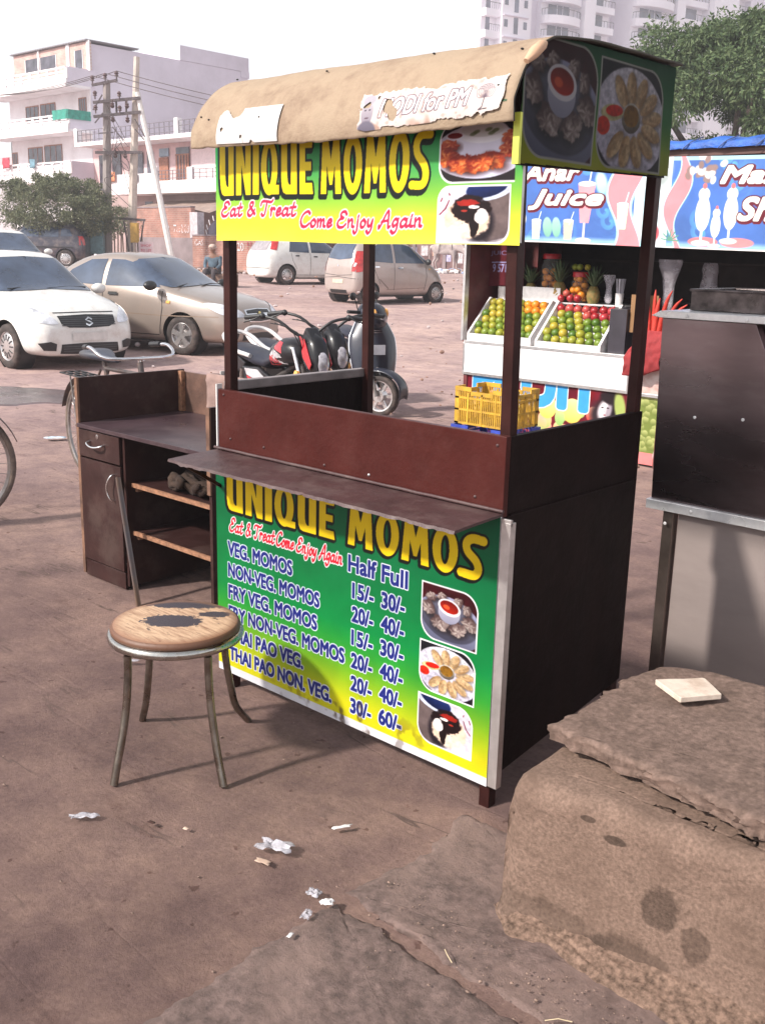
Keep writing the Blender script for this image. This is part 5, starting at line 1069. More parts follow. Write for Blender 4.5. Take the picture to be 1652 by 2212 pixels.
# ------------------------------------------------------------------ cars
def wpos(x, y):
    """camera-aligned metres (right, forward) to scene x, y"""
    return Vector((CAMXY.x+VD.y*x+VD.x*y, CAMXY.y-VD.x*x+VD.y*y))
def frame(v):      # heading of a vector given in camera-aligned degrees -> scene angle
    return R(v)+.7351
def poly_patch(bvh, poly, view, off, name, m, parent, g=.07, curve=0):
    if curve: poly = [(p.x, p.y) for p in crom([(a, b, 0) for a, b in poly], curve, True)]
    bm = bmesh.new(); vs = [bm.verts.new((a, b, 0)) for a, b in poly]; bm.faces.new(vs)
    us = [a for a, b in poly]; ws = [b for a, b in poly]
    for ax, lo, hi in ((0, min(us), max(us)), (1, min(ws), max(ws))):
        n = max(1, int((hi-lo)/g))
        for k in range(1, n):
            co = [0, 0, 0]; no = [0, 0, 0]; co[ax] = lo+(hi-lo)*k/n; no[ax] = 1
            bmesh.ops.bisect_plane(bm, geom=bm.verts[:]+bm.edges[:]+bm.faces[:], plane_co=co, plane_no=no)
    bmesh.ops.triangulate(bm, faces=[f for f in bm.faces if len(f.verts) > 4])
    dr = {'R': ((0, 1, 0), lambda a, b: (a, -5, b)), 'L': ((0, -1, 0), lambda a, b: (a, 5, b)), 'F': ((-1, 0, 0), lambda a, b: (6, a, b)), 'B': ((1, 0, 0), lambda a, b: (-6, a, b)), 'T': ((0, 0, -1), lambda a, b: (a, b, 5))}[view]
    d = Vector(dr[0])
    for v in bm.verts:
        o = Vector(dr[1](v.co.x, v.co.y)); loc, nor, i, dist = bvh.ray_cast(o, d)
        if loc is None: loc, nor, i, dist = bvh.find_nearest(o+d*5)
        if nor.dot(d) > 0: nor = -nor
        v.co = loc+nor*off
    me = bpy.data.meshes.new(name); bm.to_mesh(me); bm.free(); me.materials.append(m); me.polygons.foreach_set('use_smooth', [True]*len(me.polygons))
    o = bpy.data.objects.new(name, me); return link(o, parent)
def strip(pts, w, closed=False):
    P = [Vector(p) for p in pts]; L_ = []; Rr = []
    for i, p in enumerate(P):
        t = (P[min(i+1, len(P)-1)]-P[max(i-1, 0)]).normalized(); n = Vector((-t.y, t.x)); L_.append(p+n*w/2); Rr.append(p-n*w/2)
    return [(q.x, q.y) for q in L_]+[(q.x, q.y) for q in reversed(Rr)]
glassd = mat('car_glass', (.045, .065, .11), .03, var=.25, scale=2.2, spec=.8, coat=.5); rubber = mat('tyre_rubber', (.045, .035, .033), .85, var=.2, scale=12, dirt=(.2, .14, .12), damt=.5)
blk = mat('car_black_trim', (.018, .018, .02), .4, var=.2); lampm = mat('headlamp', (.62, .64, .7), .06, var=.25, scale=7, coat=1, rvar=.03); redl = mat('tail_lamp', (.45, .02, .02), .1, var=.2, scale=9, coat=1)
chrome = mat('car_chrome', (.8, .8, .82), .1, 1.0, var=.05); plate = mat('number_plate', (.62, .6, .58), .45, var=.08, scale=9); rimm = mat('alloy_rim', (.62, .6, .6), .28, .8, var=.08, dirt=(.3, .22, .18), damt=.4, dscale=14)
def wheel(parent, x, y, r, side, spokes=5, w=.19, cover=False):
    e = bpy.data.objects.new('wheel', None); COL.objects.link(e); e.parent = parent; e.location = (x, y, r); e.empty_display_size = .1
    if side > 0: e.rotation_euler = (0, 0, PI)
    # outside faces -y
    mb = MB(); mb.lathe([(r*.62, -w*.45), (r*.72, -w*.52), (r*.9, -w*.5), (r*.98, -w*.38), (r, -w*.2), (r, w*.2), (r*.98, w*.4), (r*.9, w*.5), (r*.62, w*.45)], axis='y', n=40); mb.build('tyre', rubber, e, smooth=50)
    mb = MB(); mb.lathe([(r*.66, -w*.44), (r*.63, -w*.47), (r*.59, -w*.40), (r*.57, -w*.1), (0, -w*.08)], axis='y', n=36)
    o0 = len(mb.v)
    if cover:
        mb.lathe([(r*.58, -w*.40), (r*.45, -w*.47), (r*.2, -w*.5), (0, -w*.5)], axis='y', n=36)
        for k in range(spokes*2):
            a = 2*PI*k/(spokes*2); c, s_ = math.cos(a), math.sin(a); mb.bar((r*.28*c, -w*.49, r*.28*s_), (r*.52*c, -w*.455, r*.52*s_), r*.055, .012, mi=1, up=(0, 1, 0))
    else:
        for k in range(spokes):
            a = 2*PI*k/spokes+.3
            for q in (-1, 1):
                c, s_ = math.cos(a+q*.16), math.sin(a+q*.16); c2, s2 = math.cos(a+q*.12), math.sin(a+q*.12); mb.bar((r*.08*c, -w*.42, r*.08*s_), (r*.61*c2, -w*.43, r*.61*s2), r*.14, .03, up=(0, 1, 0))
        mb.lathe([(r*.17, -w*.35), (r*.15, -w*.48), (0, -w*.5)], axis='y', n=20)
    mb.build('rim', [rimm, blk], e, smooth=35); return e
def car(name, spec, pos, ang, z, label, group, m_body, detail=1):
    root = empty(name, (pos.x, pos.y, z), ang, label, 'car', group); W_ = spec['W']/2
    mb = MB(); cage = []
    for (x, zb, zm, zs, zt, wm, ws, wt) in spec['st']:
        half = [(0, zb), (wm*.8, zb), (wm*.97, zb+.10), (wm, zm), (ws, zs), (wt, zt-.035), (wt*.72, zt), (0, zt+.015)]
        row = [(x, -a, b) for a, b in half]+[(x, a, b) for a, b in reversed(half[1:-1])]
        cage.append(row)
    n = len(cage[0]); V = [q for r_ in cage for q in r_]; F = []
    for i in range(len(cage)-1):
        for j in range(n): F.append((i*n+j, i*n+(j+1) % n, (i+1)*n+(j+1) % n, (i+1)*n+j))
    for i in (0, len(cage)-1):      # end caps as quads across
        for j in range(n//2-1): q = [i*n+j % n, i*n+(j+1) % n, i*n+(n-j-1) % n, i*n+(n-j) % n]; q = list(dict.fromkeys(q)); F.append(tuple(q))
        q = [i*n+n//2-1, i*n+n//2, i*n+n//2+1]; F.append(tuple(q)) if False else None
    me = bpy.data.meshes.new('body'); me.from_pydata(V, [], F); bm = bmesh.new(); bm.from_mesh(me); bmesh.ops.holes_fill(bm, edges=bm.edges[:]); bmesh.ops.recalc_face_normals(bm, faces=bm.faces); bm.to_mesh(me); bm.free()
    me.materials.append(m_body); me.materials.append(blk); body = bpy.data.objects.new('body', me); link(body)
    s_ = body.modifiers.new('s', 'SUBSURF'); s_.levels = 3
    evaluated_mesh(body); bvh = BVHTree.FromPolygons([v.co for v in body.data.vertices], [p.vertices for p in body.data.polygons])
    cut = MB()
    r = spec['r']
    for x in spec['wx']:
        for s in (-1, 1): cut.lathe([(0, s*(W_-.26)), (r*1.16, s*(W_-.26)), (r*1.16, s*(W_+.2)), (0, s*(W_+.2))], (x, 0, r*1.02), 'y', 36)
    co_ = cut.build('cut', blk); b = body.modifiers.new('b', 'BOOLEAN'); b.operation = 'DIFFERENCE'; b.object = co_; b.solver = 'EXACT'
    evaluated_mesh(body, 'body'); bpy.data.objects.remove(co_); body.parent = root; body.data.polygons.foreach_set('use_smooth', [True]*len(body.data.polygons)); body.data.set_sharp_from_angle(angle=R(38))
    for x in spec['wx']:
        for s in (-1, 1):
            mb = MB(); mb.lathe([(r*1.13, s*(W_-.05)), (r*1.13, s*(W_-.27)), (0, s*(W_-.27))], (x, 0, r*1.02), 'y', 30); mb.build('wheel_arch', blk, root, smooth=40); wheel(root, x, s*(W_-.115), r, s, spec.get('spokes', 5), cover=spec.get('cover', False))
    mb = MB(); mb.box(spec['wx'][1], spec['wx'][0], -W_*.8, W_*.8, .17, .3); mb.build('underbody', blk, root)
    for view, items in spec['patches'].items():
        for it in items:
            nm, poly, m = it[0], it[1], it[2]; off = it[3] if len(it) > 3 else .006; cv = it[4] if len(it) > 4 else 0
            views = ('R', 'L') if view == 'S' else (view,)
            for v in views:
                pp = poly
                poly_patch(bvh, pp, v, off, nm, m, root, .045, cv)
            if view in 'FB' and len(it) > 5 and it[5]: poly_patch(bvh, [(-a, b_) for a, b_ in poly], view, off, nm, m, root, .045, cv)
    for (nm, x, y, z_, sx, sy, sz, m) in spec.get('balls', []):
        for s in (-1, 1):
            mb = MB(); mb.ball((x, s*y, z_), 1, 16, sc=(sx, sy, sz)); mb.build(nm, m, root, smooth=60)
    for f in spec.get('extra', []): f(root, bvh)
    return root
def body_paint(name, col, metallic=0.0, dirt=(.4, .3, .25)): return mat(name, col, .32, metallic, var=.03, scale=2, coat=.8, dirt=dirt, damt=.4, dscale=3.5)
def plate_text(t, x, y, z, w, axis):
    def f(root, bvh):
        c = Canvas(w, .11, .004, 2, (.72, .71, .7)); c.put(c.text_mask(t, w*.4, .035, w*.52, .045, .02), (.25, .22, .24))
        c.to_object('number_plate', (lambda u, v: (x+0*u, y+u, z+v)), root, rough=.4)
    return f
def wiper(pts):
    def f(root, bvh):
        for p in pts: mb = MB(); mb.tube([Vector(q) for q in p], .009, 5); mb.build('wiper', blk, root)
    return f
# stations: x, bottom, mid z, shoulder z, top z, half widths at mid, shoulder, top
HATCH = dict(W=1.7, r=.30, wx=(1.21, -1.21), cover=True, spokes=6,
  st=[(-1.90,.34,.55,.72,.82,.62,.60,.52),(-1.89,.24,.58,.86,.98,.72,.70,.56),(-1.80,.2,.6,.95,1.14,.80,.76,.58),(-1.66,.19,.6,.98,1.34,.84,.81,.56),(-1.48,.18,.6,1.0,1.46,.85,.83,.58),(-1.1,.17,.58,1.0,1.50,.85,.84,.60),(-.5,.16,.56,.98,1.53,.85,.84,.61),(.05,.16,.56,.96,1.525,.85,.84,.60),(.24,.16,.56,.955,1.46,.85,.84,.58),(.62,.16,.56,.945,1.2,.85,.83,.64),(.93,.16,.56,.93,1.01,.85,.82,.66),(1.2,.17,.56,.90,.965,.85,.81,.64),(1.55,.18,.54,.83,.89,.83,.78,.60),(1.78,.18,.50,.74,.79,.76,.70,.56),(1.90,.2,.46,.60,.66,.64,.60,.50),(1.93,.26,.44,.52,.58,.52,.50,.42)])
def hatch_patches(front=True, side_win=True):
    P = {'S': [('side_window', [(.60,1.0),(.22,1.36),(-.08,1.40),(-.30,1.405),(-.30,1.0)], glassd, .006), ('side_window', [(-.38,1.0),(-.38,1.405),(-.85,1.39),(-1.02,1.35),(-1.12,1.02)], glassd, .006),
        ('door_line', strip([(-.34,1.0),(-.34,.3)], .012), blk, .003), ('door_line', strip([(.66,.93),(.72,.7),(.66,.3)], .012), blk, .003), ('door_line', strip([(-1.05,.98),(-1.0,.75),(-.86,.5)], .012), blk, .003), ('sill_line', strip([(.74,.3),(-.84,.3)], .012), blk, .003),
        ('door_handle', [(-.22,.86),(-.22,.9),(-.08,.9),(-.08,.86)], blk, .02), ('door_handle', [(-.9,.88),(-.9,.92),(-.76,.92),(-.76,.88)], blk, .02)],
      'F': [('windscreen', [(-.70,1.0),(-.74,1.06),(-.62,1.38),(-.54,1.43),(0,1.455),(.54,1.43),(.62,1.38),(.74,1.06),(.70,1.0),(0,1.03)], glassd, .008)],
      'B': [('rear_window', [(-.56,1.06),(-.50,1.38),(0,1.42),(.50,1.38),(.56,1.06),(0,1.03)], glassd, .008)]}
    return P
def add_wipers(x=.98): return wiper([[(.93, -.62, 1.035), (.86, -.3, 1.06), (.84, .0, 1.06)], [(.95, -.05, 1.04), (.88, .3, 1.06), (.86, .6, 1.05)]])
# --- white hatchback facing us
sp = dict(HATCH); sp['patches'] = hatch_patches(); F = sp['patches']['F']
F += [('headlamp', [(.45,.62),(.50,.72),(.62,.80),(.76,.90),(.80,.86),(.78,.7),(.66,.64)], lampm, .008, 3, True), ('grille', [(-.42,.72),(-.40,.62),(-.3,.575),(0,.565),(.3,.575),(.40,.62),(.42,.72),(0,.735)], blk, .006), ('bonnet_line', strip([(-.45,.76),(0,.765),(.45,.76)], .012), blk, .003),
  ('lower_grille', [(-.44,.24),(-.42,.36),(0,.37),(.42,.36),(.44,.24),(0,.22)], blk, .006), ('fog_lamp_bezel', [(.50,.28),(.49,.37),(.57,.40),(.70,.38),(.64,.29)], blk, .012, 0, True), ('number_plate', [(-.26,.40),(-.26,.51),(.26,.51),(.26,.40)], plate, .02),
  ('emblem', strip([(.05,.665),(.01,.69),(-.045,.66),(.0,.645),(.045,.62),(-.01,.595),(-.055,.615)], .02), chrome, .016)]
F += [('grille_slat', strip([(-.4,z),(0,z-.004),(.4,z)], .012), mat('dark_slat', (.06,.06,.065), .4), .012) for z in (.6,.625,.65,.675,.7)]+[('grille_slat', strip([(-.4,z),(0,z-.004),(.4,z)], .012), MATS['dark_slat'], .012) for z in (.27,.3,.33)]
sp['balls'] = [('mirror', .62, .96, 1.02, .09, .11, .075, body_paint('white_paint', (.74, .74, .72))), ('fog_lamp', 1.86, .57, .335, .03, .04, .04, lampm)]; sp['extra'] = [add_wipers()]
swift = sp
WHITE = MATS['white_paint']; BEIGE = body_paint('beige_metallic_paint', (.34, .28, .245), .45); SILV = body_paint('champagne_metallic_paint', (.45, .375, .35), .3); SUVP = body_paint('dark_violet_grey_paint', (.05, .045, .065), .3)
def place(xw, yw, head, lx, ly):
    """car centre so that the local point (lx, ly) stands on the camera-aligned ground point"""
    a = frame(head); p = wpos(xw, yw); c, s_ = math.cos(a), math.sin(a); return Vector((p.x-(lx*c-ly*s_), p.y-(lx*s_+ly*c))), a
def gzw(xw, yw): p = wpos(xw, yw); return gz(p.x, p.y)
PC = 'cars parked on the dusty lot'
p, a = place(-5.0, 13.75, -43, 1.21, -.74); car('parked_car', swift, p, a, .0, 'white hatchback with black grille facing the viewer at the left edge', PC, WHITE)
# --- beige sedan facing right
SED = dict(W=1.7, r=.30, wx=(1.27, -1.21), spokes=5,
  st=[(-2.12,.36,.55,.78,.86,.60,.58,.50),(-2.10,.25,.58,.90,.99,.72,.68,.56),(-1.95,.2,.6,.95,1.04,.80,.76,.62),(-1.6,.19,.6,.98,1.09,.84,.81,.64),(-1.38,.18,.6,.99,1.16,.85,.82,.62),(-1.0,.17,.58,.99,1.40,.855,.83,.58),(-.6,.16,.56,.98,1.49,.855,.84,.60),(-.15,.16,.56,.97,1.51,.855,.84,.60),(.15,.16,.56,.96,1.49,.855,.84,.59),(.38,.16,.56,.955,1.40,.855,.84,.58),(.78,.16,.56,.95,1.16,.855,.83,.64),(1.06,.16,.56,.94,1.0,.855,.82,.66),(1.35,.17,.56,.90,.955,.85,.80,.64),(1.75,.18,.54,.82,.87,.81,.76,.60),(2.0,.18,.50,.73,.78,.74,.68,.55),(2.12,.2,.46,.60,.66,.62,.58,.48),(2.16,.26,.44,.52,.58,.50,.48,.40)])
sd_ = dict(SED); sd_['patches'] = {'S': [('side_window', [(.84,1.0),(.40,1.32),(.05,1.395),(-.20,1.40),(-.20,1.0)], glassd, .006), ('side_window', [(-.28,1.0),(-.28,1.40),(-.62,1.385),(-.98,1.22),(-1.14,1.03)], glassd, .006), ('door_line', strip([(-.24,1.0),(-.24,.3)], .012), blk, .003), ('door_line', strip([(.9,.95),(.93,.7),(.86,.3)], .012), blk, .003), ('door_line', strip([(-1.15,.98),(-1.06,.75),(-.86,.5),(-.84,.3)], .012), blk, .003), ('sill_line', strip([(.84,.29),(-.84,.29)], .012), blk, .003), ('crease', strip([(1.9,.60),(.9,.585),(-1.6,.63)], .014), mat('crease_shadow', (.3, .22, .17), .4, .3), .002), ('door_handle', [(-.12,.86),(-.12,.905),(.06,.905),(.06,.86)], blk, .02), ('door_handle', [(-1.0,.87),(-1.0,.91),(-.84,.91),(-.84,.87)], blk, .02), ('side_lamp', [(1.0,.77),(1.0,.81),(1.07,.81),(1.07,.77)], mat('amber_lamp', (.8, .4, .1), .2), .012)],
  'F': [('windscreen', [(-.68,1.0),(-.74,1.05),(-.60,1.36),(-.52,1.41),(0,1.44),(.52,1.41),(.60,1.36),(.74,1.05),(.68,1.0),(0,1.03)], glassd, .008), ('headlamp', [(.40,.60),(.42,.68),(.58,.76),(.72,.80),(.76,.76),(.72,.64),(.58,.6)], lampm, .008, 3, True),
   ('grille', [(-.33,.70),(-.35,.62),(-.28,.52),(0,.505),(.28,.52),(.35,.62),(.33,.70),(0,.715)], chrome, .006), ('grille_mesh', [(-.29,.685),(-.30,.645),(0,.645),(.30,.645),(.29,.685),(0,.7)], blk, .012), ('grille_mesh', [(-.30,.595),(-.25,.535),(0,.52),(.25,.535),(.30,.595),(0,.595)], blk, .012), ('emblem', [(-.085,.607),(-.085,.633),(-.03,.633),(-.02,.658),(.04,.658),(.03,.633),(.085,.633),(.085,.607),(.03,.607),(.02,.582),(-.04,.582),(-.03,.607)], mat('gold_emblem', (.8, .62, .25), .2, .9), .02),
   ('number_plate', [(-.25,.39),(-.25,.49),(.25,.49),(.25,.39)], mat('plate_grey', (.32, .27, .26), .5), .016), ('lower_grille', [(-.46,.25),(-.44,.345),(0,.35),(.44,.345),(.46,.25),(0,.24)], blk, .006), ('lower_grille', [(.55,.27),(.54,.36),(.7,.37),(.66,.27)], blk, .006, 0, True)], 'B': [('rear_window', [(-.54,1.10),(-.50,1.38),(0,1.42),(.50,1.38),(.54,1.10),(0,1.08)], glassd, .008)]}
sd_['balls'] = [('mirror', .80, .95, 1.03, .08, .13, .075, blk)]; sd_['extra'] = [wiper([[(1.07, -.62, 1.02), (1.0, -.3, 1.05), (.97, .0, 1.06)], [(1.1, -.05, 1.03), (1.02, .3, 1.05), (1.0, .6, 1.03)]])]
p, a = place(-3.09, 15.8, -26, 1.27, -.74); car('parked_car', sd_, p, a, .03, 'beige sedan with chrome split grille parked behind the white hatchback', PC, BEIGE)
# --- small champagne city car seen from behind
NAN = dict(W=1.5, r=.26, wx=(1.2, -1.02), spokes=6, cover=True,
  st=[(-1.52,.36,.55,.80,.90,.52,.50,.42),(-1.50,.26,.6,.92,1.05,.64,.60,.46),(-1.42,.22,.62,1.0,1.30,.71,.67,.48),(-1.30,.2,.62,1.04,1.50,.74,.71,.50),(-1.05,.19,.6,1.04,1.60,.75,.73,.53),(-.6,.18,.58,1.03,1.65,.75,.74,.55),(-.1,.18,.58,1.02,1.655,.75,.74,.55),(.2,.18,.58,1.0,1.60,.75,.74,.54),(.55,.18,.58,.98,1.42,.75,.73,.55),(.95,.18,.56,.93,1.14,.75,.71,.58),(1.2,.19,.55,.86,.98,.74,.69,.56),(1.42,.2,.52,.74,.84,.68,.62,.5),(1.54,.22,.48,.6,.68,.56,.52,.42),(1.56,.28,.46,.54,.6,.44,.42,.34)])
nn = dict(NAN); nn['patches'] = {'S': [('side_window', [(.80,1.02),(.36,1.44),(.10,1.49),(-.22,1.50),(-.22,1.02)], glassd, .006), ('side_window', [(-.30,1.02),(-.30,1.50),(-.72,1.48),(-1.0,1.30),(-1.08,1.06)], glassd, .006), ('quarter_window', [(1.06,1.0),(.86,1.02),(.55,1.3)], glassd, .006), ('door_line', strip([(-.26,1.02),(-.26,.34)], .012), blk, .003), ('door_line', strip([(.82,.98),(.84,.7),(.76,.34)], .012), blk, .003), ('door_line', strip([(-1.0,1.05),(-.86,.75),(-.72,.5)], .012), blk, .003), ('crease', strip([(-.75,.62),(-.45,.38)], .03), mat('silver_crease_shadow', (.22, .17, .15), .4, .3), .002), ('crease', strip([(.8,.4),(-.5,.36)], .014), MATS['silver_crease_shadow'], .002), ('door_handle', [(-.14,.88),(-.14,.92),(.02,.92),(.02,.88)], chrome, .02), ('door_handle', [(-.9,.9),(-.9,.94),(-.76,.94),(-.76,.9)], chrome, .02), ('tail_lamp', [(-1.45,.78),(-1.28,.8),(-1.20,1.0),(-1.20,1.2),(-1.29,1.28),(-1.42,1.1)], redl, .01), ('side_lamp', [(.93,.86),(.93,.89),(.98,.89),(.98,.86)], MATS['amber_lamp'], .012)],  # creases are flat dark strips, their shading painted on the body
  'B': [('rear_window', [(-.50,1.12),(-.44,1.46),(0,1.50),(.44,1.46),(.50,1.12),(0,1.08)], glassd, .008), ('tail_lamp', [(.56,.80),(.64,.80),(.68,1.05),(.60,1.3),(.53,1.3),(.57,1.05)], redl, .01, 0, True), ('tail_lamp_lens', [(.58,.92),(.63,.92),(.64,1.0),(.6,1.02)], lampm, .016, 0, True), ('boot_line', strip([(-.55,1.0),(-.56,.72),(0,.69),(.56,.72),(.55,1.0)], .012), blk, .004), ('bumper_line', strip([(-.7,.62),(0,.66),(.7,.62)], .012), blk, .003), ('number_plate', [(-.22,.5),(-.22,.6),(.22,.6),(.22,.5)], mat('plate_beige', (.6, .48, .38), .5), .012), ('emblem', [(-.03,.93),(0,.97),(.03,.93),(0,.91)], chrome, .012), ('exhaust_grille', [(-.35,.25),(-.35,.34),(.35,.34),(.35,.25)], blk, .008)], 'F': [('windscreen', [(-.62,1.12),(-.5,1.46),(0,1.5),(.5,1.46),(.62,1.12)], glassd, .008)]}
nn['balls'] = [('mirror', .78, .84, 1.06, .07, .1, .08, blk)]
p, a = place(-.47, 26.5, 39, -1.02, -.66); car('parked_car', nn, p, a, gz(p.x, p.y)-.02, 'small champagne city car seen from behind, with red tail lamps', PC, SILV)
# --- white hatch further back
pu = dict(HATCH); pu['patches'] = hatch_patches(); pu['patches']['B'] = [('rear_window', [(-.58,1.06),(-.52,1.38),(0,1.42),(.52,1.38),(.58,1.06),(0,1.03)], mat('pale_glass', (.3, .27, .29), .1), .008), ('number_plate', [(-.25,.62),(-.25,.72),(.25,.72),(.25,.62)], plate, .016), ('bumper_line', strip([(-.75,.5),(0,.5),(.75,.5)], .02), blk, .003)]
pu['patches']['S'] = pu['patches']['S']+[('tail_lamp', [(-1.74,1.08),(-1.55,1.06),(-1.40,1.36),(-1.5,1.42),(-1.58,1.38)], redl, .012)]; pu['balls'] = [('mirror', .62, .95, 1.02, .08, .1, .075, blk)]
p, a = place(-3.3, 33.8, 35, -1.21, -.74); car('parked_car', pu, p, a, gz(p.x, p.y)-.01, 'white hatchback seen from behind with tall red tail lamps, farthest of the parked cars', PC, WHITE)
p, a = place(3.35, 25.0, 39, -1.21, -.74); car('parked_car', pu, p, a, gz(p.x, p.y)-.02, 'white car mostly hidden behind the fruit stall, only its rear corner showing', PC, WHITE)
p = wpos(-9.75, 26.5); a = frame(-52); car('parked_car', swift, p, a, .42, 'white car behind the white hatchback, only its roof and windscreen showing', PC, WHITE)
SUVS = dict(HATCH); SUVS['r'] = .35; SUVS['W'] = 1.8; SUVS['st'] = [(x*1.12, zb+.1, zm+.15, zs+.18, zt*1.14+.05, a_*1.05, b_*1.05, c_*1.12) for (x, zb, zm, zs, zt, a_, b_, c_) in HATCH['st']]; SUVS['wx'] = (1.35, -1.35)
SUVS['patches'] = {'S': [('side_window', [(.6,1.2),(.3,1.6),(-.3,1.63),(-.3,1.2)], glassd), ('side_window', [(-.38,1.2),(-.38,1.63),(-1.1,1.6),(-1.1,1.2)], glassd), ('side_window', [(-1.2,1.22),(-1.2,1.58),(-1.55,1.5),(-1.65,1.25)], glassd), ('tail_lamp', [(-2.0,.9),(-1.92,.9),(-1.9,1.2),(-1.95,1.2)], redl), ('crease', strip([(1.6,.8),(-1.7,.8)], .05), blk)], 'B': [('rear_window', [(-.6,1.25),(-.55,1.55),(.55,1.55),(.6,1.25)], glassd, .01), ('tail_lamp', [(.66,.9),(.78,.9),(.78,1.25),(.66,1.25)], redl, .01, 0, True)], 'F': []}
p, a = place(-12.5, 43.0, 182, -2.05, .78); car('parked_car', SUVS, p, a, gz(p.x, p.y), 'dark violet-grey off-road car under the bush, facing left', PC, SUVP)
# ------------------------------------------------------------------ two-wheelers
dirtyblk = mat('dusty_black', (.010, .010, .013), .35, var=.2, scale=6, coat=.15, spec=.3, dirt=(.06, .045, .045), damt=.3); steel_t = mat('frame_steel', (.35, .33, .32), .35, .9, var=.15, dirt=(.2, .12, .08), damt=.4, dscale=20); seatm = mat('seat_vinyl', (.018, .02, .034), .5, var=.1, scale=8, spec=.3, dirt=(.07, .055, .06), damt=.3)
def moto_wheel(parent, x, r, w, name='wheel', rz=0):
    e = bpy.data.objects.new(name, None); COL.objects.link(e); e.parent = parent; e.location = (x, 0, r); e.rotation_euler = (0, 0, rz); e.empty_display_size = .05
    mb = MB(); mb.lathe([(r*.74, -w*.4), (r*.86, -w*.55), (r*.97, -w*.4), (r, 0), (r*.97, w*.4), (r*.86, w*.55), (r*.74, w*.4)], axis='y', n=36); mb.build('tyre', rubber, e, smooth=60)
    mb = MB(); mb.lathe([(r*.76, -w*.4), (r*.68, -w*.36), (r*.68, w*.36), (r*.76, w*.4)], axis='y', n=36)
    for k in range(6): a = PI/3*k; mb.bar((0, 0, 0), (r*.7*math.cos(a), 0, r*.7*math.sin(a)), .03, .02, up=(0, 1, 0))
    mb.lathe([(0, -.05), (r*.28, -.05), (r*.3, 0), (r*.28, .05), (0, .05)], axis='y', n=20); mb.build('rim', rimm, e, smooth=50); return e
def loft(mb, secs, n=16, mi=None):
    """sections (x, z, half width, half height, power) stacked along x"""
    P = []
    for (x, z, hw, hh, *pw) in secs:
        p = pw[0] if pw else 2.4; row = []
        for k in range(n+1):
            a = 2*PI*k/n; c, s_ = math.cos(a), math.sin(a); row.append((x, hw*math.copysign(abs(c)**(2/p), c), z+hh*math.copysign(abs(s_)**(2/p), s_)))
        P.append(row)
    mb.grid(P); N = n+1; o = len(mb.v)-len(P)*N
    mb.f += [tuple(o+k for k in range(n-1, -1, -1)), tuple(o+(len(P)-1)*N+k for k in range(n))]; mb.m += [mb.cur if mi is None else mi]*2
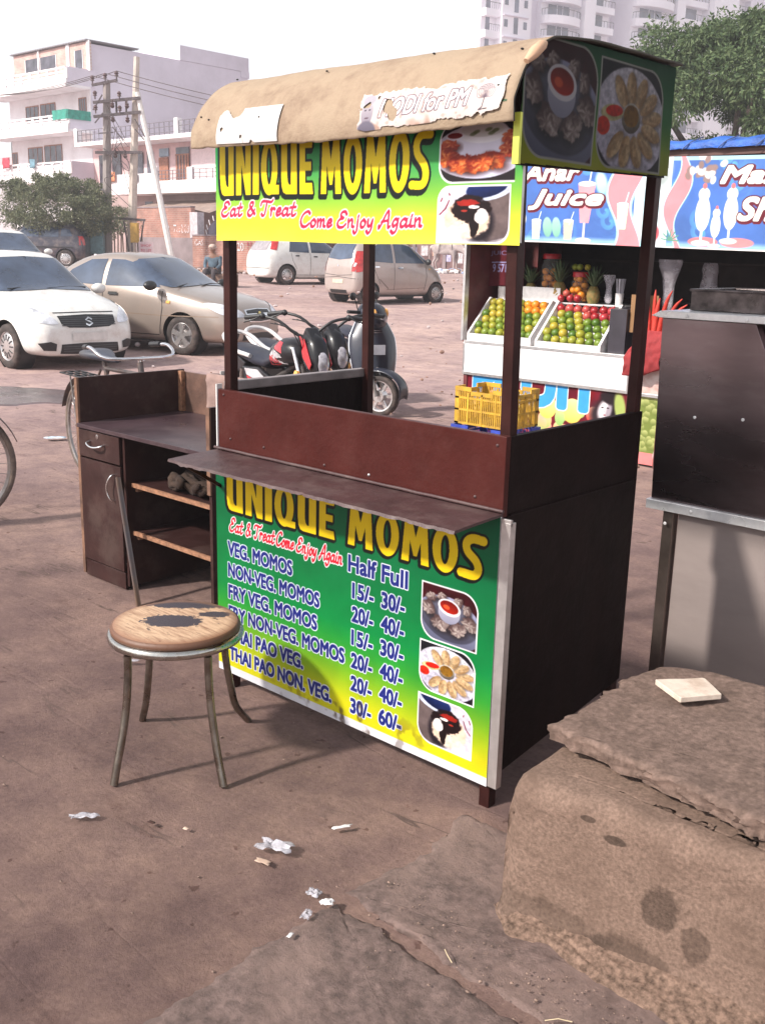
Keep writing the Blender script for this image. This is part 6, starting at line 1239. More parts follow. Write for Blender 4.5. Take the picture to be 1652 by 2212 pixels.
def motorcycle(xw, yw, head, label, decals=True):
    p = wpos(xw, yw); e = empty('motorcycle', (p.x, p.y, gz(p.x, p.y)), frame(head), label, 'motorcycle')
    moto_wheel(e, .64, .3, .09); moto_wheel(e, -.62, .3, .11); redp = mat('red_panel', (.5, .02, .03), .25, coat=.6); silp = mat('silver_panel', (.6, .6, .63), .25, .3, coat=.4)
    mb = MB(); loft(mb, [(-.80,.83,.05,.02),(-.76,.83,.10,.04),(-.55,.80,.13,.05),(-.3,.77,.135,.055),(-.12,.76,.12,.05),(-.02,.80,.09,.03)]); mb.build('seat', seatm, e, smooth=60)
    mb = MB(); loft(mb, [(-.1,.80,.07,.07),(.0,.84,.12,.10),(.15,.87,.145,.115),(.3,.88,.13,.10),(.4,.87,.07,.06)]); tk = mb.build('fuel_tank', dirtyblk, e, smooth=60)
    bv = BVHTree.FromPolygons([v.co for v in tk.data.vertices], [q.vertices for q in tk.data.polygons])
    if decals:
        for s_ in 'RL':
            for nm, poly, m in (('decal', [(-.03,.76),(.02,.84),(.12,.85),(.2,.79),(.12,.77)], redp), ('decal', [(.02,.84),(.1,.9),(.22,.86),(.26,.79),(.2,.79)], silp), ('decal', [(.12,.9),(.15,.96),(.22,.95),(.24,.87)], redp)): poly_patch(bv, poly, s_, .004, nm, m, e, .04)
    ST = Matrix.Translation((.37, 0, .0)) @ Matrix.Rotation(R(-32), 4, 'Z') @ Matrix.Translation((-.37, 0, .03))
    for s_ in (-1, 1):
        mb = MB(); mb.prism([(-.5,.70),(-.45,.56),(-.2,.50),(.0,.56),(.02,.66),(-.2,.72)], 'y', s_*.085, s_*.125); mb.build('side_panel', dirtyblk, e, bevel=.012)
        if decals:
            mb = MB(); mb.prism([(-.44,.69),(-.4,.64),(-.12,.60),(-.08,.65),(-.2,.70)], 'y', s_*.126, s_*.13); mb.build('decal', silp, e); mb = MB(); mb.prism([(-.4,.635),(-.36,.58),(-.18,.55),(-.14,.59)], 'y', s_*.126, s_*.13); mb.build('decal', redp, e)
        mb = MB(); mb.tube([(.34, s_*.085, .92), (.50, s_*.085, .62), (.64, s_*.085, .30)], .019, 12); mb.build('fork_leg', chrome, e, smooth=60)
        mb = MB(); mb.tube([(-.62, s_*.10, .30), (-.5, s_*.115, .68)], .022, 10); mb.build('shock_absorber', steel_t, e, smooth=60)
        mb = MB(); mb.X = ST; mb.tube([(.30, s_*.34, 1.12), (.22, s_*.47, 1.10)], .018, 10); mb.build('grip', black_m, e, smooth=60)
        mb = MB(); mb.X = ST; mb.tube([(.33, s_*.33, 1.13), (.36, s_*.38, 1.10), (.30, s_*.47, 1.07)], .006, 6); mb.ball((.32, s_*.33, 1.12), .026, 8); mb.build('brake_lever', black_m, e, smooth=60)
        mb = MB(); mb.lathe([(0, 0), (.025, .005), (.03, .03), (0, .05)], (.5, 0, .74), 'y', 12); mb.v = [(x, (y+.12)*s_, z) for x, y, z in mb.v]; mb.build('indicator', MATS['amber_lamp'], e, smooth=60)
    mb = MB(); mb.tube([(-.3, -.14, .80), (-.62, -.15, .83), (-.86, -.12, .92), (-.92, 0, .95), (-.86, .12, .92), (-.62, .15, .83), (-.3, .14, .80)], .018, 10, smooth=4); mb.build('grab_rail', mat('white_rail', (.72, .7, .7), .3, .4), e, smooth=60)
    mb = MB(); mb.X = ST; mb.tube([(.30, -.34, 1.12), (.37, -.2, 1.09), (.37, -.06, .99), (.37, .06, .99), (.37, .2, 1.09), (.30, .34, 1.12)], .012, 10, smooth=3); mb.build('handlebar', black_m, e, smooth=60)
    mb = MB()
    for k in range(3): mb.tube([(.34, -.28+.04*k, 1.11), (.50, -.2+.05*k, 1.08-.03*k), (.48, -.08, .9), (.42, -.03, .8)], .004, 5, smooth=4)
    mb.build('cable', black_m, e)
    mb = MB(); loft(mb, [(.42,.92,.06,.12,2.6),(.50,.90,.085,.16,2.6),(.60,.85,.08,.15,2.6),(.66,.79,.055,.09,2.4)]); mb.build('headlamp_cowl', dirtyblk, e, smooth=60)
    mb = MB(); mb.prism([(.40,1.0),(.47,1.09),(.58,1.0),(.63,.92),(.5,.92)], 'y', -.055, .055); mb.build('visor', dirtyblk, e, bevel=.02)
    for s_ in (-1, 1): mb = MB(); mb.prism([(.44,1.02),(.52,1.0),(.63,.82),(.60,.78),(.5,.86)], 'y', s_*.082, s_*.092); mb.build('cowl_stripe', redp if decals else dirtyblk, e, bevel=.004)
    mb = MB(); mb.ball((.635, 0, .82), 1, 16, sc=(.045, .058, .095)); mb.build('headlamp', mat('dusty_lens', (.4, .38, .42), .12, var=.3, scale=14, coat=1), e, smooth=60)
    mb = MB(); P = [[(.64+.34*math.cos(a), y, .30+.34*math.sin(a)-.4*y*y) for y in np.linspace(-.07, .07, 6)] for a in np.linspace(.35, 2.5, 18)]; mb.grid(P); o = mb.build('front_mudguard', dirtyblk, e, smooth=60); t = o.modifiers.new('t', 'SOLIDIFY'); t.thickness = .006
    mb = MB(); mb.prism([(-.55,.72),(-.75,.78),(-.98,.60),(-1.02,.45),(-.96,.45),(-.80,.62),(-.6,.66)], 'y', -.07, .07); mb.build('rear_mudguard', dirtyblk, e, bevel=.01)
    mb = MB(); mb.box(-1.0, -.985, -.1, .1, .44, .6); mb.build('number_plate', plate, e)
    mb = MB(); mb.box(-.18, .22, -.12, .12, .28, .56); mb.lathe([(.0, .0), (.08, 0), (.08, .14), (0, .14)], (.02, 0, .40), 'y', 18); mb.tube([(.2, 0, .5), (.36, 0, .68), (.36, 0, .86)], .03, 8); mb.tube([(-.2, 0, .6), (.1, 0, .72), (.36, 0, .84)], .025, 8); mb.build('engine', mat('engine_grey', (.09, .085, .085), .5, .5, dirt=(.2, .14, .12), damt=.5), e, bevel=.008)
    mb = MB(); mb.tube([(.28, -.1, .52), (.3, -.13, .3), (.1, -.15, .22), (-.3, -.16, .25), (-.85, -.17, .38)], [.02, .02, .025, .045, .045], 12, smooth=3); mb.build('exhaust', chrome, e, smooth=60)
    mb = MB(); mb.tube([(.02, .1, .28), (-.02, .22, .02)], .01, 8); mb.build('side_stand', black_m, e); return e
motorcycle(-.82, 8.15, -57, 'black motorcycle with red and silver decals and white grab rail, nearest behind the desk')
motorcycle(-.70, 8.65, -57, 'plain dark motorcycle half hidden behind the red and black one', False)
def scooter():
    hd = -72; a = R(hd); p = wpos(-.05-.62*math.cos(a), 10.4-.62*math.sin(a)); e = empty('scooter', (p.x, p.y, gz(p.x, p.y)), frame(hd), 'dark blue-grey scooter facing the viewer with its front wheel turned right', 'scooter')
    sp_ = mat('scooter_paint', (.020, .023, .038), .35, .1, var=.08, coat=.25, spec=.35, dirt=(.08, .065, .07), damt=.3); st = R(44); SX = Matrix.Translation((.36, 0, 0)) @ Matrix.Rotation(R(40), 4, 'Z') @ Matrix.Translation((-.36, 0, 0))
    fw = moto_wheel(e, .62, .215, .09, rz=st); moto_wheel(e, -.62, .215, .1)
    P = []
    for i in range(20):      # leg shield: a curved apron
        t = i/19; z = .36+.60*t; hw = .20+.05*math.sin(t*PI)-.05*max(0, t-.7)/.3; x0 = .52-.17*t; row = []
        for k in range(17): u = k/8-1; row.append((x0-.11*abs(u)**2.2+.03*math.sin(t*PI)*(1-abs(u)), hw*u, z+.02*(1-u*u)*(t > .9)))
        P.append(row)
    mb = MB(); mb.grid(P); o = mb.build('leg_shield', sp_, e, smooth=60); t_ = o.modifiers.new('t', 'SOLIDIFY'); t_.thickness = .02; t_.offset = 0
    for s_ in (-1, 1): mb = MB(); mb.tube([P[i][0 if s_ < 0 else 16] for i in range(20)], .012, 8); mb.build('edge_trim', chrome, e, smooth=60)
    mb = MB(); mb.X = SX; loft(mb, [(.20,1.02,.08,.06),(.25,1.03,.15,.10),(.33,1.02,.17,.13),(.42,.99,.14,.12),(.47,.97,.07,.07)]); cw = mb.build('handlebar_cowl', sp_, e, smooth=60)
    bv = BVHTree.FromPolygons([v.co for v in cw.data.vertices], [q.vertices for q in cw.data.polygons])
    poly_patch(bv, [(.09,.94),(.26,.94),(.26,1.05),(.09,1.05)], 'F', .006, 'headlamp', MATS['dusty_lens'], e, .03)
    for s_ in (-1, 1):
        mb = MB(); mb.X = SX; mb.tube([(.28, s_*.14, 1.04), (.24, s_*.31, 1.05)], .018, 10); mb.build('grip', black_m, e, smooth=60)
        mb = MB(); mb.X = SX; mb.tube([(.27, s_*.17, 1.06), (.25, s_*.2, 1.18)], .006, 6); mb.ball((.24, s_*.22, 1.2), 1, 14, sc=(.02, .06, .04)); mb.build('mirror', black_m, e, smooth=60)
        mb = MB(); mb.X = SX; mb.ball((.43, s_*.11, 1.03), 1, 12, sc=(.03, .025, .05)); mb.build('indicator', MATS['amber_lamp'], e, smooth=60)
    mb = MB(); mb.tube([(.30, 0, .95), (.36, 0, .7), (.54, 0, .40)], .025, 10); mb.build('steering_column', steel_t, e, smooth=60)
    mb = MB(); Q = []
    for a_ in np.linspace(-.1, 2.3, 20): Q.append([(.62+(.275+.03*(1-(a_-1.1)**2))*math.cos(a_), y, .235+.265*math.sin(a_)-3.0*y*y) for y in np.linspace(-.09, .09, 9)])
    mb.X = Matrix.Translation((.62, 0, 0)) @ Matrix.Rotation(st, 4, 'Z') @ Matrix.Translation((-.62, 0, 0)); mb.grid(Q); o = mb.build('front_mudguard', sp_, e, smooth=60); t_ = o.modifiers.new('t', 'SOLIDIFY'); t_.thickness = .008
    for s_ in (-1, 1): mb = MB(); mb.X = Matrix.Translation((.62, 0, 0)) @ Matrix.Rotation(st, 4, 'Z') @ Matrix.Translation((-.62, 0, 0)); mb.tube([(.56, s_*.07, .42), (.62, s_*.08, .215)], .018, 8); mb.build('fork_leg', steel_t, e, smooth=60)
    mb = MB(); mb.box(.5, .512, -.08, .08, .62, .72); mb.X = None; mb.build('number_plate', mat('grey_plate', (.4, .4, .44), .5), e)
    c = Canvas(.08, .06, .004, 1, (.1, .1, .14)); mb = MB(); mb.bar((.435, -.04, .86), (.435, .05, .86), .012, .006); mb.bar((.44, -.03, .84), (.44, .06, .84), .012, .006); mb.build('badge', chrome, e)
    mb = MB(); mb.box(-.12, .42, -.15, .15, .27, .33); mb.build('floorboard', black_m, e, bevel=.01)
    mb = MB(); loft(mb, [(-.12,.42,.12,.12),(-.25,.5,.16,.2),(-.55,.52,.17,.18),(-.85,.58,.12,.1),(-.95,.6,.05,.04)]); mb.build('rear_body', sp_, e, smooth=60)
    mb = MB(); loft(mb, [(-.10,.74,.08,.03),(-.2,.76,.13,.05),(-.5,.77,.14,.05),(-.8,.79,.11,.045),(-.86,.79,.05,.02)]); mb.build('seat', seatm, e, smooth=60)
scooter()
def bicycle(xw, yw, head, label, rear_anchor=True, sc=1.0):
    a = R(head); cx = .54*sc; p = wpos(xw+cx*math.cos(a), yw+cx*math.sin(a)); e = empty('bicycle', (p.x, p.y, gz(p.x, p.y)), frame(head), label, 'bicycle'); e.scale = (sc, sc, sc)
    fr = mat('old_frame_paint', (.09, .075, .075), .45, .4, var=.2, dirt=(.25, .13, .08), damt=.4, dscale=20); r = .335; tyr = mat('bicycle_tyre', (.10, .075, .065), .85, var=.15, dirt=(.3, .22, .17), damt=.5, dscale=9)
    for x in (.57, -.54):
        w_ = bpy.data.objects.new('wheel', None); COL.objects.link(w_); w_.parent = e; w_.location = (x, 0, r+.018); w_.empty_display_size = .05
        mb = MB(); mb.lathe([(r+.018*math.cos(q), .018*math.sin(q)) for q in np.linspace(0, 2*PI, 11)], axis='y', n=56); mb.build('tyre', tyr, w_, smooth=70)
        mb = MB(); mb.lathe([(r-.014, -.012), (r-.03, -.008), (r-.03, .008), (r-.014, .012)], axis='y', n=48); mb.build('rim', steel_t, w_, smooth=60)
        mb = MB()
        for k in range(32): q = 2*PI*k/32; q2 = q+(.5 if k % 2 else -.5); s_ = .03 if k % 4 < 2 else -.03; mb.tube([(.02*math.cos(q2), s_, .02*math.sin(q2)), ((r-.02)*math.cos(q), 0, (r-.02)*math.sin(q))], .0016, 4)
        tag(mb.build('spokes', steel_t, w_)); mb = MB(); mb.lathe([(0, -.05), (.018, -.045), (.022, 0), (.018, .045), (0, .05)], axis='y', n=12); mb.build('hub', steel_t, w_, smooth=60)
        mb = MB(); lo, hi = (.1, 2.1) if x > 0 else (-.1, 2.8); Q = [[(x+(r+.05)*math.cos(q), y, r+.018+(r+.05)*math.sin(q)-6*y*y) for y in np.linspace(-.03, .03, 5)] for q in np.linspace(lo, hi, 22)]; mb.grid(Q); o = mb.build('mudguard', fr, e, smooth=60); t = o.modifiers.new('t', 'SOLIDIFY'); t.thickness = .003
    def T(nm, pts, rad, m=fr, k=0): mb = MB(); mb.tube(pts, rad, 8, smooth=k); return mb.build(nm, m, e, smooth=60)
    T('top_tube', [(-.19, 0, .83), (.36, 0, .84)], .015); T('down_tube', [(.38, 0, .72), (-.06, 0, .30)], .016); T('seat_tube', [(-.06, 0, .30), (-.2, 0, .88)], .015); T('head_tube', [(.33, 0, .92), (.385, 0, .68)], .02)
    for s_ in (-1, 1):
        T('fork_blade', [(.385, s_*.03, .68), (.42, s_*.05, .62), (.57, s_*.055, .353)], .012); T('seat_stay', [(-.2, s_*.03, .82), (-.54, s_*.06, .353)], .009); T('chain_stay', [(-.06, s_*.03, .30), (-.54, s_*.06, .353)], .01)
        T('grip', [(.12, s_*.255, 1.01), (.02, s_*.235, 1.0)], .017, black_m); T('rack_stay', [(-.54, s_*.07, .36), (-.6, s_*.08, .74)], .006, steel_t)
    T('stem', [(.33, 0, .88), (.325, 0, .94), (.38, 0, .95)], .014, chrome); T('handlebar', [(.05, -.24, 1.0), (.2, -.27, 1.01), (.33, -.23, .955), (.38, 0, .95), (.33, .23, .955), (.2, .27, 1.01), (.05, .24, 1.0)], .011, chrome, 4); T('seat_post', [(-.2, 0, .84), (-.215, 0, .90)], .013, steel_t)
    mb = MB(); loft(mb, [(-.38,.915,.10,.02),(-.33,.92,.125,.035),(-.22,.915,.09,.035),(-.1,.905,.035,.025),(.0,.90,.018,.015)]); mb.build('saddle', mat('blue_grey_saddle', (.04, .045, .065), .5, dirt=(.2, .17, .15), damt=.3), e, smooth=60)
    mb = MB()
    for y in (-.08, -.027, .027, .08): mb.tube([(-.78, y, .745), (-.3, y, .745)], .006, 6)
    for x in (-.78, -.66, -.54, -.42, -.3): mb.tube([(x, -.08, .745), (x, .08, .745)], .006, 6)
    mb.build('rear_rack', black_m, e); mb = MB(); mb.prism([(-.6,.39),(-.5,.42),(-.02,.40),(.06,.34),(.02,.24),(-.5,.31)], 'y', -.07, -.05); mb.build('chain_guard', fr, e, bevel=.01)
    mb = MB(); mb.tube([(-.06, -.09, .30), (-.03, -.1, .14)], .008, 6); mb.box(-.07, .01, -.18, -.1, .13, .15); mb.tube([(-.06, .09, .30), (-.09, .1, .46)], .008, 6); mb.box(-.13, -.05, .1, .18, .45, .47); mb.build('pedal_crank', steel_t, e)
    return e
bicycle(-2.14, 7.25, -50, 'old roadster bicycle with rear rack and swept handlebar parked behind the desk')
bicycle(-2.53, 5.80, 204, 'bicycle mostly outside the left edge, only its big dusty wheel showing', sc=1.06)
# ------------------------------------------------------------------ cow and person: skinned skeletons
def skin(name, verts, edges, radii, m, sub=2, root=0, parent=None, sm=.3):
    me = bpy.data.meshes.new(name); me.from_pydata(verts, edges, []); o = bpy.data.objects.new(name, me); link(o, parent)
    s_ = o.modifiers.new('skin', 'SKIN'); sv = me.skin_vertices[0].data
    for i, q in enumerate(radii): sv[i].radius = q if hasattr(q, '__len__') else (q, q); sv[i].use_root = (i == root)
    s_.branch_smoothing = sm; u = o.modifiers.new('sub', 'SUBSURF'); u.levels = sub; u.render_levels = sub; me.materials.append(m); evaluated_mesh(o, name)
    o.data.polygons.foreach_set('use_smooth', [True]*len(o.data.polygons)); return o
def cow():
    p = wpos(2.72, 49.0); e = empty('cow', (p.x, p.y, gz(p.x, p.y)), frame(-14), 'pale grey humped cow with lowered head standing by the wall', 'cow')
    V = []; E = []; Rr = []
    def v(x, y, z, r): V.append((x, y, z)); Rr.append(r); return len(V)-1
    b = [v(-.62,0,1.08,(.20,.20)), v(-.4,0,1.08,(.27,.28)), v(-.05,0,1.03,(.30,.31)), v(.25,0,1.06,(.28,.30)), v(.45,0,1.16,(.20,.24)), v(.64,0,1.12,(.15,.19)), v(.80,-.02,.98,(.12,.14)), v(.90,-.06,.86,(.11,.12)), v(.98,-.10,.66,(.075,.08)), v(1.0,-.12,.56,(.06,.06))]
    E += list(zip(b, b[1:])); hump = v(.42, 0, 1.42, .08); E.append((b[4], hump))
    for x, s_, at in ((-.55, -1, b[1]), (-.48, 1, b[1]), (.36, -1, b[3]), (.44, 1, b[3])):
        rear = x < 0
        pts = [(x, s_*.16, .80, .14 if rear else .11), (x+(.06 if rear else 0), s_*.17, .62, .085 if rear else .07), (x-(.08 if rear else 0), s_*.16, .42, .05), (x-(.03 if rear else 0), s_*.16, .12, .036), (x+.02, s_*.16, .03, .05)]
        pr = at
        for q in pts: k = v(*q[:3], q[3]); E.append((pr, k)); pr = k
    t = b[0]
    for q in ((-.80, 0, 1.14, .05), (-.84, .02, .8, .022), (-.83, .03, .5, .018), (-.82, .03, .38, .03)): k = v(*q); E.append((t, k)); t = k
    for s_ in (-1, 1): k = v(.86, s_*.14-.04, 1.02, .045); k2 = v(.84, s_*.24-.04, .98, .02); E += [(b[6], k), (k, k2)]
    skin('body', V, E, Rr, mat('cow_hide', (.42, .35, .34), .85, var=.25, scale=2.2, dirt=(.24, .18, .17), damt=.6, dscale=1.5), 2, 2, e)
    hm = mat('horn', (.12, .1, .09), .5)
    for s_ in (-1, 1): mb = MB(); mb.tube([(.88, s_*.07-.05, 1.05), (.87, s_*.15-.05, 1.14), (.9, s_*.15-.05, 1.25)], [.022, .018, .006], 8, smooth=3); mb.build('horn', hm, e, smooth=60)
    for s_ in (-1, 1): mb = MB(); mb.ball((.97, s_*.09-.08, .84), .02, 8); mb.build('eye', black_m, e, smooth=60)
cow()
def person():
    p = wpos(-5.33, 32.0); g = gz(p.x, p.y); e = empty('person', (p.x, p.y, g), frame(-100), 'person in blue-grey jacket and pale cap sitting behind the beige sedan', 'person')
    V = []; E = []; Rr = []
    def v(x, y, z, r): V.append((x, y, z)); Rr.append(r); return len(V)-1
    pe = v(0,0,.46,(.15,.13)); ch = [pe, v(.02,0,.66,(.14,.12)), v(.03,0,.86,(.17,.12)), v(.03,0,.97,(.08,.08)), v(.05,0,1.02,.055), v(.07,0,1.09,(.085,.095)), v(.08,0,1.17,(.08,.09))]; E += list(zip(ch, ch[1:]))
    for s_ in (-1, 1):
        pr = pe
        for q in ((.05, s_*.11, .45, .09), (.42, s_*.14, .47, .075), (.46, s_*.14, .1, .05), (.55, s_*.14, .04, .045)): k = v(*q); E.append((pr, k)); pr = k
        pr = ch[2]
        for q in ((.03, s_*.21, .88, .06), (.08, s_*.25, .64, .05), (.28, s_*.16, .52, .038), (.35, s_*.12, .52, .04)): k = v(*q); E.append((pr, k)); pr = k
    skin('body', V, E, Rr, mat('skin_tone', (.2, .1, .065), .6), 2, 0, e)
    V2 = V[:]; body = [i for i in range(4)]; R2 = [(a*1.12 if not hasattr(a, '__len__') else (a[0]*1.12, a[1]*1.15)) for a in Rr]
    def sub(keep, name, m):
        mp = {i: k for k, i in enumerate(keep)}; skin(name, [V[i] for i in keep], [(mp[a], mp[b]) for a, b in E if a in mp and b in mp], [R2[i] for i in keep], m, 2, 0, e)
    sub([0, 1, 2, 3, 11, 12, 13, 19, 20, 21], 'jacket', mat('blue_grey_jacket', (.08, .12, .16), .9, var=.2)); sub([0, 7, 8, 9, 15, 16, 17], 'trousers', mat('dark_trousers', (.05, .04, .045), .9))
    mb = MB(); mb.ball((.075, 0, 1.175), 1, 14, sc=(.13, .12, .09)); mb.box(.12, .22, -.07, .07, 1.165, 1.18); mb.build('cap', mat('pale_cap', (.5, .38, .33), .9), e, smooth=50)
    mb = MB(); mb.box(-.28, .22, -.7, .7, -.3, .38); o = mb.build('stone_block', conc, bevel=.03); o.location = (p.x, p.y, g); o.rotation_euler = (0, 0, frame(-100)); tag(o, 'low masonry block on which the person in the cap sits', 'block')
person()
# ------------------------------------------------------------------ background houses
wall_w = mat('whitewash', (.82, .78, .80), .85, var=.04, scale=.8, dirt=(.55, .48, .48), damt=.4, dscale=.6); wall_l = mat('lilac_plaster', (.68, .63, .72), .9, var=.04, scale=.4, dirt=(.5, .46, .52), damt=.5, dscale=.35); pink = mat('pink_plaster', (.66, .47, .47), .9, var=.06, scale=.7, dirt=(.5, .36, .35), damt=.5, dscale=.8)
win_m = mat('dark_window', (.07, .065, .085), .12, var=.4, scale=2); wood_m = mat('brown_shutter', (.3, .12, .07), .6, var=.2); rail_m = mat('rail_iron', (.13, .11, .13), .6)
def brick_mat(name, c1, c2, mo, sc):
    m = bpy.data.materials.new(name); m.use_nodes = True; n = m.node_tree.nodes; l = m.node_tree.links; b = n['Principled BSDF']; tc = n.new('ShaderNodeTexCoord'); mp = n.new('ShaderNodeMapping'); mp.inputs['Rotation'].default_value = (PI/2, 0, 0); l.new(tc.outputs['Object'], mp.inputs[0])
    br = n.new('ShaderNodeTexBrick'); br.inputs['Scale'].default_value = sc; br.inputs['Color1'].default_value = (*c1, 1); br.inputs['Color2'].default_value = (*c2, 1); br.inputs['Mortar'].default_value = (*mo, 1); br.inputs['Mortar Size'].default_value = .012; br.inputs['Brick Width'].default_value = .5; br.inputs['Row Height'].default_value = .17
    l.new(mp.outputs[0], br.inputs['Vector']); no = n.new('ShaderNodeTexNoise'); no.inputs['Scale'].default_value = 1.4; no.inputs['Detail'].default_value = 6; l.new(tc.outputs['Object'], no.inputs['Vector'])
    mx = n.new('ShaderNodeMixRGB'); mx.blend_type = 'MULTIPLY'; mx.inputs[0].default_value = .7; l.new(br.outputs[0], mx.inputs[1]); cr = n.new('ShaderNodeValToRGB'); cr.color_ramp.elements[0].position = .35; cr.color_ramp.elements[1].position = .65; cr.color_ramp.elements[0].color = (.6, .6, .6, 1); cr.color_ramp.elements[1].color = (1.2, 1.15, 1.1, 1)
    l.new(no.outputs['Fac'], cr.inputs[0]); l.new(cr.outputs[0], mx.inputs[2]); l.new(mx.outputs[0], b.inputs['Base Color']); b.inputs['Roughness'].default_value = .9; return m
brick = brick_mat('brick_wall', (.33, .15, .12), (.4, .2, .16), (.4, .34, .31), 2.0); brick_p = brick_mat('pinkish_brick', (.5, .3, .27), (.58, .37, .33), (.6, .52, .5), 2.0)
def PB(parent, org):
    def P(name, m, boxes, bev=0, par=None):
        mb = MB(); mb.X = Matrix.Translation(-org)
        for b in boxes: mb.box(*b)
        return mb.build(name, m, par or parent, bevel=bev)
    return P
def slot_rail(P, x0, x1, y, z0, z1, m, rows=3, pitch=1.0, par=None, th=.12):
    """balcony parapet with rows of long slots"""
    bx = [(x0, x1, y, y+th, z0, z0+.28), (x0, x1, y, y+th, z1-.08, z1)]; h = (z1-.08-z0-.28)/rows
    for r in range(rows):
        zz = z0+.28+h*r
        if r: bx.append((x0, x1, y+.01, y+th-.01, zz-.04, zz+.04))
        n = max(1, int((x1-x0)/pitch))
        for k in range(n+1):
            xx = x0+(x1-x0)*k/n; bx.append((xx-.1, xx+.1, y+.02, y+th-.02, zz, zz+h))
    return P('balcony_rail', m, bx, par=par)
def white_house():
    org = Vector((-56, 31.7, .9)); h = empty('house', org, 0, 'tall white house with slotted balconies, unfinished brick top floor and blank lilac side wall', 'house'); P = PB(h, org); yf = 31.72
    P('wall', wall_l, [(-60.2, -51.98, yf, 43.2, .5, 12.45)]); P('parapet', wall_l, [(-60, -51.95, 37.9, 43.25, 12.46, 13.29), (-52.2, -51.95, 42.6, 43.3, 12.1, 12.46)])
    P('front_wall', wall_w, [(-61.0, -51.97, yf-.06, yf-.005, .6, 11.0)]); P('brick_storey', brick_p, [(-60.1, -51.75, yf-.10, yf-.006, 11.05, 12.54)]); [P('pilaster', wall_w, [q]) for q in ((-54.1, -53.8, yf-.16, yf-.101, 11.05, 12.56), (-52.0, -51.72, yf-.16, yf-.101, 11.0, 12.58), (-57.25, -57.1, yf-.16, yf-.101, 11.4, 12.56))]
    mb = MB(); mb.X = Matrix.Translation(-org)
    for k in range(60): x = -60.2+k*.14; mb.box(x, x+.14, yf-.3, yf+3.2, 12.56+(.03 if k % 2 else 0), 12.60+(.03 if k % 2 else 0))
    mb.build('sheet_roof', mat('corrugated_sheet', (.3, .28, .3), .5, .3), h)
    for x0, x1, z0, z1 in ((-58.7, -57.15, 11.45, 12.2), (-57.0, -55.3, 11.5, 12.18), (-53.24, -52.5, 11.2, 12.17)):
        w = P('window', win_m, [(x0, x1, yf-.115, yf-.102, z0, z1)]); P('frame', wall_w, [(x0-.05, x0, yf-.13, yf-.11, z0, z1), (x1, x1+.05, yf-.13, yf-.11, z0, z1)], par=w)
    for zb, zt in ((10.05, 11.06), (7.72, 8.64), (5.08, 6.14)):
        P('balcony_slab', wall_w, [(-61.5, -51.86, 30.1, yf-.07, zb-.02, zb+.12)]); P('balcony_beam', wall_w, [(-61.5, -51.84, 30.06, 30.1, zb-.06, zb+.2)])
        slot_rail(P, -61.5, -51.9, 30.12, zb+.12, zt, wall_w, 3, .95)
        P('balcony_side', wall_l, [(-51.98, -51.87, 30.24, yf+.3, zb+.12, zt)])
    for zb in (7.72, 5.08): P('floor_wall', wall_l, [(-51.96, -51.93, yf-.0, yf+.02, zb, zb+2)])
    for x0, x1, z0, z1 in ((-59.0, -57.6, 8.65, 9.55), (-57.3, -55.7, 8.65, 9.58), (-53.1, -52.4, 8.85, 9.62), (-59.0, -57.4, 6.2, 7.2), (-57.1, -55.2, 6.2, 7.25), (-61.0, -60.4, 6.0, 7.0)):
        w = P('window', win_m, [(x0, x1, yf-.085, yf-.062, z0, z1)]); n = 3
        P('frame', wood_m, [(x0-.05, x1+.05, yf-.10, yf-.08, z1, z1+.06), (x0-.05, x0, yf-.10, yf-.08, z0, z1), (x1, x1+.05, yf-.10, yf-.08, z0, z1)]+[(x0+(x1-x0)*k/n-.02, x0+(x1-x0)*k/n+.02, yf-.10, yf-.088, z0, z1) for k in range(1, n)], par=w)
    mb = MB(); mb.X = Matrix.Translation(-org); P_ = [[(x, y, 8.34+.5*t+.02*hnoise(x*3, t*3)) for t in (0, .5, 1)] for x, y in [(-53.3+.12*k, 30.02) for k in range(13)]+[(-51.78, 30.1+.11*k) for k in range(14)]]; mb.grid(P_); mb.build('green_screen', mat('green_cloth', (.03, .26, .2), .8, var=.2, scale=5), h)
white_house()
def laundry(x, y, z, col, w, hh, label, nm='hanging_clothes'):
    mb = MB(); mb.grid([[(x+w*i/8, y+.05*hnoise(i*.8, j*.5, x), z-hh*j/6+.03*hnoise(i*.7, 3, x)*j/6) for j in range(7)] for i in range(9)]); o = mb.build(nm, mat('cloth_%d' % (abs(hash(label)) % 9999), col, .9, var=.3, scale=4), smooth=180); t = o.modifiers.new('t', 'SOLIDIFY'); t.thickness = .01; tag(o, label, 'clothes')
laundry(-59.2, 29.98, 6.55, (.5, .05, .08), .9, .6, 'red and white clothes hanging over the lowest balcony of the white house')
laundry(-56.0, 29.98, 6.35, (.12, .22, .28), .6, .5, 'dark teal cloth on the lowest balcony of the white house')
